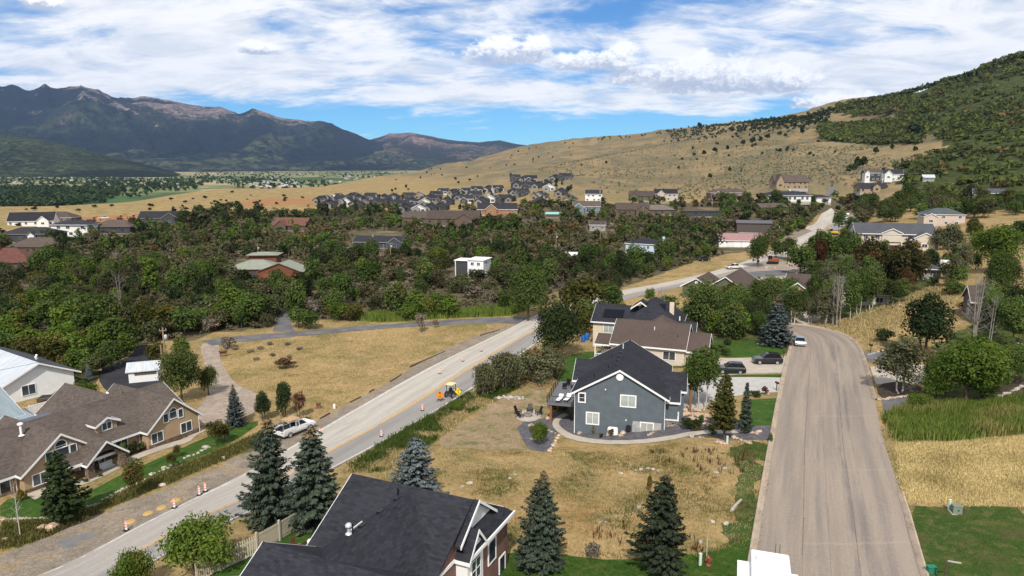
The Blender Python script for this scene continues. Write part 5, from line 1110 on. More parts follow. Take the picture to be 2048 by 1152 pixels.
# beige house with the brown roof (behind the grey house)
H = House('beige_house', 'beige house with brown shingle roof and white stair, behind the grey house', (21.0, 112.5, .3), R(-21))
H.wall(-4.5, 7.4, 0, 9.5, -1.5, 3.4, m_beige, 6.2, 'x'); H.gable_roof(-4.5, 7.4, 0, 9.5, 3.4, 6.3, 'x', sh_dkbrown, .5, .35); H.wall(7.2, 10.8, .6, 7.8, -1.0, 3.0, m_beige, 5.0, 'x'); H.gable_roof(5, 10.8, .6, 7.8, 3.0, 5.1, 'x', sh_dkbrown, .45, .35, ends=(0, 1))
H.hip_roof(-.5, 5.5, 3.5, 11, 4.6, 7.0, sh_dkbrown, .3)
H.win(5.0, -.01, 1.95, 1.9, 1.35, '-y', 2); H.win(9.2, .59, 1.6, 1.4, 1.2, '-y', 2); H.pipe(2, 3, 5.3, .6, .07, m_white); H.pipe(6, 2, 4.6, .4); H.pipe(5.5, 7.5, 6.3, .7, .1, m_white)
H.gable_roof(-7.5, -4.5, 1.2, 6.0, 2.6, 3.7, 'x', sh_dkbrown, .3, .3, ends=(1, 0)); H.box('balcony_floor', -7.6, -4.5, .6, 6.2, -.1, .1, m_white); H.wall(-6.2, -4.5, 1.5, 5.6, -1.5, 2.4, M_plain('mauve_siding', (.19, .12, .12), .8, .1))
bl = MB(); bl.bx(-7.6, -4.6, .6, .66, .95, 1.05); bl.bx(-7.6, -7.54, .6, 6.2, .95, 1.05); brail = bl.build('balcony_rail', m_white, H.o)
for i in range(11): MB().bx(-7.58 + i * .29, -7.52 + i * .29, .61, .65, .1, .95).build('baluster', m_white, brail)
for x, y in ((-7.55, .65), (-4.7, .65), (-7.55, 6.1)): MB().bx(x - .08, x + .08, y - .08, y + .08, -1.6, 2.6).build('post', m_white, H.o)
# cream house with solar panels
H = House('solar_house', 'cream house with charcoal roof carrying black solar panels, beside blue drums', (15.2, 128.0, -.8), R(-18)); SO = H
H.wall(0, 6.5, 0, 9, -.6, 5.1, m_cream, 6.9, 'x'); H.gable_roof(0, 7.5, 0, 9, 5.1, 7.3, 'x', sh_black, .5, .35); H.wall(5.6, 15.6, -1.2, 10, -.6, 4.9, m_cream); H.hip_roof(5.6, 15.8, -1.2, 11, 4.9, 9.0, sh_black, .5, 4.5)
H.gable_roof(13, 18.4, -.5, 5, 3.6, 5.4, 'x', sh_black, .45, .35, ends=(0, 1)); H.wall(13, 18.2, -.5, 5, -.6, 3.6, m_cream, 5.3, 'x')
H.win(2.9, -.01, 3.7, 1.7, 1.5, '-y', 2, glass=m_blind); H.win(2.9, -.01, .9, 1.7, 1.1, '-y', 2, glass=m_blind); H.win(5.6, -.01, 3.7, .5, 1.6, '-y', 1)
for (x0, x1, y0, y1, a, b, ze_, sl_) in ((1.6, 5.4, .7, 2.9, 0, 0, 5.15, .489), (8.6, 13.0, 1.6, 3.4, 0, 0, 4.96, .615), (9.6, 13.4, -.7, 1.3, 0, 0, 4.96, .615)):
    yb = (0 if ze_ > 5.1 else -1.7); zA = ze_ + (y0 - yb) * sl_ + .18; zB = ze_ + (y1 - yb) * sl_ + .18; p_ = MB(); v = [(x0, y0, zA), (x1, y0, zA), (x1, y1, zB), (x0, y1, zB)]; p_.add(v + [(q[0], q[1], q[2] + .07) for q in v], [(0, 3, 2, 1), (4, 5, 6, 7), (0, 1, 5, 4), (1, 2, 6, 5), (2, 3, 7, 6), (3, 0, 4, 7)])
    p_.build('solar_panel', m_solar, H.o)
H.gable_roof(7.0, 10.0, 2.0, 5, 7.6, 8.7, 'y', sh_black, .3, .3, ends=(1, 0)); H.box('chimney', 13.6, 14.4, 3.4, 4.2, 5, 8.6, m_cream)
# green house beyond the driveway
H = House('olive_house', 'olive green house with dark brown roof and white gable trim beside the main road', (43.5, 176.0, -.2), R(-30)); OH = H
H.wall(0, 7, 0, 12, -1.5, 2.9, m_olivewall, 4.8, 'y'); H.gable_roof(0, 7, 0, 12, 2.9, 4.9, 'y', sh_dkbrown, .5, .4); H.wall(5.5, 15, 1.0, 14, -1.5, 2.5, m_olivewall, 5.5, 'y'); H.gable_roof(5.5, 15.5, 1.0, 18, 2.5, 5.7, 'y', sh_dkbrown, .5, .4)
H.win(3.0, -.01, 1.7, 2.2, 1.6, '-y', 2, m_dkframe); H.win(3.0, -.01, -.5, 1.6, .7, '-y', 2, m_dkframe); H.win(10.5, .99, 1.8, 2.0, 1.6, '-y', 2, m_dkframe); H.win(15.01, 6, 1.2, 1.4, 1.5, '+x', 2, m_dkframe); H.win(15.01, 11, 1.2, 1.0, 1.5, '+x', 1, m_dkframe)
MB().tube([(3.5, -.02, 3.9), (3.5, -.12, 3.9)], .35, 14).build('round_vent', m_white, H.o)
# white metal barn-like house and its neighbour, left
H = House('white_house', 'white house with pale metal roof beside the black asphalt drive', (-72.4, 108.0, -3.0), R(56)); WH = H
H.wall(-8.0, 2.0, 0, 12, -.4, 3.1, m_whitewall, 5.3, 'y'); H.gable_roof(-8.0, 2.0, 0, 21, 3.1, 5.5, 'y', m_metalroof, .9, .6); H.wall(-7.9, 1.9, 11.9, 20.5, -.4, 3.05, m_whitewall)
sl_ = 3.3 / 10; pA = MB(); v = [(-3.0, -.62, 5.68), (2.92, -.62, 2.84), (2.92, 21.5, 2.84), (-3.0, 21.5, 5.68)]; pA.add(v + [(q[0], q[1], q[2] + .05) for q in v], [(0, 3, 2, 1), (4, 5, 6, 7), (0, 1, 5, 4), (1, 2, 6, 5), (2, 3, 7, 6), (3, 0, 4, 7)]); pA.build('shingle_slope', sh_grey, H.o)
H.win(-4.6, -.01, 1.6, 1.8, 1.5, '-y', 2)
for x, y in ((-1.2, 5), (-.6, 6.2)): H.pipe(x, y, 4.4, .8, .09, m_white, cap=True)
H = House('blue_metal_shed', 'low white outbuilding with blue grey metal roof beside the white house', (-66.5, 90.0, -2.6), R(61))
H.wall(-16, 0, 0, 10, -.4, 2.6, m_whitewall, 5.0, 'x'); H.gable_roof(-16, 0, 0, 10, 2.6, 5.2, 'x', m_bluemetal, .7, .5); H.gable_roof(-16, .8, -2.6, 2.2, 1.9, 2.6, 'x', m_bluemetal, .3, .3, fascia=False, ridge_at=2.0)
H = House('garden_shed', 'small white open-fronted shed with grey metal roof on the black asphalt', (-61.8, 113.0, -2.95), R(20), 'shed')
H.wall(-2.2, 2.2, 0, 3.6, -.2, 2.0, m_whitewall, 2.9, 'x'); H.gable_roof(-2.2, 2.2, 0, 3.6, 2.0, 2.95, 'x', m_metalroof, .3, .4, fascia=False); H.box('opening_shade_panel', -1.3, 2.0, -.06, -.01, 1.25, 1.95, m_farbrown)  # brown panel on the solid wall paints the shade of the open front
for i in range(4):
    t = thing('vinyl_fence_panel', 'white vinyl fence panel beside the blue metal roofed outbuilding', 'fence', gnd(4 + i * 25, 858 - i * 9), R(58), 'white fence panels by the outbuilding')
    for q in range(9): MB().bx(-1.1 + q * .245, -.88 + q * .245, -.02, .02, 0, 1.7).build('slat', m_white, t)
    MB().bx(-1.25, -1.11, -.07, .07, -.2, 1.9).build('post', m_white, t); MB().bx(-1.1, 1.1, -.035, .035, 1.7, 1.8).build('top_rail', m_white, t)

# mid-distance houses
house_px('white_box_house', 'small white flat roofed house with shaded porch alone in the scrub', 951, 556, 5.2, 7, 5.6, .25, -18, m_whitewall, M_plain('white_membrane', (.78, .78, .78), .6, .04), rows=2, cols=2, win=(.9, .9), hip=True, oh=.25)
w = house_px('white_porch', 'white porch wing with shaded interior painted charcoal on the white flat roofed house', 925, 553, 4.6, 5, 5.1, .2, -18, m_farchar, MATS['white_membrane'], rows=1, cols=0, hip=True, oh=.4, cat='porch')  # solid charcoal walls stand in for the shade inside the porch
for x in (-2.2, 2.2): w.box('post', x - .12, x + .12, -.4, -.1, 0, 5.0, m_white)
house_px('sage_roof_house', 'long wooden house with pale sage roof and two red wooden garage doors', 560, 561, 14, 8, 2.8, 2.6, -4, m_woodwall, M_plain('sage_roof', (.22, .235, .19), .85, .1, .7), axis='y', cols=2, garage=2, gdoor=M_plain('red_wood_door', (.20, .07, .03), .7, .2), trim=m_farbrown)
house_px('sage_roof_wing', 'low wooden wing with broad pale sage roof joining the red garage house', 505, 556, 16, 12, 2.8, 2.4, 4, m_woodwall, MATS['sage_roof'], cols=3, trim=m_farbrown, hip=True)
w = house_px('sage_roof_tower', 'raised clerestory storey with sage roof on the long wooden house', 527, 548, 9, 6, 6.3, .8, 4, m_woodwall, MATS['sage_roof'], cols=0, trim=m_farbrown, hip=True, oh=.8)
house_px('dark_long_house', 'long low dark blue house half hidden in the oak scrub by two poles', 755, 497, 21, 9, 2.8, 2.0, -6, M_plain('slate_siding', (.05, .06, .085), .8, .1), sh_far, cols=5, trim=M_plain('grey_trim', (.25, .25, .26), .7, .1), wing=(8, 6, 2, 2.8, 2.0), chim=(-3, 4, .9))
house_px('pale_blue_house', 'pale blue two storey house with charcoal roof above the scrub', 1285, 516, 13, 9, 5.2, 1.7, -26, m_bluewall, sh_black, rows=2, cols=4, win=(.9, 1.1), hip=True, chim=(6.9, 3, 1.0, m_bluewall), oh=.4)
house_px('white_shed', 'small pale shed with white roof at the edge of the scrub', 1138, 523, 5, 4.5, 2.3, .7, -10, m_fartan, MATS['white_membrane'], cols=1, win=(.8, .7), cat='shed')
H = house_px('triple_garage_house', 'large beige two storey house with long grey roof and brown garage doors', 1788, 502, 26, 11, 6.4, 3.0, -14, m_beige, sh_grey, rows=2, cols=5, garage=3, gdoor=M_plain('brown_garage_door', (.09, .03, .022), .6, .1), win=(1.2, 1.2), wing=(8.5, 9, 4.0, 4.6, 2.4), oh=.7)
H.gable_roof(-4.5, 2.0, -.6, 4, 6.5, 8.0, 'y', sh_grey, .3, .3, ends=(1, 0)); H.wall(-4.4, 1.9, -.5, 3, 3.3, 6.5, m_beige, 7.9, 'y')
for x in (-12.4, 12.2): H.box('stone_pillar', x - .45, x + .45, -4.2, -3.3, -.8, 5.6, m_greystone)
house_px('pink_house', 'pink stucco house with blue green hip roof above the garages', 1888, 452, 17, 12, 5.4, 2.8, -16, m_pinkwall, sh_green, rows=2, cols=3, win=(1.2, 1.2), hip=True, wing=(-6.5, 6, 3, 4.4, 1.5))
house_px('carport', 'open carport with grey roof and stone base beside the parked trailer', 1838, 560, 10, 8, 3.0, 1.8, -12, m_fargrey, sh_grey, cols=2, hip=True, oh=.9, cat='carport')
house_px('brown_roof_house', 'brown roofed house with white trim and grey garage door behind the aspens', 1640, 612, 15, 12, 3.2, 3.0, -24, m_stucco, sh_dkbrown, cols=3, garage=2, gdoor=m_fargrey, wing=(-5, 6, 2.5, 3.2, 2.2))
house_px('brown_roof_annex', 'low stone-based annex with brown roof at the edge of the dry slope', 1722, 612, 12, 8, 2.8, 2.4, -18, m_cream, sh_dkbrown, cols=3, hip=True)
house_px('dark_metal_barn', 'plain dark brown metal barn with flat-pitched roof above the pink roof', 1508, 466, 17, 12, 5.0, 1.0, -12, M_ribbed('brown_metal', (.085, .068, .062), .6), M_ribbed('brown_metal_roof', (.10, .092, .092), .6), cols=0, trim=m_farbrown, cat='barn')
house_px('pink_roof_house', 'low house with dusty pink metal roof and white doors by the road works', 1482, 495, 18, 9, 3.0, 2.4, -8, m_farwhite, sh_pink, cols=4, garage=3, gdoor=m_white, trim=m_farwhite)
house_px('little_red_shed', 'tiny dark red shed on the dry bank above the pink roof', 1536, 478, 2.2, 2.5, 2.2, .9, -20, M_plain('barn_red', (.13, .035, .025), .8, .1), sh_far, cols=0, cat='shed', trim=MATS['barn_red'])
house_px('shed_roof_house', 'brown house with single slope roof and tall windows in the trees', 1548, 428, 20, 10, 4.5, 2.2, 14, m_farbrown, sh_farbrown, cols=3, win=(.9, 1.6), trim=m_farbrown)
house_px('turquoise_canopy', 'small turquoise metal roofed shelter in the far scrub', 1108, 436, 10, 6, 2.4, .8, -10, m_farbrown, M_plain('turquoise_metal', (.24, .46, .42), .5, .06), cols=0, cat='shelter', trim=MATS['turquoise_metal'])
house_px('columned_white_house', 'long white house with black roof and columned veranda below the tan hill', 1578, 404, 31, 13, 4.6, 2.6, 4, m_farwhite, sh_far, cols=7, win=(1.6, 2.0), hip=True, oh=1.0, chim=(4, 8, 1.2, m_farwhite))
house_px('white_cottage', 'white cottage with dark roof next to the columned house', 1643, 406, 14, 9, 3.6, 2.2, 6, m_farwhite, sh_far, cols=3, hip=True)
house_px('stone_manor', 'large tan stone house with steep brown gables on the open hillside', 1583, 378, 24, 10, 5.2, 4.6, 4, m_fartan, sh_farbrown, rows=2, cols=6, win=(.9, 1.2), wing=(-9.5, 5.5, 2.5, 5.0, 5.2), trim=m_farbrown, chim=(2, 5, .8))
house_px('stone_manor_gable', 'tan stone gabled end bay of the large hillside house', 1607, 379, 6, 9, 5.0, 5.2, 4, m_fartan, sh_farbrown, axis='y', rows=2, cols=1, trim=m_farbrown)
house_px('white_hill_house', 'white house with black roof under construction on the upper hillside', 1785, 362, 13, 9, 5.0, 3.0, -20, m_farwhite, sh_far, rows=2, cols=3, wing=(-3, 5, 2, 5, 2.4))
house_px('black_timber_house', 'tall house with black timber balconies beside the white hillside house', 1745, 363, 11, 9, 6.4, 2.6, -8, m_farchar, sh_farbrown, rows=2, cols=3, wing=(-4.5, 3.4, 2, 6.2, 1.6, m_farwhite))
house_px('black_roof_lodge', 'long lodge with black roof and wood walls below the hillside houses', 1748, 386, 20, 9, 3.6, 3.0, 2, m_fartan, sh_far, cols=4, wing=(1, 5, 1.5, 4.8, 1.6), trim=m_farchar)
house_px('grey_roof_cabin', 'small grey metal roofed cabin among trees on the right slope', 1857, 362, 7, 6, 2.6, 1.6, -20, m_fargrey, m_metalroof, cols=1, hip=False)
house_px('tan_slope_house', 'tan house with grey roof half hidden in trees on the right slope', 1978, 402, 16, 9, 4.5, 2.2, -30, m_pinkwall, sh_grey, rows=2, cols=3)
house_px('far_slope_house', 'dim brown shingled house behind the grey bare trees on the right', 1985, 640, 7, 6, 3.4, 2.2, -20, m_farbrown, sh_farbrown, rows=2, cols=2)
house_px('pinkish_villa', 'pale pink two storey house with charcoal roof at the hill foot', 1332, 402, 17, 9, 5.4, 3.2, -4, m_pinkwall, sh_far, rows=2, cols=4, win=(1.4, 1.3), wing=(-4, 5, 1.5, 5.6, 2.2))
house_px('brown_chalet', 'brown roofed chalet beside the pale pink house', 1282, 402, 18, 10, 3.8, 3.2, -14, m_olivewall, sh_farbrown, cols=3, wing=(-5, 6, 2, 3.6, 2.6), trim=m_farbrown)
house_px('veranda_house', 'large brown house with two level white balcony below the tan hill', 1458, 404, 27, 11, 6.6, 3.0, 2, M_plain('brick_far', (.19, .11, .085), .85, .1), sh_farbrown, rows=2, cols=6, hip=True, wing=(-9, 6, 1.5, 5.4, 2.4))
house_px('white_gable_house', 'white two storey house with black roof and stone chimney at the slope foot', 1187, 404, 12, 9, 5.8, 2.6, -8, m_farwhite, sh_far, rows=2, cols=3, chim=(4.5, 1, 1.0))
house_px('brick_lodge', 'orange timber lodge with black roof and big gable window above the scrub', 995, 430, 26, 10, 3.8, 3.6, 2, M_plain('orange_wood', (.30, .15, .07), .8, .12), sh_far, cols=5, wing=(-4, 7, 2.0, 4.2, 2.8))
house_px('brown_lodge', 'dark brown log lodge with broad brown roof and dormer above the scrub', 905, 452, 30, 12, 4.4, 3.8, -4, m_farbrown, sh_farbrown, cols=6, wing=(7, 9, 3, 4.2, 2.8), trim=m_farbrown)
house_px('brown_hip_house', 'brown hip roofed house in the trees left of the log lodge', 838, 446, 28, 14, 3.2, 3.6, -6, m_farbrown, sh_farbrown, cols=4, hip=True, trim=m_farbrown)
house_px('red_roof_house', 'red brown roofed house among dark trees beyond the scrub', 578, 462, 19, 11, 3.2, 3.6, -10, m_farbrown, sh_red, cols=3, trim=m_farbrown, wing=(-4, 6, 2, 3.2, 2.6))
house_px('charcoal_house', 'charcoal house with black stepped roofs at the edge of the tan field', 325, 450, 26, 12, 4.2, 3.4, 10, m_farchar, sh_far, cols=5, trim=m_fargrey, wing=(5, 9, 3, 4.2, 3))
house_px('brown_roof_far_house', 'brown hip roofed house with black posts below the excavation', 222, 468, 20, 12, 3.6, 3.4, 0, m_farchar, sh_farbrown, cols=3, hip=True, trim=m_farchar)
house_px('white_farmhouse', 'white farmhouse with black roof and row of dormers by the tan field', 62, 453, 24, 10, 3.4, 4.6, 14, m_farwhite, sh_far, cols=6, win=(1.2, 1.4), wing=(7, 6, 2, 3.4, 2.6))
house_px('white_modern_house', 'white two storey house with black hip roof between dark trees', 140, 474, 19, 11, 6.2, 2.0, -4, m_farwhite, sh_far, rows=2, cols=3, hip=True, win=(1.8, 1.4), oh=.9)
house_px('black_house', 'black walled house with white door panel and black hip roof', 52, 486, 24, 13, 4.2, 2.8, 2, m_farchar, sh_far, cols=4, hip=True, trim=m_fargrey, wing=(3.5, 3, 1.5, 4, 1.2, m_farwhite))
house_px('hidden_brown_roof', 'brown hip roof showing over oak trees in front of the black house', 65, 508, 22, 13, 3.0, 3.4, 0, m_farbrown, sh_farbrown, cols=3, hip=True, trim=m_farbrown)
house_px('red_hip_house', 'dark red hip roofed house cut by the left picture margin trees', 6, 545, 18, 14, 3.4, 4.6, 12, m_farbrown, M_plain('dark_red_roof', (.11, .045, .035), .9, .2, .6), cols=3, hip=True, trim=m_farbrown, chim=(-3, 6, .8, M_plain('brick_chimney', (.2, .07, .045), .9, .1)))
house_px('grey_hip_house', 'brown hip roofed house beside the white farmhouse on the field edge', 110, 446, 20, 12, 3.2, 3.6, 4, m_farbrown, sh_farbrown, cols=3, hip=True)
house_px('blue_gable_house', 'blue grey house with white gables below the dark subdivision', 1173, 426, 17, 9, 4.2, 3.0, -6, M_plain('slate_blue', (.15, .19, .23), .8, .1), sh_farbrown, cols=3, wing=(-5, 7, 3, 3.6, 2.6))
house_px('brown_twin_roof', 'brown timber house with twin roofs under tall trees', 1265, 432, 20, 11, 4.2, 3.4, -8, m_farbrown, sh_farbrown, cols=4, trim=m_farbrown, wing=(6, 8, 3, 4.0, 2.8))
house_px('grey_shingle_house', 'grey brown shingled house beside the twin roofed timber house', 1318, 430, 20, 11, 3.2, 2.8, 2, m_farbrown, M_plain('grey_brown_roof', (.13, .115, .10), .9, .15, .6), cols=4, hip=True, trim=m_farbrown)
house_px('flat_roof_house', 'dark flat roofed house hidden among birches', 1405, 434, 24, 9, 3.6, .5, -2, m_farchar, sh_farbrown, cols=5, hip=True, trim=m_farchar)
house_px('pale_wall_house', 'pale walled house fragment showing between mid scrub trees', 1195, 462, 8, 8, 3.2, 1.6, -4, m_fargrey, sh_farbrown, cols=2)

# the dark-roofed subdivision at the foot of the hill
def far_proto(kind):
    h = House('subdivision_house', 'x', (0, 0, 0), 0); wm, am, ax, tr = {0: (m_farwhite, m_fargrey, 'y', m_farwhite), 1: (m_fargrey, m_farchar, 'x', m_fargrey), 2: (m_farchar, m_fargrey, 'y', m_farchar), 3: (m_farwhite, m_farchar, 'x', m_farwhite), 4: (m_fargrey, m_fartan, 'y', m_fargrey)}[kind]; h.trim = tr
    h.wall(-5.5, 5.5, 0, 11, -3, 3.6, wm, 3.6 + 2.8, ax); h.gable_roof(-5.5, 5.5, 0, 11, 3.6, 6.4, ax, sh_far, .7, .6, .22)
    h.wall(-5.2, .6, -2.6, 5, -3, 3.0, am, 4.9, 'y'); h.gable_roof(-5.2, .6, -2.6, 5, 3.0, 4.95, 'y', sh_far, .5, .5, .2, ends=(1, 0))
    h.win(-2.3, -2.61, 1.7, 2.2, 1.6, '-y', 2); h.win(3.0, -.01, 1.8, 2.4, 1.7, '-y', 2); h.win(5.51, 4, 1.8, 1.6, 1.4, '+x', 1); h.box('deck', .8, 5.6, -2.4, -.05, -.9, -.6, m_farchar); h.box('deck_post', 5.2, 5.5, -2.4, -2.1, -3, 3.2, m_farchar); h.box('chimney', 2.2, 3.4, 6, 7.1, 3, 7.3, m_fargrey)
    return h.o
FP = [far_proto(k) for k in range(5)]; fu = set()
FLAB = ['white gabled house with black roof in the hill foot subdivision', 'grey house with broad black roof in the hill foot subdivision', 'charcoal house with black gables in the hill foot subdivision', 'white and charcoal house with long black roof in the subdivision', 'grey and tan gabled house with black roof in the subdivision']
SUBD = [(648,412,4),(692,413,0),(728,413,4),(757,413,1),(798,417,1),(812,424,2),(838,425,0),(768,402,2),(668,402,0),(703,400,2),(735,400,1),(790,399,2),(815,399,1),(838,398,4),(862,404,1),(660,416,2),(676,408,1),(712,416,2),(742,408,4),(776,412,2),(826,410,2),(870,396,1),(918,400,2),(948,398,1),(963,410,2),(1048,392,1),(1030,390,2),(1090,372,2),(848,411,0),(893,409,2),(933,406,3),(978,406,0),(1004,404,1),(1020,404,2),(885,389,3),(905,389,2),(930,388,3),(955,386,3),(976,385,2),(998,384,3),(1036,375,2),(1056,378,1),(1076,378,2),(1098,382,0),(1122,392,2),(1075,400,4),(1030,362,1),(1046,365,2),(1110,362,2),(1128,362,1),(1084,414,2),(1140,408,4),(640,408,2),(880,420,2),(860,424,2),(1062,366,3),(718,405,2)]
for (px, py, k) in SUBD:
    g = gnd(px, py); o = FP[k] if k not in fu else copy_tree(FP[k]); fu.add(k)
    o.location = g; o.rotation_euler = (0, 0, R(rnd.choice([-12, -4, 6, 18, -24]) + rnd.uniform(-5, 5))); sc = rnd.uniform(.92, 1.12); o.scale = (sc, sc, sc * rnd.uniform(.95, 1.1)); tag(o, FLAB[k] + (', lowest row beside the scrub' if py > 409 else ', second row' if py > 400 else ', third row' if py > 390 else ', row high on the slope' if py > 372 else ', topmost on the slope'), 'house', 'houses of the hill foot subdivision')
# ------------------------------------------------------------------ named trees near the camera
M_leaf('leaf_under', (.048, .052, .024), (.125, .122, .062), brown=(.13, .105, .07))
ADJ = {'fartree': 'dull green', 'midtree': 'fresh green', 'oak': 'gnarled', 'olivetree': 'olive', 'aspen': 'pale stemmed', 'greyaspen': 'grey green', 'maple': 'purple tinged', 'bigmid': 'full crowned', 'bigdark': 'dark dense', 'farspruce': 'conical', 'farjuniper': 'rounded dark', 'darkoak': 'blackish', 'juniper': 'dark juniper-like', 'brighttree': 'bright green', 'leafyshrub': 'low leafy'}
NR = np.random.default_rng(11)
T_ = plant_px
T_('topspruce', 1086, 1136, 942, 112, 'green spruce with browned tip standing alone on the near lawn', 'spruce_tree')
T_('darkspruce', 1326, 1146, 948, 122, 'dark spruce with bare lower trunk left of the fire hydrant', 'spruce_tree')
T_('bluespruce', 832, 1012, 872, 124, 'dense silvery blue spruce behind the charcoal roof', 'spruce_tree')
T_('topspruce', 548, 1052, 832, 118, 'tall spruce with drooping cone-laden tip, taller of the pair by the picket fence', 'spruce_tree')
T_('topspruce', 632, 1048, 850, 138, 'broad spruce with drooping brown tip, wider of the pair by the picket fence', 'spruce_tree')
T_('pine', 124, 1046, 905, 92, 'loose green pine on the verge before the stone porch', 'pine_tree')
T_('smallmaple', 272, 993, 917, 46, 'young maple with thin trunk at the shoulder edge', 'maple_tree')
T_('sapling', 41, 1074, 962, 34, 'thin bare birch sapling leaning over the verge', 'bare_tree')
T_('smallmaple', 148, 1045, 1004, 24, 'small staked sapling with olive leaves beside the pine', 'young_tree')
T_('topblue', 471, 853, 768, 46, 'blue green spruce at the mouth of the gravel drive', 'spruce_tree')
T_('juniper', 527, 842, 780, 34, 'dark green juniper between the blue spruce and the parked work truck', 'juniper_tree')
T_('juniper', 569, 834, 758, 34, 'tall dark juniper behind the parked work truck', 'juniper_tree')
T_('rustbush', 597, 836, 782, 32, 'rust brown dying conifer beside the tall juniper', 'tree')
T_('bigmid', 365, 806, 690, 92, 'large round tree at the corner of the tan ranch house', 'tree')
T_('bigmid', 418, 790, 732, 46, 'smaller round tree beside the gravel drive', 'tree')
T_('brighttree', 362, 720, 668, 40, 'yellow green tree behind the utility pole', 'tree')
T_('olivetree', 316, 742, 676, 44, 'thin olive tree left of the utility pole', 'tree')
T_('leafyshrub', 168, 812, 756, 74, 'dense round willow shrub behind the tan house', 'willow_shrub', 'shrub')
T_('leafyshrub', 405, 1150, 1026, 165, 'big leafy shrub tree overhanging the picket fence', 'leafy_tree')
T_('leafyshrub', 268, 1190, 1092, 92, 'leafy shrub at the road edge beside the overhanging tree', 'leafy_shrub', 'shrub')
T_('bluespruce', 178, 762, 728, 18, 'little blue spruce behind the willow shrub', 'spruce_tree')
T_('bigdark', 1116, 716, 594, 108, 'large dense dark green tree beside the main road bend', 'tree')
for (x, y, t, w) in ((1075, 764, 698, 110), (1012, 778, 700, 80), (1110, 752, 698, 60), (970, 792, 722, 56)): T_('willow', x, y, t, w, 'grey green willow shrub clump along the main road bank', 'willow_shrub', 'shrub', 'willow shrubs on the road bank')
T_('bigmid', 1056, 642, 524, 92, 'tall light green tree at the road junction', 'tree')
T_('olivetree', 1160, 640, 552, 92, 'broad olive tree left of the cream solar house', 'tree'); T_('bigmid', 1216, 618, 562, 60, 'green tree between the olive tree and the road bend', 'tree')
T_('aspen', 1404, 820, 668, 66, 'tall aspen with white stems at the grey house driveway', 'aspen_tree')
T_('aspen', 1385, 800, 690, 46, 'thin aspen with fluttering crown close to the grey house corner', 'aspen_tree')
T_('olivepine', 1448, 880, 750, 62, 'olive green pine with several stems on the boulder bed', 'pine_tree')
T_('slimspruce', 1489, 866, 764, 36, 'slim young spruce beside the olive pine', 'spruce_tree')
T_('topblue', 1552, 692, 588, 82, 'blue grey spruce with bare brown top at the street curve', 'spruce_tree')
T_('bigmid', 1404, 660, 556, 96, 'large leafy tree in front of the olive house', 'tree'); T_('bigmid', 1470, 640, 572, 70, 'green garden tree right of the olive house tree', 'tree'); T_('bigdark', 1510, 660, 590, 70, 'dark tree behind the street spruce', 'tree')
T_('bigmid', 1540, 640, 550, 70, 'tall green tree behind the street spruce top', 'tree'); T_('aspen', 1585, 650, 560, 50, 'aspen by the parked blue pickup', 'aspen_tree')
T_('greyaspen', 1800, 786, 664, 96, 'birch-like tree with pale forked trunk on the dark mulch bed', 'birch_tree')
T_('bigbright', 1930, 806, 674, 146, 'broad bright green tree behind the reeds', 'tree')
T_('leafyshrub', 1872, 802, 735, 66, 'loose green shrub between the birch and the bright tree', 'leafy_shrub', 'shrub'); T_('leafyshrub', 1835, 822, 782, 60, 'low green shrub at the edge of the reeds', 'leafy_shrub', 'shrub')
T_('juniper', 1848, 712, 584, 96, 'big dark juniper above the birch', 'juniper_tree'); T_('darkshrub', 1765, 684, 652, 40, 'rounded dark shrub on the dry slope by the stone edging', 'shrub', 'shrub')
T_('bigmid', 2040, 768, 690, 60, 'tree with pale trunk beside the asphalt court', 'tree'); T_('bigmid', 2025, 690, 590, 90, 'leafy tree right of the bare grey trunks', 'tree'); T_('bigdark', 2060, 660, 560, 90, 'dark tree at the slope edge right of the bare trunks', 'tree')
T_('deadclump', 1945, 694, 556, 74, 'clump of bare grey trunks on the right slope', 'bare_tree'); T_('dead', 1980, 690, 590, 50, 'single pale bare trunk beside the bare clump', 'bare_tree')
T_('deadclump', 1672, 652, 552, 64, 'grey leafless tree above the street curve', 'bare_tree'); T_('greyaspen', 1650, 650, 566, 54, 'grey green aspen left of the leafless tree', 'aspen_tree')
for (x, y, t, w) in ((1700, 640, 540, 40), (1716, 630, 520, 40), (1735, 618, 530, 36), (1780, 612, 545, 44), (1800, 606, 552, 40), (1668, 600, 500, 44), (1690, 590, 505, 40), (1630, 580, 505, 40)): T_('aspen', x, y, t, w, 'slender aspen in the row above the street curve', 'aspen_tree', 'tree', 'aspens above the street curve')
T_('maple', 1740, 578, 472, 78, 'dark purple tinged maple in front of the garages, left one', 'maple_tree', 'tree', 'dark maples at the garages'); T_('maple', 1806, 584, 476, 84, 'dark purple tinged maple in front of the garages, left one', 'maple_tree', 'tree', 'dark maples at the garages')
T_('bigmid', 1516, 534, 468, 52, 'round leafy tree on its own beside the road works', 'tree')
for (x, y, t, w) in ((1575, 520, 472, 40), (1552, 516, 478, 34), (1600, 548, 485, 60), (1640, 530, 462, 66), (1668, 520, 470, 60), (1690, 505, 460, 50)): T_('midtree', x, y, t, w, 'mid green tree between the road works and the garages', 'tree', 'tree', 'trees beside the road works')
T_('bigbright', 1985, 545, 446, 110, 'broad yellow green tree on the right slope below the pink house', 'tree')
for (x, y, t, w) in ((1900, 520, 440, 50), (1880, 500, 448, 46), (1925, 560, 478, 44), (1905, 575, 495, 36)): T_('greyaspen', x, y, t, w, 'tall slender tree right of the beige garages', 'aspen_tree', 'tree', 'tall slender trees by the garages')
T_('juniper', 2040, 490, 436, 50, 'dark juniper on the dry field at the right', 'juniper_tree')
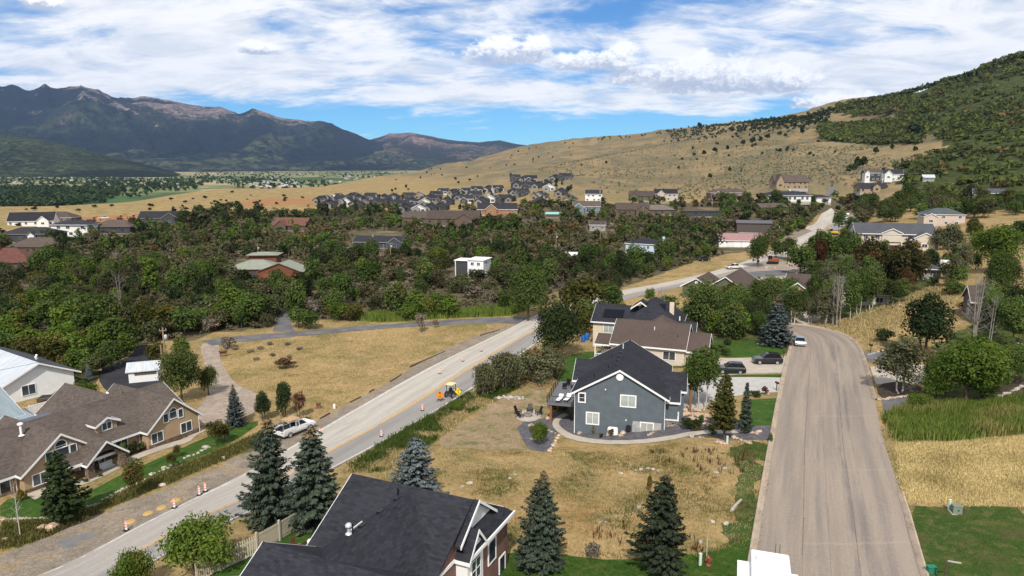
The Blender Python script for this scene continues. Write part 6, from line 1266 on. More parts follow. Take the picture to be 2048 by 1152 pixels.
for (x, y, t, w) in ((1865, 572, 552, 26), (1900, 590, 560, 60), (1940, 620, 580, 60)): T_('shrub', x, y, t, w, 'low round shrub on the dry slope right of the carport', 'shrub', 'shrub', 'shrubs on the right slope')
T_('dead', 1320, 662, 575, 56, 'bare multi-branched tree rising behind the brown roof', 'bare_tree'); T_('midtree', 1300, 606, 574, 26, 'small tree on the road side of the solar house', 'tree')
T_('poplar', 305, 606, 494, 34, 'tall columnar poplar rising out of the oak woods', 'poplar_tree'); T_('dead', 240, 618, 545, 40, 'bare whitish tree left of the tall poplar', 'bare_tree')
T_('farspruce', 847, 560, 505, 24, 'solitary dark spruce in the scrub left of the white porch house', 'spruce_tree')
# woodland edge trees along the side road
for (x, y, t, w, k, l) in ((832, 632, 576, 52, 'brighttree', 'bright green willow in the clump above the side road'), (862, 636, 580, 46, 'brighttree', 'bright green willow in the clump above the side road'), (895, 634, 582, 60, 'brighttree', 'bright green willow in the clump above the side road'), (815, 640, 606, 44, 'brighttree', 'bright green willow in the clump above the side road')): T_(k, x, y, t, w, l, 'willow_tree', 'tree', 'bright willows by the side road')
T_('brighttree', 680, 640, 598, 54, 'rounded bright shrub tree left of the willow clump', 'tree'); T_('olivetree', 705, 642, 604, 48, 'olive shrub tree beside the rounded bright one', 'tree')
T_('midtree', 598, 656, 612, 48, 'green bush at the fork of the branch drive', 'tree'); T_('midtree', 622, 658, 620, 44, 'green bush close to the fork, nearer the side road', 'tree')
T_('twigbush', 842, 664, 624, 26, 'dark twiggy bush on the near side of the side road', 'bush', 'bush'); T_('twigbush', 872, 656, 638, 16, 'small twiggy bush on the near side of the side road', 'bush', 'bush'); T_('sage', 458, 696, 672, 38, 'grey sage bush at the bend of the gravel drive', 'sage_bush', 'bush')
for (x, y, t, w) in ((30, 700, 640, 70), (70, 712, 655, 70), (120, 716, 640, 76), (160, 726, 655, 70), (205, 722, 640, 66), (240, 712, 630, 80), (185, 690, 600, 80), (140, 676, 590, 74), (215, 676, 580, 70), (300, 676, 600, 60), (330, 672, 600, 70), (370, 672, 610, 60), (40, 672, 612, 70), (90, 664, 600, 70), (400, 660, 612, 50), (450, 650, 600, 70), (150, 748, 690, 60), (185, 752, 705, 44), (112, 738, 672, 66), (60, 735, 668, 70), (10, 728, 660, 70), (225, 738, 678, 50), (252, 716, 655, 52), (205, 745, 700, 40), (495, 648, 586, 80), (520, 640, 580, 76), (470, 634, 572, 70)):
    kd = rnd.choice(['midtree', 'brighttree', 'midtree', 'brighttree', 'olivetree']); T_(kd, x, y, t, w, ADJ[kd] + ' tree of the woodland edge ' + ('behind the white house' if x < 175 else 'beside the black asphalt drive' if x < 345 else 'above the side road and branch drive') + (', broad crowned' if w > 70 else ', slimmer one' if w < 60 else ''), 'tree', 'tree', 'trees of the near woodland edge')

# ------------------------------------------------------------------ oak woods
HOUSE_PX = [(951,556,40),(925,553,36),(535,560,75),(755,497,62),(1285,516,50),(1138,523,26),(905,452,50),(995,430,45),(838,446,40),(578,462,34),(1195,462,20),(1108,436,24),(1318,430,32),(1265,432,30),(1405,434,36),(1482,495,45),(1508,466,40),(325,450,38),(222,468,28),(140,474,34),(52,486,40),(6,545,45),(1173,426,26),(65,508,30)]
def near_house(pr, grow=1.0):
    bad = np.zeros(len(pr), bool)
    for hx, hy, hw in HOUSE_PX: bad |= (np.abs(pr[:, 0] - hx) < hw * grow) & (pr[:, 1] > hy - hw * .55) & (pr[:, 1] < hy + 5 + hw * .16)
    return bad
def oak_woods():
    rng = np.random.default_rng(5); pts = []
    y = 128.0
    while y < 640:
        st = 4.35 + (y - 128) * .007; xs = np.arange(-.86 * y, .62 * y, st); pts.append(np.stack([xs + rng.uniform(-.48, .48, len(xs)) * st, np.full(len(xs), y) + rng.uniform(-.5, .5, len(xs)) * st], 1)); y += st * .92
    P = np.concatenate(pts); Z = TH(P[:, 0], P[:, 1]); P = np.column_stack([P, Z]); pr = proj(P); ok = in_poly(pr, WOODS) & ~near_house(pr)
    for sh in SHEETS: ok &= ~in_poly(P[:, :2], sh)
    for (x, y, r) in TREES_AT: ok &= ((P[:, 0] - x) ** 2 + (P[:, 1] - y) ** 2) > (r * .9) ** 2
    clear = np.array([mnoise.noise(Vector((q[0] * .035, q[1] * .035, 3))) for q in P]); ok &= clear > -.30
    thin_ = in_poly(pr, [(620,560),(800,560),(1000,590),(1060,575),(1100,560),(1250,560),(1060,620),(780,634),(600,640)]); ok &= ~(thin_ & (rng.random(len(P)) < .4))
    lawnpx = in_poly(pr, [(160,514),(195,508),(205,522),(170,526)]) | in_poly(pr, [(34,585),(68,575),(74,590),(40,600)]); ok &= ~lawnpx
    P = P[ok]; pr = pr[ok]; thin_ = thin_[ok]; o = np.argsort(P[:, 1]); P = P[o]; pr = pr[o]; thin_ = thin_[o]
    labs = {'oak': 'gnarled dark green scrub oak in the woods beyond the side road', 'darkoak': 'dense blackish green oak in the woods beyond the side road', 'midtree': 'leafy mid green tree in the woods beyond the side road', 'twigbush': 'leafless grey brown thicket bush in the oak woods', 'rustbush': 'rust coloured autumn bush in the oak woods', 'brighttree': 'light green tree standing out of the oak woods', 'olivetree': 'yellowish olive tree in the oak woods'}
    cnt = {}; rest = []
    LM = [(940,556,'the white flat roofed house'),(535,560,'the sage roofed house'),(755,497,'the dark long house'),(1285,516,'the pale blue house'),(1138,523,'the white roofed shed'),(575,625,'the branch drive'),(305,604,'the columnar poplar'),(860,620,'the bright willow clump'),(240,700,'the black asphalt drive'),(1160,600,'the main road bend'),(420,675,'the gravel drive bend'),(60,560,'the red hip roof'),(1400,520,'the road works'),(1050,560,'the tall junction tree'),(680,600,'the rounded shrub trees'),(140,620,'the pole top in the oaks')]
    lmw = [gnd(a, b) for a, b, _ in LM]
    for i, q in enumerate(P):
        patch = mnoise.noise(Vector((q[0] * .018, q[1] * .018, 8))); r = rng.random()
        if thin_[i]: k = 'twigbush' if r < .46 else ('oak' if r < .80 else ('midtree' if r < .98 else 'rustbush'))
        elif patch > .22: k = 'darkoak' if r < .5 else ('oak' if r < .85 else 'midtree')
        elif patch < -.2: k = 'twigbush' if r < .22 else ('oak' if r < .80 else ('rustbush' if r < .82 else 'olivetree'))
        else: k = 'oak' if r < .55 else ('midtree' if r < .72 else ('twigbush' if r < .80 else ('darkoak' if r < .93 else 'brighttree')))
        hw = {'oak': (4.6, 5.6), 'darkoak': (5.8, 6.0), 'midtree': (7.4, 5.4), 'twigbush': (3.0, 4.8), 'rustbush': (3.6, 4), 'brighttree': (6.2, 5.2), 'olivetree': (5.2, 5.2)}[k]; s = rng.uniform(.55, 1.35)
        tot = sum(cnt.values())
        if cnt.get(k, 0) < 280 and tot < 640:
            cnt[k] = cnt.get(k, 0) + 1; plant(k, q[0], q[1], hw[0] * s, hw[1] * s * rng.uniform(.85, 1.1), ('low ' if s < .85 else 'tall ' if s > 1.1 else '') + labs[k].split(' in the')[0].split(' standing')[0] + ' in the woods by ' + LM[int(np.argmin([(g.x - q[0]) ** 2 + (g.y - q[1]) ** 2 for g in lmw]))][2], {'oak': 'scrub_oak', 'darkoak': 'oak_tree', 'midtree': 'mid_green_tree', 'twigbush': 'thicket_bush', 'rustbush': 'bush'}.get(k, 'woodland_tree'), 'bush' if 'bush' in k else 'tree', {'oak': 'scrub oaks', 'darkoak': 'dark oaks', 'midtree': 'mid green trees', 'twigbush': 'bare thicket bushes', 'rustbush': 'rust bushes', 'brighttree': 'light trees', 'olivetree': 'olive trees'}[k] + ' of the woods', z=q[2] - .15)  # midtree is a generic mid green broadleaf, its species unknown
        else: rest.append((k, q, hw, s))
    mats = {'oak': 'leaf_oak', 'darkoak': 'leaf_dark', 'midtree': 'leaf_mid', 'twigbush': 'leaf_twig', 'rustbush': 'leaf_rust', 'brighttree': 'leaf_bright', 'olivetree': 'leaf_olive'}
    for k in mats:
        it = [(q[0], q[1], q[2] - .2, hw[0] * s, hw[1] * s * .55, 150 if q[1] < 330 else 90, .50 if q[1] < 330 else .68, float(rng.random() < .22) * rng.random()) for kk, q, hw, s in rest if kk == k]
        if it: merged('woodland', it, None, MATS[mats[k]], rng, 'far part of the oak woods, ' + {'oak': 'dull green oak canopy', 'darkoak': 'blackish green canopy', 'midtree': 'mid green canopy', 'twigbush': 'grey brown bare thicket', 'rustbush': 'rusty autumn canopy', 'brighttree': 'light green canopy', 'olivetree': 'olive canopy'}[k], 'woodland')
    # undergrowth between the trees
    n = 5200; yy = np.exp(rng.uniform(math.log(125), math.log(420), n)); U = np.column_stack([yy * rng.uniform(-.86, .6, n), yy]); U = np.column_stack([U, TH(U[:, 0], U[:, 1])]); pr2 = proj(U); ok = in_poly(pr2, WOODS) & ~near_house(pr2, .8)
    for sh in SHEETS: ok &= ~in_poly(U[:, :2], sh)
    U = U[ok]; merged('undergrowth', [(q[0], q[1], q[2] - .1, rng.uniform(.7, 1.9), rng.uniform(.8, 1.7), 34, .34, rng.random() * .9) for q in U], None, MATS['leaf_under'], rng, 'low twiggy undergrowth between the oaks', 'undergrowth')
    print('WOODS', len(P), cnt, len(rest), len(U))
oak_woods()

# trees around the far houses and on the right slope
def fringe(poly, n, kinds, h, w, label, group, seed, name='broadleaf_tree', cat='tree', avoid=True):
    rng = np.random.default_rng(seed); P = scatter_px(poly, n, rng); pr = proj(P); bad = near_house(pr) if avoid else np.zeros(len(P), bool)
    for q, b in zip(P, bad):
        if b: continue
        s = rng.uniform(.7, 1.3); kd = kinds[int(rng.integers(len(kinds)))]; plant(kd, q[0], q[1], h * s, w * s, ('low ' if s < .88 else 'tall ' if s > 1.12 else '') + ADJ.get(kd, 'leafy') + ' ' + label, name, cat, group, z=q[2] - .1)
fringe([(1340,420),(1440,408),(1540,408),(1650,412),(1690,398),(1720,392),(1700,420),(1640,440),(1560,450),(1440,440)], 70, ['fartree', 'midtree'], 8, 7, 'tree in the belt between the far lodges and the road top', 'trees of the belt below the hill houses', 21)
fringe([(1700,420),(1760,400),(1850,395),(1960,400),(2080,400),(2080,430),(1960,440),(1900,440),(1840,440),(1780,445),(1720,450)], 90, ['midtree', 'oak', 'olivetree', 'midtree'], 8.5, 7.5, 'bushy tree on the lower right hillside', 'trees of the lower right hillside', 22)
fringe([(1660,470),(1710,450),(1720,500),(1700,545),(1640,560),(1600,560),(1610,520)], 34, ['midtree', 'aspen', 'maple'], 9, 5.5, 'tree in the grove left of the beige garages', 'grove left of the garages', 23)
fringe([(1840,520),(1890,470),(1960,470),(1960,560),(1910,600),(1870,590)], 16, ['juniper', 'midtree', 'olivetree'], 6, 4.5, 'tree on the slope behind the parked trailer', 'trees behind the trailer', 24)
fringe([(1960,600),(2060,560),(2080,690),(2000,700),(1975,660)], 16, ['bigmid', 'greyaspen', 'bigdark'], 8, 5, 'leafy tree of the right edge thicket', 'trees of the right edge thicket', 25)
fringe([(1440,610),(1560,585),(1600,600),(1570,640),(1450,650)], 16, ['midtree', 'midtree', 'olivetree'], 6, 5, 'garden tree behind the street spruce', 'garden trees behind the spruce', 26)
fringe([(600,425),(720,426),(900,424),(980,432),(960,442),(760,440),(620,440)], 40, ['farspruce', 'fartree', 'farjuniper'], 8, 5.5, 'dark tree on the woodland margin below the subdivision', 'trees below the subdivision', 27)
fringe([(640,405),(760,398),(900,392),(1040,370),(1140,365),(1150,410),(1000,420),(700,418)], 80, ['farspruce', 'farjuniper', 'fartree'], 5, 3, 'small planted tree among the subdivision houses', 'small trees of the subdivision', 28)
fringe([(330,445),(450,425),(520,430),(520,450),(400,465),(330,465)], 26, ['darkoak', 'fartree'], 10, 9, 'tall dark tree beside the charcoal house', 'tall dark trees by the charcoal house', 29)

fringe([(1600,640),(1640,600),(1700,590),(1760,600),(1740,630),(1690,645),(1640,655)], 22, ['aspen', 'greyaspen', 'aspen'], 9, 4, 'aspen in the thicket round the brown roofed house', 'aspens round the brown roofed house', 61)
fringe([(1690,560),(1760,540),(1840,560),(1830,600),(1740,610)], 16, ['maple', 'aspen', 'midtree'], 9, 5, 'tree in the grove between the carport and the brown roof', 'grove by the carport', 62)
fringe([(1340,640),(1420,620),(1520,610),(1580,640),(1540,680),(1460,680)], 16, ['midtree', 'brighttree', 'bigmid'], 5.5, 4.5, 'garden tree on the rise behind the estate car', 'garden trees on the rise', 63)
fringe([(1860,780),(1880,730),(1960,700),(2060,690),(2060,790),(1960,800)], 12, ['leafyshrub', 'bigmid'], 4, 4, 'shrubby tree behind the reeds', 'shrubby trees behind the reeds', 64)
fringe([(1180,700),(1150,660),(1180,630),(1260,610),(1330,610),(1350,640),(1260,660)], 8, ['olivetree', 'midtree'], 5, 4.5, 'tree behind the cream solar house', 'trees behind the solar house', 65)

# individual dark junipers dotted over the open hillsides
def hillside():
    rng = np.random.default_rng(31); n = 0
    spots = [(1825,272,26,30),(1836,276,20,26),(1715,337,20,24),(1750,310,16,18),(1726,335,18,22),(1698,346,16,18),(1708,345,14,18),(1783,300,10,12),(1766,349,14,14),(1830,305,12,14),(1398,257,12,12),(1408,310,12,10),(1388,314,10,10),(1430,305,14,10),(1455,300,10,10),(1487,292,14,14),(1505,288,16,14),(1520,284,14,12),(1535,280,14,14),(1560,272,12,10),(1605,268,14,14),(1570,275,10,9),(1620,248,12,12),(1653,246,10,10),(1635,247,12,12),(1590,255,9,9)]
    for (x, y, w, h) in spots: plant_px('farjuniper', x, y, y - h, w * .9, 'rounded dark juniper on the open upper hillside', 'juniper_tree', 'tree', 'junipers on the open hillside')
    i = 0
    while i < 95:
        x = rng.uniform(780, 1700); lo = np.interp(x, [760, 900, 1060, 1200, 1400, 1560, 1700], [356, 332, 298, 277, 254, 240, 214]); hi = np.interp(x, [760, 900, 1100, 1300, 1500, 1700], [388, 376, 345, 372, 350, 300]); y = rng.uniform(lo, hi)
        if rng.random() < .5: y = lo + (hi - lo) * rng.random() ** 2
        g = gnd(x, y); s = rng.uniform(2.2, 4.6) * (1 + g.y / 4500); plant('farjuniper', g.x, g.y, s, s * rng.uniform(.8, 1.1), 'small dark juniper dotted on the dry tan hills', 'juniper_tree', 'tree', 'small junipers on the tan hills', z=g.z); i += 1
    for _ in range(70):
        x = rng.uniform(10, 640); lo = np.interp(x, [0, 200, 430, 600, 700], [415, 411, 385, 382, 378]); y = rng.uniform(lo, lo + 42)
        if in_poly(np.array([[x, y]]), [(140,430),(340,425),(480,436),(340,456),(120,455)])[0]: continue
        g = gnd(x, y); s = rng.uniform(1.2, 3.0); plant('farjuniper', g.x, g.y, s, s * 1.8, 'low sage bush on the golden field', 'sage_bush', 'bush', 'sage bushes on the golden field', z=g.z)
    # oak brush on the right hill, too many to count
    it = []; P = []
    for hp in HILLBRUSH: P.append(scatter_px([(min(max(a, 1), 2300), b) for a, b in hp], 9500 if len(hp) > 12 else 800, rng, sheets=False))
    for q in np.concatenate(P):
        g = mnoise.noise(Vector((q[0] * .012, q[1] * .012, 4)))
        if g < -.5: continue
        s = rng.uniform(.7, 1.4) * (1 + .0006 * q[1]); it.append((q[0], q[1], q[2] - .3, 2.8 * s, 4.8 * s, 22, 1.35 * (1 + q[1] * .0005), float(rng.random() < .06) * rng.random()))
    half = [a for a in it if mnoise.noise(Vector((a[0] * .01, a[1] * .01, 2))) > .0]; oth = [a for a in it if mnoise.noise(Vector((a[0] * .01, a[1] * .01, 2))) <= .0]
    merged('oak_brush', half, None, MATS['leaf_brush'], rng, 'dark oak brush covering the right hillside', 'brush'); merged('oak_brush', oth, None, MATS['leaf_hill'], rng, 'greener oak brush covering the right hillside', 'brush')
    # ridge-top pines as a dark fringe, sage mounds on the slopes
    rp = []
    for x in np.arange(1180, 2048, 2.4):
        y0 = np.interp(x, [1180,1200,1300,1400,1500,1600,1700,1800,1920,2048], [271,272,264,249,239,231,207,186,152,112]) + 2; 
        if rng.random() < (.30 if x < 1380 else .9): g = gnd(x, y0 + rng.uniform(0, 5) + 2, 4000); rp.append((g.x, g.y, g.z - .5, rng.uniform(5, 9), rng.uniform(2.5, 5), 30, 1.5, 0.0))
    for _ in range(420):
        x = rng.uniform(1340, 1660); lo = np.interp(x, [1340, 1400, 1500, 1600, 1700], [262, 252, 242, 234, 215]); y = lo + 3 + abs(rng.normal()) * 11; g = gnd(x, y, 4000); rp.append((g.x, g.y, g.z - .5, rng.uniform(3.5, 7), rng.uniform(2, 4.4), 30, 1.3, 0.0))
    merged('ridge_woods', rp, None, MATS['leaf_juniper'], rng, 'dark juniper wood along the ridge crest', 'woodland')
    sg = scatter_px([(1300,398),(1380,360),(1480,320),(1600,285),(1680,285),(1760,292),(1860,300),(1800,335),(1760,360),(1650,372),(1560,365),(1440,390)], 1500, rng, sheets=False); sg = np.concatenate([sg, scatter_px([(1000,352),(1100,330),(1200,306),(1300,286),(1420,266),(1540,250),(1600,262),(1480,318),(1380,358),(1300,392),(1200,384),(1120,348)], 1900, rng, sheets=False)])
    merged('sagebrush', [(q[0], q[1], q[2] - .1, rng.uniform(.5, 1.3), rng.uniform(.8, 2.2), 8, .75, 0.0) for q in sg], None, MATS['leaf_sage'], rng, 'grey green sagebrush on the open slope', 'sagebrush')
M_leaf('leaf_hill', (.048, .064, .018), (.125, .145, .042), brown=(.11, .07, .035)); M_leaf('leaf_brush', (.036, .045, .016), (.10, .108, .038)); M_leaf('leaf_sage', (.10, .10, .065), (.20, .19, .12), trans=.1); M_leaf('leaf_valley', (.022, .045, .018), (.075, .105, .045), trans=.2)
hillside()

# trees and villages of the valley
def valley():
    rng = np.random.default_rng(41); it = []
    def vp(x, y): d = ray(x, y); t = (-28.0 - CAMZ) / d[2]; return d[0] * t, d[1] * t
    def blob(poly, n, h=(7, 13)):
        for _ in range(n):
            xs = [p[0] for p in poly]; ys = [p[1] for p in poly]; x, y = rng.uniform(min(xs), max(xs)), rng.uniform(min(ys), max(ys))
            if not in_poly(np.array([[x, y]]), poly)[0]: continue
            X, Y = vp(x, y); hh = rng.uniform(*h); it.append((X, Y, -29.5, hh, hh * rng.uniform(.45, .8), 16, hh * .26, 0.0))
    blob([(-60,382),(60,372),(150,374),(250,382),(210,404),(120,414),(-60,420)], 1500, (8, 13)); blob([(-60,352),(120,352),(250,357),(230,368),(100,370),(-60,372)], 420); blob([(180,356),(330,358),(420,352),(400,372),(300,378),(200,376)], 520)
    blob([(380,345),(520,342),(620,350),(560,364),(470,370),(400,366)], 420); blob([(460,358),(640,362),(700,372),(560,384),(470,376)], 200); blob([(560,340),(760,338),(860,346),(760,356),(640,358)], 260); blob([(300,338),(520,334),(700,334),(640,340),(420,344)], 260, (10, 16)); blob([(160,372),(420,360),(400,378),(240,398)], 300)
    merged('valley_trees', it, None, MATS['leaf_valley'], rng, 'tree belts on the far valley floor', 'woodland')
    hp = House('village_house', 'x', (0, 0, 0), 0); hp.wall(-8, 8, 0, 10, -1, 4.5, M_plain('village_wall', (.42, .40, .36), .85, .15, .3, orand=.5), 8, 'x'); hp.gable_roof(-8, 8, 0, 10, 4.5, 8, 'x', M_plain('village_roof', (.30, .29, .29), .8, .1, .3, orand=.5), .5, .5, fascia=False); hp.win(-3, -.01, 2.2, 2, 1.6, '-y', 1); hp.win(3, -.01, 2.2, 2, 1.6, '-y', 1); first = True
    zones = [((500, 600), (358, 376), 46), ((640, 760), (352, 366), 18), ((240, 360), (356, 372), 10), ((10, 240), (352, 368), 16), ((470, 640), (338, 352), 14)]
    for (xa, xb), (ya, yb), n in zones:
        for _ in range(n):
            X, Y = vp(rng.uniform(xa, xb), rng.uniform(ya, yb)); o = hp.o if first else copy_tree(hp.o); first = False; o.location = (X, Y, -28.2); o.rotation_euler = (0, 0, rng.uniform(-1, 1)); s = rng.uniform(.4, .85); o.scale = (s, s, s); tag(o, 'tiny pale house of the far valley village', 'house', 'houses of the valley village')
valley()

# ------------------------------------------------------------------ grass, weeds and reeds
def grasses():
    rng = np.random.default_rng(51)
    lot = [(700,1000),(760,940),(860,895),(1000,905),(1120,905),(1330,890),(1530,885),(1520,980),(1500,1090),(1400,1110),(1230,1120),(1140,1110),(1000,1110),(1000,1010),(900,975)]
    P = scatter_px(lot, 11000, rng); nn = np.array([mnoise.noise(Vector((q[0] * .16, q[1] * .16, 1))) for q in P]); n2 = np.array([mnoise.noise(Vector((q[0] * .35, q[1] * .35, 6))) for q in P]); pr = proj(P)
    orange = np.clip(1.2 - np.abs(pr[:, 1] - 1040) / 75 - np.abs(pr[:, 0] - 1120) / 260, 0, 1) + np.clip(n2 - .25, 0, 1); green = (nn > .06) | ((pr[:, 0] > 1400) & (nn > -.1) & (pr[:, 1] > 940))
    dry = ~green; blades('dry_grass', P[dry], .10 + .14 * np.clip(nn[dry] + .6, 0, 1), .014, MATS['grass_dry'], rng, 'golden dry grass of the empty lot', 'grass', .6, 5, np.clip(orange[dry], 0, 1), .22)
    blades('green_weeds', P[green], .20, .015, MATS['grass_green'], rng, 'greener weeds among the dry grass of the lot', 'weeds', .6, 5, np.clip(.45 + n2[green], 0, 1), .22)
    q = scatter_px([(1300,905),(1420,895),(1510,905),(1500,950),(1400,945),(1320,930)], 46, rng); q2 = scatter_px([(1180,1060),(1260,1050),(1420,1080),(1440,1050),(1400,1110),(1200,1090)], 24, rng)
    blades('dock_weeds', np.concatenate([q, q2]), .65, .035, MATS['weed_red'], rng, 'dark red seeded dock stalks standing in the dry lot', 'weeds', .2, 5, None, .15)
    f = scatter_px([(1795,880),(1900,885),(2080,868),(2080,1014),(1960,1012),(1815,1006),(1800,950)], 12000, rng); b = np.array([mnoise.noise(Vector((a[0] * .2, a[1] * .2, 3))) for a in f])
    blades('tall_dry_grass', f, .18 + .18 * np.clip(b + .4, 0, 1), .013, MATS['grass_pale'], rng, 'pale straw coloured tall grass beside the street', 'grass', .45, 5, np.clip(b, 0, 1) * .7, .2)
    r_ = scatter_px([(1768,838),(1840,812),(1960,812),(2080,792),(2080,866),(1900,882),(1795,884)], 6500, rng); b = np.array([mnoise.noise(Vector((a[0] * .25, a[1] * .25, 3))) for a in r_])
    blades('reeds', r_, .9 + .6 * np.clip(b + .45, 0, 1), .024, MATS['reed'], rng, 'tall green and yellow cattail reeds beside the street', 'reeds', .18, 5, np.clip(b + .05, 0, .8), .25)
    c = scatter_px([(700,640),(760,632),(830,640),(1010,616),(1060,616),(1020,632),(900,637),(760,645)], 2600, rng); blades('reeds', c, 1.7, .05, MATS['reed'], rng, 'yellow green cattails along the far side of the side road', 'reeds', .2, 4, None, .3)
    m_ = scatter_px([(440,690),(560,678),(800,664),(1000,652),(900,690),(820,728),(700,800),(620,842),(560,800),(470,760)], 6000, rng); b = np.array([mnoise.noise(Vector((a[0] * .08, a[1] * .08, 3))) for a in m_])
    blades('meadow_grass', m_, .20, .03, MATS['grass_dry'], rng, 'dry golden grass of the meadow beside the main road', 'grass', .6, 4, np.clip(b, 0, 1) * .6, .3)
    s = scatter_px([(690,945),(800,878),(900,815),(950,780),(1040,745),(1060,765),(990,800),(930,832),(860,890),(760,945)], 4200, rng); b = np.array([mnoise.noise(Vector((a[0] * .2, a[1] * .2, 3))) for a in s]); gmask = b > 0
    blades('bank_grass', s[~gmask], .42, .026, MATS['grass_dry'], rng, 'dry grass of the bank right of the main road', 'grass', .55, 5, None, .25); blades('bank_weeds', s[gmask], .45, .03, MATS['grass_green'], rng, 'green weeds of the bank right of the main road', 'weeds', .5, 5, None, .25)
    e = scatter_px([(700,932),(790,872),(905,808),(940,785),(950,800),(890,835),(800,895),(720,948)], 1500, rng); blades('roadside_weeds', e, .55, .035, MATS['grass_green'], rng, 'tall dark green weeds lining the right edge of the main road', 'weeds', .4, 6, None, .3)
    v = scatter_px([(0,1046),(110,1042),(200,1012),(280,968),(350,938),(430,906),(490,880),(560,850),(620,836),(600,852),(440,924),(350,962),(280,990),(200,1022),(84,1078),(0,1104)], 5200, rng); b = rng.random(len(v)); blades('verge_weeds', v, .4, .03, MATS['grass_green'], rng, 'rough weeds of the verge below the tan house lawn', 'weeds', .5, 5, b * .9, .25)
    h = scatter_px([(1600,655),(1680,640),(1800,600),(1900,560),(1940,600),(1800,660),(1760,690),(1725,690),(1690,665)], 4500, rng); blades('slope_grass', h, .45, .035, MATS['grass_dry'], rng, 'dry grass of the slope above the street curve', 'grass', .55, 4, None, .3)
    k = np.concatenate([scatter_px([(1500,1120),(1530,960),(1545,880),(1536,960),(1515,1120)], 500, rng, sheets=False), scatter_px([(1760,860),(1800,980),(1835,1120),(1845,1120),(1812,980),(1772,860)], 700, rng, sheets=False)]); blades('kerb_weeds', k, .16, .02, MATS['grass_green'], rng, 'weeds growing in the kerb joints of the street', 'weeds', .7, 4, rng.random(len(k)) * .8, .12)
    lw = [(1815,1012),(2070,1016),(2080,1180),(1875,1180),(1850,1130)]; a = scatter_px(lw, 9000, rng); blades('lawn_grass', a, .07, .014, MATS['grass_lawn'], rng, 'mown patchy grass of the lawn right of the street', 'grass', .7, 3, rng.random(len(a)) * .5, .1)
    a = scatter_px([(990,1114),(1140,1114),(1230,1124),(1400,1110),(1500,1060),(1520,1000),(1500,1130),(1480,1180),(985,1180)], 8000, rng); blades('lawn_grass', a, .09, .014, MATS['grass_lawn'], rng, 'mown green grass of the near lawn', 'grass', .7, 3, rng.random(len(a)) * .15, .1)
M_leaf('grass_pale', (.52, .41, .20), (.90, .75, .43), brown=(.36, .30, .11), trans=.25); M_leaf('grass_lawn', (.03, .065, .010), (.075, .13, .022), brown=(.2, .17, .06), trans=.2)
grasses()
# ------------------------------------------------------------------ vehicles
m_tyre = M_plain('tyre_rubber', (.015, .015, .016), .9, .15, 8); m_rim = M_plain('wheel_alloy', (.42, .43, .44), .35, .1, metal=.5); m_carglass = M_plain('car_glass', (.008, .010, .012), .12, .1, spec=.3, bump=0); m_red = M_plain('lamp_red', (.35, .02, .015), .3, .05, bump=0); m_lamp = M_plain('lamp_clear', (.65, .66, .66), .2, .05, bump=0); m_plastic = M_plain('dark_plastic', (.025, .025, .027), .7, .1)
def M_paint(name, c):
    if name in MATS: return MATS[name]
    m, k, out = new_mat(name); o = coord(k); n = k.noise(o, 2.2, 4, .6); p = principled(k, out, k.mix(k.ss(n, .4, .75, 0, .25), c, tuple(v * .7 + .03 for v in c)), .28, .1, .5); p.inputs['Coat Weight'].default_value = .6; return m
def loft(mb, secs):
    """sections along x: list of (x, [(y, z), ...]) with equal counts"""
    n = len(secs[0][1]); vs = [(x, y, z) for x, pr_ in secs for y, z in pr_]; fs = []
    for i in range(len(secs) - 1):
        for j in range(n): q = (j + 1) % n; fs.append((i * n + j, i * n + q, (i + 1) * n + q, (i + 1) * n + j))
    fs += [tuple(range(n - 1, -1, -1)), tuple(range((len(secs) - 1) * n, len(secs) * n))]
    return mb.add(vs, fs)
def body_sec(w, zb, zs, zt, wt): return [(-w * .94, zb), (w * .94, zb), (w, (zb + zs) / 2), (w * .99, zs), (wt, zt), (-wt, zt), (-w * .99, zs), (-w, (zb + zs) / 2)]
def wheels(t, L, W, r, xs):
    key = ('wheel', round(r, 2))
    if key not in _WM:
        a = MB().tube([(0, -.11, 0), (0, .11, 0)], r, 18); b = MB().tube([(0, -.125, 0), (0, -.10, 0)], r * .66, 12); b.tube([(0, .10, 0), (0, .125, 0)], r * .66, 12)
        _WM[key] = (a.mesh('tyre', m_tyre, True), b.mesh('rim', m_rim, True))
    a, b = _WM[key]
    for x in xs:
        for s in (-1, 1):
            w = bpy.data.objects.new('wheel', None); COL.objects.link(w); w.parent = t; w.location = (x, s * (W / 2 - .10), r); w.empty_display_size = .1
            link_obj('tyre', a, w); link_obj('rim', b, w)
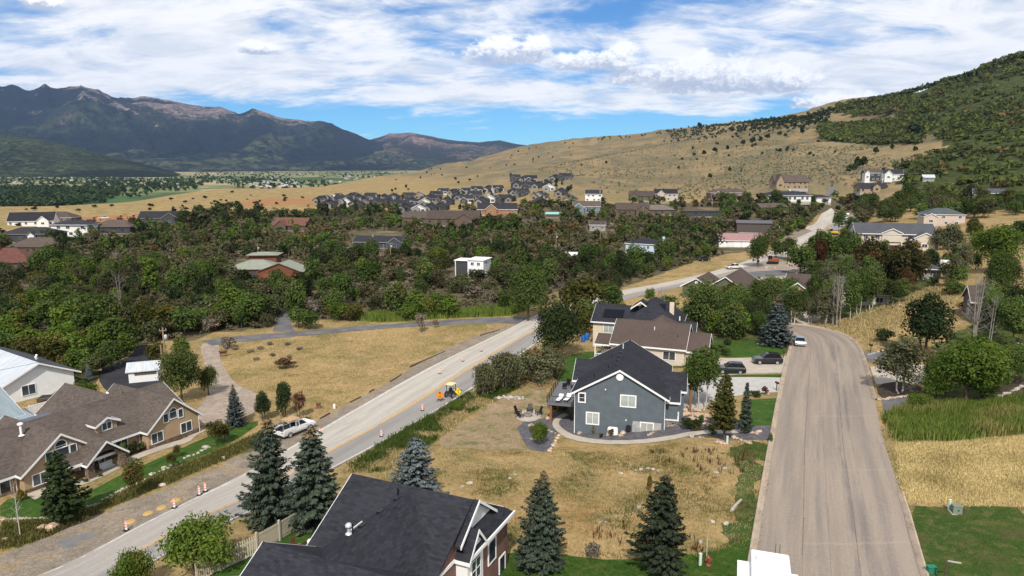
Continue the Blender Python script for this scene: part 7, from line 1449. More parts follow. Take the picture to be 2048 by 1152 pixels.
def car(kind, label, px, py, rz, paint, name=None, L=4.5, group=None, loc=None, W=1.82):
    """x forward; wheels on the ground"""
    g = loc or gnd(px, py); t = thing(name or kind, label, 'car' if kind in ('sedan', 'suv') else 'truck', (g.x, g.y, g.z + .06), R(rz), group); h = L / 2; w = W / 2; r = .34 if kind != 'pickup' else .40; b = MB()
    if kind == 'sedan': secs = [(-h, .35, .62, .70, .90), (-h + .12, .25, .78, .92, .86), (-h * .55, .22, .85, .98, .84), (h * .42, .22, .84, .96, .83), (h - .25, .24, .72, .82, .74), (h, .34, .56, .64, .60)]; cab = [(-h * .66, .97, .80), (-h * .38, 1.40, .62), (.05, 1.45, .62), (h * .12, 1.42, .62), (h * .46, .95, .78)]
    elif kind == 'suv': secs = [(-h, .40, .80, .92, .86), (-h + .08, .30, .98, 1.08, .85), (h * .38, .28, .95, 1.06, .85), (h - .3, .28, .82, .94, .76), (h, .38, .66, .74, .64)]; cab = [(-h + .10, 1.06, .80), (-h * .78, 1.60, .66), (-.1, 1.66, .67), (h * .14, 1.60, .65), (h * .44, 1.05, .80)]
    else: secs = [(-h, .52, .98, 1.06, .90), (-h + .05, .45, 1.02, 1.10, .90), (h * .45, .45, 1.02, 1.12, .90), (h - .3, .45, .98, 1.08, .82), (h, .52, .82, .92, .74)]; cab = [(-h * .22, 1.10, .82), (-h * .16, 1.72, .70), (h * .20, 1.76, .70), (h * .28, 1.70, .70), (h * .52, 1.10, .82)]
    loft(b, [(x, body_sec(w, zb, zs, zt, wt * w / .91)) for x, zb, zs, zt, wt in secs]); b.build('body', paint, t)
    c = MB(); loft(c, [(x, [(-ww, secs[2][3] - .12), (ww, secs[2][3] - .12), (ww * .99, z - .03 if z > 1.2 else z), (ww * .8, z), (-ww * .8, z), (-ww * .99, z - .03 if z > 1.2 else z)]) for x, z, ww in cab]); c.build('cabin', m_carglass, t)
    rf = MB(); z1 = cab[1][1]; z2 = cab[2][1]; z3 = cab[3][1]; ww = cab[1][2]; rf.add([(cab[1][0], -ww, z1), (cab[1][0], ww, z1), (cab[2][0], ww + .01, z2 + .01), (cab[3][0], ww, z3), (cab[3][0], -ww, z3), (cab[2][0], -ww - .01, z2 + .01)] + [(cab[1][0], -ww * .9, z1 + .05), (cab[1][0], ww * .9, z1 + .05), (cab[2][0], ww * .9, z2 + .06), (cab[3][0], ww * .9, z3 + .04), (cab[3][0], -ww * .9, z3 + .04), (cab[2][0], -ww * .9, z2 + .06)], [(0, 1, 7, 6), (1, 2, 8, 7), (2, 3, 9, 8), (3, 4, 10, 9), (4, 5, 11, 10), (5, 0, 6, 11), (6, 7, 8, 11), (11, 8, 9, 10)]); rf.build('roof', paint, t)
    for s in (-1, 1):
        for xa in ((cab[1][0] + cab[3][0]) / 2 - .05, cab[1][0] + .02):
            MB().tube([(xa, s * (ww + .02), z1 - .02), (xa - .05, s * (cab[0][2] + .05), cab[0][1])], .045, 4).build('door_pillar', paint, t)
        MB().box((h - .10, s * w * .62, secs[-1][2] + .02), (.16, .34, .14)).build('headlight', m_lamp, t); MB().box((-h + .04, s * w * .78, secs[1][2] - .06), (.10, .22, .20)).build('taillight', m_red, t)
        MB().box((h * .36, s * (w + .10), secs[2][3] + .06), (.12, .18, .13)).build('mirror', paint, t)
        MB().box((.05, s * w, .36), (L * .42, .06, .12)).build('sill', m_plastic, t)
    MB().box((h - .02, 0, .46), (.10, W * .8, .20)).build('bumper', m_plastic if kind == 'pickup' else paint, t); MB().box((-h + .02, 0, .48), (.10, W * .84, .20)).build('bumper', m_plastic if kind == 'pickup' else paint, t); MB().box((-h - .01, 0, .66), (.02, .45, .14)).build('number_plate', m_lamp, t)
    wheels(t, L, W, r, (-h * .60, h * .62))
    if kind == 'pickup':
        bed = MB(); bed.bx(-h + .08, -h * .25, -w * .80, w * .80, 1.02, 1.115); bed.build('bed_floor', m_plastic, t)
    return t
P_dark = M_paint('paint_black_blue', (.010, .011, .015)); P_green = M_paint('paint_dark_green', (.006, .014, .013)); P_silver = M_paint('paint_silver_blue', (.32, .36, .42)); P_white = M_paint('paint_white', (.72, .72, .72)); P_brown = M_paint('paint_bronze', (.085, .065, .045)); P_blue = M_paint('paint_blue', (.02, .045, .16))
car('suv', 'dark green hatchback on the driveway next to the grey house', 1461, 746, 172, P_green, 'hatchback_car', 4.3); car('suv', 'black estate car with roof rails on the driveway by the kerb', 1534, 727, 176, P_dark, 'estate_car', 4.5)
ec = [o for o in bpy.data.objects if o.name.startswith('estate_car')][0]
for s in (-1, 1): MB().tube([(-1.7, s * .62, 1.72), (.3, s * .62, 1.77)], .03, 5).build('roof_rail', m_plastic, ec)
car('sedan', 'silver blue sedan parked at the kerb on the street curve', 1599, 689, 72, P_silver, 'sedan_car', 4.4); car('pickup', 'dark blue pickup on the drive behind the aspens', 1624, 612, 250, P_blue, 'pickup_truck', 5.2)
car('pickup', 'bronze pickup parked behind the tan house pergola', 119, 806, 12, P_brown, 'pickup_truck', 5.3, W=1.95); car('pickup', 'white pickup with rack driving at the road works', 1468, 538, 16, P_white, 'pickup_truck', 5.6, W=2.0)
car('suv', 'black car half hidden at the woodland edge by the road works', 1408, 522, 20, P_dark, 'parked_car', 4.4)
for i, (x, y, rz) in enumerate(((1682, 454, 78), (1686, 447, 78), (1690, 437, 76), (1694, 430, 74))): car('suv' if i % 2 else 'pickup', 'white vehicle in the queue at the top of the main road', x, y, rz, P_white, 'parked_vehicle', 5.2, 'white vehicles queued at the road top')
# work truck with ladder rack
wt = car('pickup', 'white utility pickup with ladder rack on the gravel shoulder', 590, 866, 58, P_white, 'utility_truck', 5.4, W=2.1); rk = MB()
for x in (-2.6, -1.5, -.4): rk.tube([(x, -.95, 1.1), (x, -.92, 1.98), (x, .92, 1.98), (x, .95, 1.1)], .04, 5)
for s in (-.92, .92): rk.tube([(-2.7, s, 2.0), (-.3, s, 2.0)], .04, 5)
rk.build('ladder_rack', m_rim, wt); MB().bx(-1.5, .3, -.8, .8, 2.05, 2.11).build('plywood', M_plain('plywood', (.40, .26, .14), .8, .15, 4), wt)
for s in (-1, 1): MB().bx(-2.6, -.75, s * .97 - .13, s * .97 + .13, .95, 1.3).build('tool_box', P_white, wt)
MB().tube([(-2.8, .2, 1.25), (-.8, .3, 1.55)], .16, 8).build('hose_reel', m_plastic, wt)
# travel trailers
def trailer(label, loc, rz, L, W, Hh, slides, name='travel_trailer'):
    t = thing(name, label, 'trailer', loc, R(rz)); m_rv = M_plain('rv_white', (.76, .76, .76), .35, .04, 1.0, bump=0); m_rvroof = M_plain('rv_roof', (.78, .78, .77), .7, .04, .8, bump=0)
    MB().prism([(-L / 2, .55), (L / 2 - .5, .55), (L / 2, .9), (L / 2, Hh - .7), (L / 2 - .5, Hh), (-L / 2, Hh)], 'y', -W / 2, W / 2).build('body', m_rv, t, bev=.06); MB().bx(-L / 2 + .08, L / 2 - .55, -W / 2 + .08, W / 2 - .08, Hh + .001, Hh + .03).build('roof_skin', m_rvroof, t)
    for (x0, x1, sd, dpt, z0, z1) in slides:
        y0, y1 = (W / 2, W / 2 + dpt) if sd > 0 else (-W / 2 - dpt, -W / 2); MB().bx(x0, x1, y0, y1, z0, z1).build('slide_out', m_rv, t, bev=.04); MB().bx(x0 - .04, x1 + .04, y0 - .03, y1 + .05, z1 + .002, z1 + .03).build('slide_topper', m_rvroof, t)
        MB().bx((x0 + x1) / 2 - .5, (x0 + x1) / 2 + .5, y1 if sd > 0 else y0 - .03, y1 + .03 if sd > 0 else y0, z0 + .7, z1 - .5).build('window', m_carglass, t)
    for (x, y, s) in ((L * .28, .1, .36), (-L * .12, -.2, .36)):
        v = MB().box((x, y, Hh + .08), (s * 1.6, s * 1.5, .14), top=(.9, .9)).build('roof_vent', m_rvroof, t, bev=.02); MB().box((x, y, Hh + .025), (s * 1.75, s * 1.65, .03)).build('vent_flange', M_plain('grey_sealant', (.45, .45, .45), .8, .1), v)
    MB().box((-.3, .45, Hh + .16), (1.0, .8, .28), top=(.85, .85)).build('air_conditioner', m_rvroof, t, bev=.04); MB().lathe([(.38, 0), (.40, .12), (.3, .26), (.08, .33)], (L * .30, .55, Hh + .03), 14).build('antenna_dome', m_rvroof, t)
    for y in (-.35, -.62): MB().tube([(L / 2 - .55, y, Hh), (L / 2 - .62, y, Hh + .75)], .018, 5).build('antenna', m_black, t)
    for x in (-.9, .2): wheels(t, L, W, .36, (x - .4,))
    MB().bx(-L / 2 + .3, L / 2 - .4, -W / 2 - .012, W / 2 + .012, .95, 1.2).build('stripe', M_plain('rv_stripe', (.2, .2, .21), .4, .1), t); MB().bx(-L * .2, -L * .2 + .7, -W / 2 - .02, -W / 2, .7, 2.3).build('door', m_rv, t); MB().bx(L * .12, L * .3, -W / 2 - .02, -W / 2, 1.5, 2.2).build('window', m_carglass, t)
    MB().tube([(L / 2 - .1, 0, .5), (L / 2 + 1.2, 0, .5)], .06, 6).build('hitch', m_plastic, t); MB().bx(L * .4, L * .42, -.06, .06, 0, .55).build('jack', m_plastic, t); return t
a_ = at(1536, 1108, 41.0); gx = gnd(1512, 1180); trailer('large white travel trailer with slide-outs at the near kerb of the street', (16.62, 40.8, th(16.62, 40.8) + .05), 72, 8.6, 2.5, 3.3, [(-3.0, 2.9, 1, .8, .9, 2.8), (-3.4, 2.6, -1, .5, 1.0, 2.6)])
gx = gnd(1866, 545); trailer('white travel trailer parked beside the carport', (gx.x, gx.y, gx.z), 168, 8.0, 2.5, 3.4, [(-2.5, 1.2, 1, .5, .9, 2.8)])
gx = gnd(1349 + 325, 0 + 480) if False else gnd(1566, 464); trailer('small white box trailer on the dry bank by the road works', (gx.x, gx.y, gx.z), 8, 5.0, 2.3, 2.6, [(-1.0, 1.0, 1, .3, .9, 2.2)], 'box_trailer')
# site machines
def machine(label, px, py, rz, col, kind='excavator', scale=1.0, group=None):
    g = gnd(px, py); t = thing(kind, label, kind, g, R(rz), group, scale); mp = M_plain('machine_' + col, {'yellow': (.62, .36, .035), 'red': (.24, .07, .03), 'cream': (.72, .60, .30)}[col], .5, .12)
    if kind == 'excavator':
        for s in (-1, 1): MB().prism([(-1.6, 0), (1.6, 0), (1.9, .4), (1.6, .8), (-1.6, .8), (-1.9, .4)], 'y', s * 1.0 - .28, s * 1.0 + .28).build('track', m_tyre, t)
        MB().box((-.4, 0, 1.4), (3.0, 2.3, 1.0)).build('body', mp, t, bev=.1); MB().box((.7, .65, 2.1), (1.3, 1.0, 1.5), top=(.9, .9)).build('cab', m_carglass, t, bev=.05)
        MB().tube([(1.0, -.3, 1.5), (2.6, -.3, 3.6), (4.2, -.3, 3.0)], [.26, .24, .2], 6).build('boom', mp, t); MB().tube([(4.1, -.3, 3.1), (4.9, -.3, 1.1)], [.2, .14], 6).build('arm', mp, t); MB().box((4.8, -.3, .6), (.7, .9, .8), top=(1, 1)).build('bucket', m_plastic, t)
    else:
        wheels(t, 3, 1.7, .62, (-.95,)); wheels(t, 3, 1.6, .42, (1.0,)); MB().box((.75, 0, 1.0), (1.5, .8, .7)).build('hood', mp, t, bev=.06); MB().box((-.6, 0, 1.0), (1.1, 1.1, .5)).build('seat_deck', m_plastic, t)
        for x in (-1.1, .15):
            for s in (-1, 1): MB().bx(x - .05, x + .05, s * .6 - .05, s * .6 + .05, 1.2, 2.6).build('canopy_post', m_plastic, t)
        MB().box((-.48, 0, 2.68), (1.7, 1.5, .16)).build('canopy', mp, t, bev=.05); MB().box((-.65, 0, 1.55), (.5, .5, .7)).build('seat', m_black, t); MB().tube([(.7, .25, 1.3), (.7, .25, 2.1)], .04, 6).build('exhaust', m_plastic, t); MB().box((1.95, 0, .55), (.25, 1.7, .7)).build('loader_bucket', m_plastic, t)
machine('yellow canopied tractor standing behind the warning signs', 905, 793, 62, 'cream', 'tractor', .78)
machine('yellow excavator at the edge of the upper main road', 1666, 470, 120, 'yellow'); machine('dark excavator with raised arm by the round tree', 1545, 528, 150, 'red')
for x, y, rz in ((186, 443, 10), (240, 439, 40), (265, 438, 10), (286, 441, 70), (294, 441, 200)): machine('red brown digger on the bare earth at the golden field', x, y, rz, 'red', 'excavator', .9, 'diggers on the bare earth')
for x, y, p_ in ((176, 445, P_dark), (208, 438, P_white)): car('pickup', {0: 'black pickup parked at the earthworks', 1: 'white pickup parked at the earthworks'}[int(p_ is P_white)], x, y, 10, p_, 'site_truck', 6.0)

# ------------------------------------------------------------------ road works
m_orange = M_plain('sign_orange', (.80, .22, .02), .5, .06, bump=0); m_stripe = M_plain('stripe_red_orange', (.70, .12, .05), .5, .06, bump=0); m_yel = M_plain('sign_yellow', (.80, .58, .02), .5, .05, bump=0); m_grn = M_plain('signal_green', (.02, .35, .10), .5, .05, bump=0)
def panel(px, py, i):
    g = gnd(px, py); near = {0: 'beside the first ochre manhole ring', 1: 'beside the second and third ochre rings', 2: 'next to the last ochre ring', 3: 'twin of the one at the last ochre ring', 4: 'in front of the utility truck', 5: 'on the right lane below the tractor', 6: 'on the right lane closest to the signs', 7: 'on the dusty lane above the signs', 8: 'farther up the dusty lane', 9: 'farthest up by the junction'}[i]
    t = thing('traffic_panel', 'red and white striped vertical channelizer ' + near, 'channelizer', (g.x, g.y, g.z + .06), R(-20 + i * 7), 'channelizers along the road works', .74); MB().box((0, 0, .05), (.65, .65, .10), top=(.85, .85)).build('base', m_tyre, t)
    MB().box((0, 0, .68), (.30, .09, 1.16)).build('panel', m_white, t, bev=.015)
    for s in (-.051, .051):
        for k in range(3): z = .32 + k * .34; MB().add([(-.15, s, z), (.15, s, z + .16), (.15, s, z + .32), (-.15, s, z + .16)], [(0, 1, 2, 3)]).build('stripe', m_stripe, t, fix=False)
    MB().box((0, 0, 1.32), (.10, .05, .14)).build('handle', m_orange, t)
for i, (x, y) in enumerate(((253, 1062), (349, 1017), (399, 991), (411, 984), (640, 872), (763, 874), (845, 822), (880, 748), (926, 723), (963, 703))): panel(x, y, i)
m_ochre = M_plain('ochre_ring', (.42, .27, .10), .8, .18, 5)
for i, (x, y) in enumerate(((262, 1045), (297, 1028), (324, 1017), (352, 1002))):
    g = gnd(x, y); t = thing('manhole_ring', 'round ochre manhole plate on the gravel shoulder', 'manhole', (g.x, g.y, g.z + .05), 0, 'ochre manhole plates', (.62, .62, .8)); MB().lathe([(.72, 0), (.72, .12), (.64, .15), (.02, .15)], n=20).build('plate', m_ochre, t); MB().lathe([(.86, 0), (.84, .05), (.72, .05)], n=20).build('rim', m_ochre, t)
def diamond(name, label, px, py, s, hgt, mat, rz):
    g = gnd(px, py); t = thing(name, label, 'sign', (g.x, g.y, g.z), R(rz)); MB().prism([(-s, hgt), (0, hgt - s), (s, hgt), (0, hgt + s)], 'y', -.015, .015).build('board', mat, t)
    b = MB(); k = .93
    for a, c in (((-s, hgt), (0, hgt - s)), ((0, hgt - s), (s, hgt)), ((s, hgt), (0, hgt + s)), ((0, hgt + s), (-s, hgt))): q = lambda p: (p[0] * k, hgt + (p[1] - hgt) * k); A, B = q(a), q(c); b.tube([(A[0], -.018, A[1]), (B[0], -.018, B[1])], .012, 4)
    b.build('border', m_black, t); lg = MB(); lg.bx(-.03, .03, .02, .07, .0, hgt + s * .4)
    for q in (-.7, .7): lg.tube([(0, .05, .3), (q, .05 + abs(q) * .4, .02)], .03, 5); lg.tube([(0, .05, .3), (q * .6, -.5, .02)], .03, 5)
    lg.build('stand', m_plastic, t); return t
sg = diamond('warning_sign', 'orange diamond sign showing a traffic signal, on a folding stand', 880, 803, .70, 1.0, m_orange, -14)
MB().box((0, -.03, 1.05), (.24, .03, .78)).build('signal_symbol', m_black, sg)
for z, m in ((1.30, m_red), (1.05, m_yel), (.80, m_grn)): MB().tube([(0, -.04, z), (0, -.06, z)], .10, 14).build('signal_light', m, sg)
sg = diamond('warning_sign', 'yellow diamond sign with a winding black arrow behind the bush', 917, 803, .58, 1.5, m_yel, -14)
MB().tube([(.02, -.03, 1.18), (.12, -.03, 1.35), (-.10, -.03, 1.55), (.0, -.03, 1.72)], .035, 5).build('arrow_shaft', m_black, sg); MB().prism([(-.10, 1.68), (.12, 1.70), (.03, 1.86)], 'y', -.045, -.03).build('arrow_head', m_black, sg)
T_('leafyshrub', 914, 822, 799, 40, 'green bush in front of the yellow winding arrow sign', 'leafy_shrub', 'shrub')
# timbers lying along the road edges
m_log = M_plain('weathered_timber', (.075, .05, .035), .9, .25, 5)
for i, (a, b) in enumerate((((700, 938), (742, 912)), ((692, 945), (716, 930)), ((742, 912), (768, 896)), ((700, 806), (722, 795)), ((738, 786), (748, 780)), ((780, 765), (803, 750)), ((820, 735), (890, 703)), ((960, 672), (1000, 660)), ((640, 838), (660, 828)), ((545, 878), (560, 872)))):
    A, B = gnd(*a), gnd(*b); d = B - A; t = MB().box((0, 0, .08), (d.length, .16, .26)).build('timber', m_log, None, (A + B) / 2, math.atan2(d.y, d.x), bev=.02); tag(t, 'dark weathered timber lying along the main road edge', 'timber', 'timbers along the main road')

# ------------------------------------------------------------------ poles and wires
m_pole = M_plain('pole_wood', (.26, .185, .11), .9, .2, 3); m_grey = M_plain('transformer_grey', (.42, .43, .43), .5, .08)
def pole(px, py, top, label, arm=1.6, can=True, group=None):
    g = gnd(px, py); h = at(px, top, g.y).z - g.z; t = thing('utility_pole', label, 'pole', g, R(20), group); MB().tube([(0, 0, -.3), (0, 0, h)], [.16, .11], 8).build('post', m_pole, t)
    if arm: MB().box((0, 0, h - .5), (arm, .1, .12)).build('crossarm', m_pole, t)
    for s in (-1, 1): MB().cyl((s * arm * .45, 0, h - .44), (s * arm * .45, 0, h - .2), .05, 6).build('insulator', m_grey, t)
    if can: MB().lathe([(.05, 0), (.24, .02), (.25, .75), (.12, .85)], (.32, 0, h - 2.0), 10).build('transformer', m_grey, t)
    return g + Vector((0, 0, h - .25))
A = pole(337, 790, 655, 'tall utility pole with transformer beside the round tree', 1.0); B = pole(330, 786, 690, 'shorter wooden pole beside the transformer pole', 0, False)
C = pole(517, 524, 488, 'utility pole in the scrub above the sage roofed house', 1.4, True); D = pole(782, 536, 484, 'utility pole with white transformer before the dark long house', 1.4, True); E = pole(768, 522, 488, 'bare pole left of the white transformer pole', 0, False)
F1 = pole(1112, 508, 466, 'utility pole in the scrub above the white roofed shed', 1.4, True); F2 = pole(981, 504, 476, 'utility pole with transformer left of the light green far tree', 1.2, True); F3 = pole(178, 556, 533, 'pole top showing above the left oak woods', 1.2, False); F4 = pole(1286, 444, 412, 'far utility pole before the grey shingled house', 1.4, False); F5 = pole(1200, 492, 446, 'brown pole in the middle scrub', 0, False)
def wire(a, b, sag, label): 
    pts = [a.lerp(b, t) - Vector((0, 0, sag * 4 * t * (1 - t))) for t in np.linspace(0, 1, 14)]; tag(MB().tube(pts, .022, 4).build('power_wire', m_black), label, 'wire')
wire(A, Vector((-75, 92, 4.5)), .6, 'black service cable running from the transformer pole over the asphalt drive'); wire(A, C, 2.5, 'power wire from the transformer pole over the woods'); wire(C, D, 2, 'power wire across the scrub to the white transformer pole'); wire(D, F2, 1.5, 'power wire between the two scrub poles'); wire(F2, F1, 1.5, 'power wire towards the white roofed shed')

# ------------------------------------------------------------------ street furniture and small things
def simple(name, label, cat, px, py, rz=0, group=None): g = gnd(px, py); return thing(name, label, cat, (g.x, g.y, g.z), R(rz), group)
t = simple('fire_hydrant', 'rusty red fire hydrant with marker rod on the near verge', 'hydrant', 1416, 1131); m_hyd = M_plain('hydrant_red', (.23, .055, .03), .6, .2)
MB().lathe([(.20, 0), (.20, .06), (.13, .08), (.13, .55), (.18, .58), (.18, .64), (.14, .70), (.06, .80), (.04, .86)], n=14).build('barrel', m_hyd, t); MB().tube([(-.24, 0, .45), (.24, 0, .45)], .07, 10).build('side_nozzles', m_hyd, t); MB().tube([(0, 0, .45), (0, -.25, .45)], .09, 10).build('pumper_nozzle', m_hyd, t); MB().tube([(-.1, .08, .3), (-.13, .1, 2.1)], .018, 5).build('marker_rod', m_white, t)
for (x, y, l) in ((1400, 1131, 'pale green utility pedestal left of the fire hydrant'), (1454, 889, 'pale utility marker post at the boulder edge'), (1898, 1020, 'white utility pedestal beside the green transformer box')):
    t = simple('utility_pedestal', l, 'pedestal', x, y, 10); MB().box((0, 0, .45), (.2, .16, .95)).build('post', M_plain('pedestal_mint', (.52, .60, .52), .5, .06), t, bev=.02); MB().box((0, 0, .95), (.23, .19, .10)).build('cap', MATS['pedestal_mint'], t, bev=.02)
t = simple('transformer_box', 'grey green ground transformer box on the right lawn', 'box', 1912, 1026, -12); MB().box((0, 0, .33), (.75, .7, .7), top=(.92, .85)).build('cabinet', M_plain('box_green', (.16, .20, .15), .6, .1), t, bev=.03); MB().box((0, 0, .0), (.95, .9, .1)).build('pad', m_conc, t); MB().box((0, -.02, .71), (.70, .62, .05)).build('lid', MATS['box_green'], t); MB().box((.05, -.36, .4), (.08, .04, .12)).build('latch', m_black, t)
t = simple('irrigation_box', 'bright green utility box at the bottom of the right lawn', 'box', 1862, 1146, 0); MB().box((0, 0, .25), (.6, .4, .5)).build('cabinet', M_plain('teal_box', (.02, .17, .10), .5, .08), t, bev=.02); MB().box((0, 0, .53), (.64, .44, .06)).build('lid', MATS['teal_box'], t)
t = simple('sign_post', 'bare wooden sign post with hanging arm on the right lawn', 'post', 1888, 1168, -20); MB().box((0, 0, .95), (.10, .10, 1.9)).build('post', m_log, t); MB().box((.42, 0, 1.82), (.95, .09, .09)).build('arm', M_plain('pale_arm', (.36, .33, .27), .8, .1), t); MB().tube([(.04, 0, 1.5), (.3, 0, 1.78)], .03, 5).build('brace', m_log, t)
for (x, y, l, mm) in ((1553, 782, 'black mailbox on a post at the kerb by the small lawn', m_black), (1567, 716, 'brown mailbox post at the kerb behind the black estate car', m_log), (1741, 704, 'dark mailbox on a post across the street by the dry slope', m_black)):
    t = simple('mailbox', l, 'mailbox', x, y, -75); MB().box((0, 0, .55), (.1, .1, 1.15)).build('post', m_log, t); MB().prism([(-.13, 1.08), (.13, 1.08), (.13, 1.24), (.08, 1.33), (-.08, 1.33), (-.13, 1.24)], 'x', -.3, .3).build('box', mm, t); MB().box((.1, -.15, 1.3), (.18, .02, .06)).build('flag', m_red, t)
t = simple('street_sign', 'green street post with pale sign board by the blue grey spruce', 'sign', 1574, 694, 0); MB().tube([(0, 0, 0), (0, 0, 2.6)], .035, 6).build('post', M_plain('post_green', (.03, .10, .05), .6, .1), t); MB().box((0, -.04, 2.45), (.75, .03, .55)).build('board', M_plain('pale_board', (.52, .60, .56), .5, .05), t)
t = simple('notice_board', 'small brown sign with slanted roof beside the gravel drive', 'sign', 447, 713, 30); MB().box((-.5, 0, .5), (.1, .1, 1.0)).build('post', m_log, t); MB().box((.5, 0, .5), (.1, .1, 1.0)).build('post', m_log, t); MB().box((0, 0, .7), (1.2, .08, .5)).build('board', M_plain('red_wood', (.22, .08, .04), .8, .15), t); MB().box((0, 0, 1.05), (1.6, .5, .07), rx=.35).build('roof', m_log, t)
t = simple('meter_box', 'small red brown box on the meadow edge above the utility truck', 'box', 637, 816, 20); MB().box((0, 0, .3), (.6, .5, .6)).build('cabinet', MATS['red_wood'], t, bev=.03); MB().box((0, 0, .63), (.7, .6, .06)).build('lid', m_log, t)
t = simple('barrel_marker', 'short white marker barrel on the meadow edge', 'barrel', 669, 817); MB().lathe([(.16, 0), (.2, .3), (.17, .62)], n=12).build('barrel', m_white, t); MB().lathe([(.18, 0), (.1, .06)], (0, 0, .62), 12).build('lid', m_white, t)
for i, (x, y) in enumerate(((1166, 684), (1174, 680))):
    t = simple('rain_barrel', 'blue plastic drum beside the cream solar house', 'barrel', x, y, 0, 'blue drums by the solar house'); MB().lathe([(.36, 0), (.42, .3), (.44, .8), (.40, 1.25), (.36, 1.3)], n=14).build('drum', M_plain('drum_blue', (.02, .12, .42), .4, .08), t); MB().lathe([(.38, 0), (.38, .05), (.1, .07)], (0, 0, 1.3), 14).build('lid', MATS['drum_blue'], t)
t = simple('wheeled_bin', 'green wheeled bin against the white house wall', 'bin', 98, 786, 56); MB().box((0, 0, .6), (.62, .7, 1.0), top=(1.15, 1.15)).build('body', M_plain('bin_green', (.01, .10, .06), .5, .1), t); MB().box((0, 0, 1.14), (.76, .86, .1)).build('lid', MATS['bin_green'], t)
t = simple('condenser_unit', 'grey air conditioner unit beside the green bin', 'unit', 114, 781, 56); MB().box((0, 0, .45), (.9, .9, .9)).build('case', m_grey, t, bev=.04); MB().lathe([(.36, 0), (.36, .03)], (0, 0, .9), 14).build('fan_grille', m_black, t)
q = GH.o.matrix_basis if False else None
def on_house(h, p): return Vector(h.o.location) + Matrix.Rotation(h.o.rotation_euler.z, 3, 'Z') @ Vector(p)
p = on_house(GH, (5.0, -.75, .0)); p.z = th(p.x, p.y); t = thing('propane_cover', 'white plastic equipment cover below the grey house wall', 'cover', p, R(-14)); MB().box((0, 0, .5), (1.35, .7, 1.0), top=(.92, .8)).build('shell', m_white, t, bev=.12); MB().box((0, 0, .04), (1.5, .85, .1)).build('pad', m_conc, t)
# picket fence, boards one by one
pts = [gnd(*q) for q in ((395, 1168), (440, 1142), (515, 1108), (560, 1082), (600, 1058), (640, 1040))]; m_fence = M_plain('fence_vinyl', (.46, .41, .32), .7, .1); fsec = 0
pk = MB().prism([(-.06, .12), (.06, .12), (.06, 1.62), (0, 1.7), (-.06, 1.62)], 'y', -.012, .012).mesh('picket', m_fence, True)
run = resample([tuple(p[:2]) for p in pts], 2.3)
t = thing('picket_fence', 'tan vinyl picket fence between the yard and the main road', 'fence', (run[0][0], run[0][1], th(*run[0])), 0); o0 = t.location.copy()
for a, b in zip(run[:-1], run[1:]):
    A = Vector((a[0], a[1], th(*a))) - o0; B = Vector((b[0], b[1], th(*b))) - o0; ang = math.atan2(B.y - A.y, B.x - A.x); n = int((B - A).length / .17)
    MB().bx(-.075, .075, -.075, .075, -.2, 1.85).build('post', m_fence, t, A, ang)
    for z in (.32, 1.45): d = B - A; MB().box((d.length / 2, 0, 0), (d.length, .05, .11), ry=-math.asin(d.z / d.length)).build('rail', m_fence, t, A + Vector((0, 0, z)), ang)
    for i in range(1, n): link_obj('picket', pk, t, A.lerp(B, i / n), ang)
# patio table and chairs
m_iron = M_plain('bronze_iron', (.10, .055, .032), .5, .15)
g = gnd(612, 1112); t = thing('patio_table', 'dark bronze patio table on the paver circle', 'table', (g.x, g.y, g.z + .05), R(20)); MB().lathe([(.05, .70), (.75, .71), (.75, .74), (.05, .75)], n=8).build('table_top', m_iron, t)
for k in range(4): a = k * 1.571 + .4; MB().tube([(.45 * math.cos(a), .45 * math.sin(a), .7), (.55 * math.cos(a), .55 * math.sin(a), 0)], .025, 5).build('leg', m_iron, t)
for k in range(3):
    a = k * 2.1 + .5; c = thing('patio_chair', 'bronze patio chair drawn up to the patio table', 'chair', (g.x + 1.15 * math.cos(a), g.y + 1.15 * math.sin(a), g.z + .05), a + 1.571, 'patio chairs'); MB().box((0, 0, .43), (.5, .5, .05)).build('seat', m_iron, c); MB().box((0, -.25, .75), (.5, .05, .6), rx=.15).build('backrest', m_iron, c)
    for x in (-.22, .22):
        for y in (-.22, .22): MB().tube([(x, y, .42), (x * 1.1, y * 1.1, 0)], .018, 4).build('leg', m_iron, c)
# fire pit and black garden chairs
fp = gnd(1056, 832); t = thing('fire_pit', 'round stone fire pit ringed by black garden chairs', 'fire pit', (fp.x, fp.y, fp.z + .05)); MB().lathe([(.62, 0), (.62, .34), (.42, .36), (.42, .12), (.02, .1)], n=16).build('ring', m_greystone, t); MB().lathe([(.40, .13), (.02, .14)], n=12).build('ash', m_mulch, t)
for k, a in enumerate((2.6, 1.4, 3.9, .4)):
    c = thing('garden_chair', 'black slatted garden chair at the stone fire pit', 'chair', (fp.x + 1.6 * math.cos(a), fp.y + 1.3 * math.sin(a), fp.z + .05), a + 1.571, 'garden chairs round the fire pit')
    for x in np.linspace(-.26, .26, 5): MB().box((x, -.38, .72), (.10, .03, .85), rx=.42).build('back_slat', m_black, c)
    for y in np.linspace(-.15, .35, 5): MB().box((0, y, .33 + y * .18), (.6, .10, .03)).build('seat_slat', m_black, c)
    for x in (-.36, .36): MB().box((x, 0, .56), (.12, .8, .03)).build('armrest', m_black, c); MB().box((x, .32, .28), (.05, .08, .56)).build('leg', m_black, c); MB().box((x, -.3, .2), (.05, .08, .4)).build('leg', m_black, c)
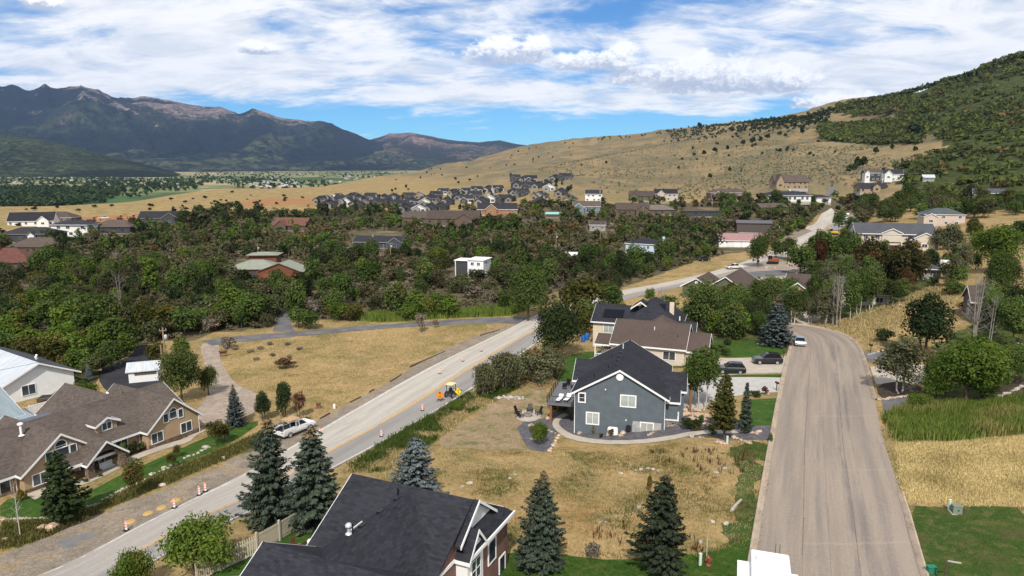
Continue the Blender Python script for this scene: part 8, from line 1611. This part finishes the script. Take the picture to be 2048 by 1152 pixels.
# deck furniture
for i, (x, y) in enumerate(((-2.6, 3.6), (-1.6, 4.0))):
    p = on_house(GH, (x, y, 2.86)); c = thing('deck_lounger', 'white cushioned lounger at the front of the raised deck', 'lounger', p, R(-14 + 80), 'deck loungers'); MB().box((0, 0, .32), (1.5, .6, .1)).build('cushion', m_white, c, bev=.03); MB().box((.75, 0, .55), (.5, .6, .09), ry=-.7).build('back_cushion', m_white, c)
    for u in (-.6, .6):
        for v in (-.25, .25): MB().box((u, v, .14), (.05, .05, .28)).build('leg', m_black, c)
for i, (x, y) in enumerate(((-2.8, 8.8), (-1.7, 9.4), (-2.6, 10.4))):
    p = on_house(GH, (x, y, 2.86)); c = thing('deck_chair', 'dark round backed chair at the rear of the raised deck', 'chair', p, i * 1.3, 'dark deck chairs'); MB().box((0, 0, .4), (.6, .6, .08)).build('seat', m_black, c); MB().box((0, -.3, .7), (.6, .06, .55)).build('backrest', m_black, c)
    for u in (-.25, .25):
        for v in (-.25, .25): MB().box((u, v, .18), (.05, .05, .36)).build('leg', m_black, c)
# porch bench, pots
p = on_house(LH, (-13.0, -1.6, 0)); c = thing('porch_bench', 'white bench with cushions inside the stone porch', 'bench', p, R(61)); MB().box((0, 0, .42), (1.5, .55, .12)).build('seat', m_white, c); MB().box((0, .27, .72), (1.5, .08, .6)).build('backrest', m_white, c)
for x in (-.65, .65): MB().box((x, 0, .18), (.08, .5, .36)).build('leg', m_white, c)
for i, x in enumerate((-15.0, -16.6, -11.2)):
    p = on_house(LH, (x, -3.5, -.02)); c = thing('flower_pot', 'brown planter with green plant at the porch front', 'planter', p, 0, 'porch planters'); MB().lathe([(.20, 0), (.28, .3), (.26, .42), (.22, .42), (.2, .36), (.02, .36)], n=12).build('pot', M_plain('brown_pot', (.12, .07, .035), .7, .15), c); link_obj('foliage', proto('shrub', 0)[0][0], c, (0, 0, .3)).scale = (.4, .4, .4)

# ------------------------------------------------------------------ stones
def rock_mesh(seed):
    bm = bmesh.new(); bmesh.ops.create_icosphere(bm, subdivisions=2, radius=1.0)
    for v in bm.verts: n = mnoise.fractal(v.co * 1.1 + Vector((seed * 3.1, 0, 0)), 1, 2, 3); c = mnoise.cell(v.co * 1.3 + Vector((seed, 0, 0))); v.co *= 1 + .35 * n + .12 * c; v.co.z *= .72
    me = bpy.data.meshes.new('boulder'); bm.to_mesh(me); bm.free(); return me
def M_rock(name, a, b):
    m, k, out = new_mat(name); o = coord(k); oi = k.n('ShaderNodeObjectInfo').outputs['Random']; n = k.noise(o, 1.6, 6, .65); c = k.mix(k.ss(n, .35, .65), a, b); c = k.mix(1.0, c, k.mix(oi, (.72, .74, .78), (1.2, 1.1, 1.0)), 'MULTIPLY'); principled(k, out, c, .95, 0, .1, n, .5, .1); return m
m_rock = M_rock('sandstone', (.34, .25, .185), (.52, .43, .35)); m_rockg = M_rock('grey_rock', (.30, .27, .24), (.48, .45, .41)); RK = []
for s in range(6): me = rock_mesh(s); me.materials.append(m_rock); RK.append(me)
RKG = []
for s in range(4): me = rock_mesh(s + 20); me.materials.append(m_rockg); RKG.append(me)
def rocks(spots, size, label, group, grey=False, jit=.3):
    for (x, y) in spots:
        g = gnd(x, y); s = .64 * size * rnd.uniform(1 - jit, 1 + jit); me = (RKG if grey else RK)[rnd.randrange(4 if grey else 6)]; o = link_obj('boulder', me, None, (g.x, g.y, g.z + s * .30), rnd.uniform(0, 6.28)); o.scale = (s * rnd.uniform(.9, 1.35), s * rnd.uniform(.8, 1.1), s * rnd.uniform(.75, 1.1)); tag(o, label, 'boulder', group)
def line(a, b, n, j=2.0): return [(a[0] + (b[0] - a[0]) * i / max(1, n - 1) + rnd.uniform(-j, j), a[1] + (b[1] - a[1]) * i / max(1, n - 1) + rnd.uniform(-j, j) * .6) for i in range(n)]
rocks(line((1352, 822), (1395, 822), 6) + line((1354, 830), (1412, 832), 8) + line((1380, 838), (1428, 844), 6) + line((1400, 848), (1440, 856), 5), .62, 'large sandstone boulder of the retaining wall right of the grey house', 'retaining wall boulders')
rocks(line((1158, 868), (1172, 858), 4), .42, 'sandstone boulder in the small row below the lower window', 'row below the window'); rocks(line((1242, 872), (1250, 862), 4) + line((1298, 872), (1312, 862), 4), .40, 'sandstone boulder dividing the grey gravel bed', 'gravel bed boulders')
rocks(line((1100, 903), (1118, 872), 7) + line((1090, 858), (1112, 868), 4), .40, 'pale boulder edging the curved bed by the fire circle', 'curved bed edging'); rocks([(1067, 880), (1062, 852), (1096, 838), (1104, 832)], .45, 'sandstone boulder among the plants of the fire circle bed', 'fire circle bed boulders')
rocks([(1384, 873), (1400, 876)], .5, 'grey boulder where the curved path meets the dry lot', 'path end boulders', True); rocks(line((1432, 884), (1452, 890), 5) + line((1468, 876), (1500, 888), 6) + [(1504, 866), (1518, 864), (1512, 868)], .38, 'sandstone boulder around the olive pine bed', 'pine bed boulders')
rocks([(1540, 785), (1534, 788)], .45, 'rounded boulder by the black mailbox', 'mailbox boulders'); rocks([(104, 1058)], .75, 'single large pale boulder on the mulch beside the pine', None); rocks([(8, 1082), (84, 1058)], .5, 'small boulder on the mulch bank by the bare sapling', 'mulch bank boulders')
rocks(line((0, 1040), (112, 1036), 16, 1) + line((120, 1030), (200, 1008), 10, 1.5) + line((205, 1000), (300, 955), 12, 1.5) + line((310, 948), (360, 925), 7, 1.5) + line((370, 918), (420, 895), 7, 1.5), .28, 'pale edging stone along the lower lawn of the tan house', 'lawn edging stones', True); rocks([(411, 896), (328, 936), (303, 950), (326, 972), (446, 918)], .5, 'boulder on the verge bank below the tan house lawn', 'verge boulders', True)
rocks(line((1760, 800), (1825, 792), 14, 1.5), .38, 'pinkish boulder of the row along the mulch bed across the street', 'mulch bed boulder row'); rocks(line((1770, 690), (1782, 662), 9, 1.5) + line((1738, 710), (1766, 702), 7, 1), .32, 'pale edging rock below the dry slope shrub', 'slope edging rocks', True); rocks(line((1998, 795), (2044, 775), 11, 1.5), .4, 'pale rock edging the dark bed behind the reeds', 'dark bed edging rocks', True); rocks(line((1985, 690), (2044, 688), 8, 1), .35, 'pale rock along the far edge of the asphalt court', 'court edging rocks', True)
rocks([(990 + 8 * i + rnd.uniform(-3, 3), 800 - rnd.uniform(0, 8)) for i in range(8)] + line((992, 796), (1044, 796), 9), .42, 'grey rubble stone of the heap on the bare yard', 'rubble heap', True)
rocks([(1272, 942), (1282, 940), (1296, 938), (1306, 940), (1316, 943), (1278, 1016), (1401, 1085), (1450, 938), (1432, 946), (1030, 950), (940, 968), (1020, 958), (1452, 1048), (1425, 1045), (1200, 1046), (1212, 1046), (1242, 948), (925, 974)], .34, 'pale stone lying in the dry grass lot', 'stones in the dry lot', True)
rocks(line((1512, 566), (1600, 548), 14, 4) + line((1530, 538), (1610, 526), 16, 4) + line((1460, 582), (1500, 572), 6, 3), .6, 'pale boulder of the gravel yard beside the road works', 'gravel yard boulders', True); rocks(line((1790, 612), (1835, 606), 5, 4) + line((1640, 648), (1690, 640), 6, 3), .5, 'weathered boulder on the dry slope above the street', 'slope boulders', True)
A, B = gnd(1462, 1024), gnd(1482, 1003); d = B - A; lg = MB().tube([(-d.length / 2, 0, .12), (0, .04, .16), (d.length / 2, 0, .13)], [.16, .14, .11], 8).build('fallen_log', M_plain('grey_log', (.36, .31, .26), .95, .2, 5), None, (A + B) / 2, math.atan2(d.y, d.x)); tag(lg, 'weathered grey log lying in the dry grass near the kerb', 'log')
# garden plants round the grey house and the tan house
for (x, y, t, w, k, l) in ((1157, 864, 838, 12, 'slimspruce', 'small pencil conifer at the grey house corner'), (1186, 866, 850, 14, 'yellowshrub', 'straw coloured grass clump under the grey wall'), (1223, 872, 858, 20, 'yellowshrub', 'yellow flowering shrub before the white equipment cover'), (1202, 876, 866, 10, 'darkshrub', 'tiny round dark shrub in the grey gravel'), (1380, 858, 834, 44, 'darkshrub', 'large round dark shrub below the boulder wall'), (1348, 852, 840, 14, 'darkshrub', 'small dark shrub at the stone pier'), (1402, 848, 830, 14, 'shrub', 'small green shrub among the wall boulders'), (1424, 868, 852, 24, 'shrub', 'low brown green shrub beside the olive pine'), (1395, 862, 852, 18, 'yellowshrub', 'low golden shrub at the gravel edge'), (1080, 888, 838, 44, 'leafyshrub', 'bushy willowy shrub in the fire circle bed'), (1128, 820, 800, 40, 'shrub', 'white flowering hydrangea row under the deck'), (1108, 818, 804, 30, 'shrub', 'leafy hydrangea end plant by the fire circle'), (1512, 794, 780, 26, 'darkshrub', 'dark low shrub on the mailbox bed'), (1530, 790, 772, 16, 'rustbush', 'rusty shrub behind the mailbox boulder'), (1065, 866, 852, 14, 'rustbush', 'wine red shrub in the fire circle bed'), (1185, 1116, 1084, 44, 'sage', 'grey green sage bush at the lawn edge between the two spruces'), (1298, 985, 950, 16, 'yellowshrub', 'lone yellow green shrub behind the dark spruce'), (1540, 884, 866, 12, 'shrub', 'small shrub at the kerb end of the grey gravel')): T_(k, x, y, t, w, l, 'shrub', 'shrub')
for (x, y, t, w) in ((250, 916, 885, 24), (268, 908, 880, 26), (300, 895, 872, 20), (330, 882, 862, 24), (352, 872, 845, 26), (375, 868, 850, 22), (395, 862, 842, 20), (285, 900, 884, 16), (44, 1002, 978, 26), (130, 860, 850, 10)): T_(rnd.choice(['shrub', 'darkshrub', 'shrub', 'yellowshrub']), x, y, t, w, 'garden shrub in the bed along the tan house', 'shrub', 'shrub', 'garden shrubs along the tan house')
for (x, y, t, w) in ((433, 892, 838, 42), (450, 885, 850, 38), (345, 935, 905, 26), (355, 915, 890, 20)): T_('smallmaple', x, y, t, w, 'low leafy bush on the verge near the gravel drive', 'bush', 'bush', 'verge bushes near the gravel drive')
for (x, y) in ((470, 700), (500, 705), (520, 698), (545, 712), (580, 715), (540, 690), (600, 700), (575, 690), (512, 720)): T_('sage', x, y, y - 6, 18, 'grey sagebrush clump on the golden meadow', 'sage_bush', 'bush', 'sagebrush clumps on the meadow')
T_('rustbush', 572, 736, 716, 46, 'dark red brown weed clump on the golden meadow', 'bush', 'bush'); T_('rustbush', 1497, 640, 622, 14, 'small bright red bush in the garden beside the olive house', 'bush', 'bush')
for (x, y) in ((1450, 712), (1440, 702), (1470, 680), (1455, 690), (1425, 705), (1480, 672), (1520, 668)): T_('shrub', x, y, y - 16, 26, 'flowering garden shrub on the rise behind the driveway', 'shrub', 'shrub', 'garden shrubs behind the driveway')

# ------------------------------------------------------------------ air
hz = MB().bx(-16000, 16000, -60, 17500, -140, 2300).build('haze', None); hz.data.materials.clear(); m = bpy.data.materials.new('haze_air'); m.use_nodes = True; nt = m.node_tree; nt.nodes.clear(); k = NT(nt); out = k.n('ShaderNodeOutputMaterial'); pv = k.n('ShaderNodeVolumePrincipled'); pv.inputs['Color'].default_value = (.40, .58, 1.0, 1); pv.inputs['Density'].default_value = 2.2e-5; pv.inputs['Anisotropy'].default_value = .0
nt.links.new(pv.outputs[0], out.inputs['Volume']); hz.data.materials.append(m); tag(hz, 'thin blue air between the camera and the mountains', 'haze', kind='stuff')
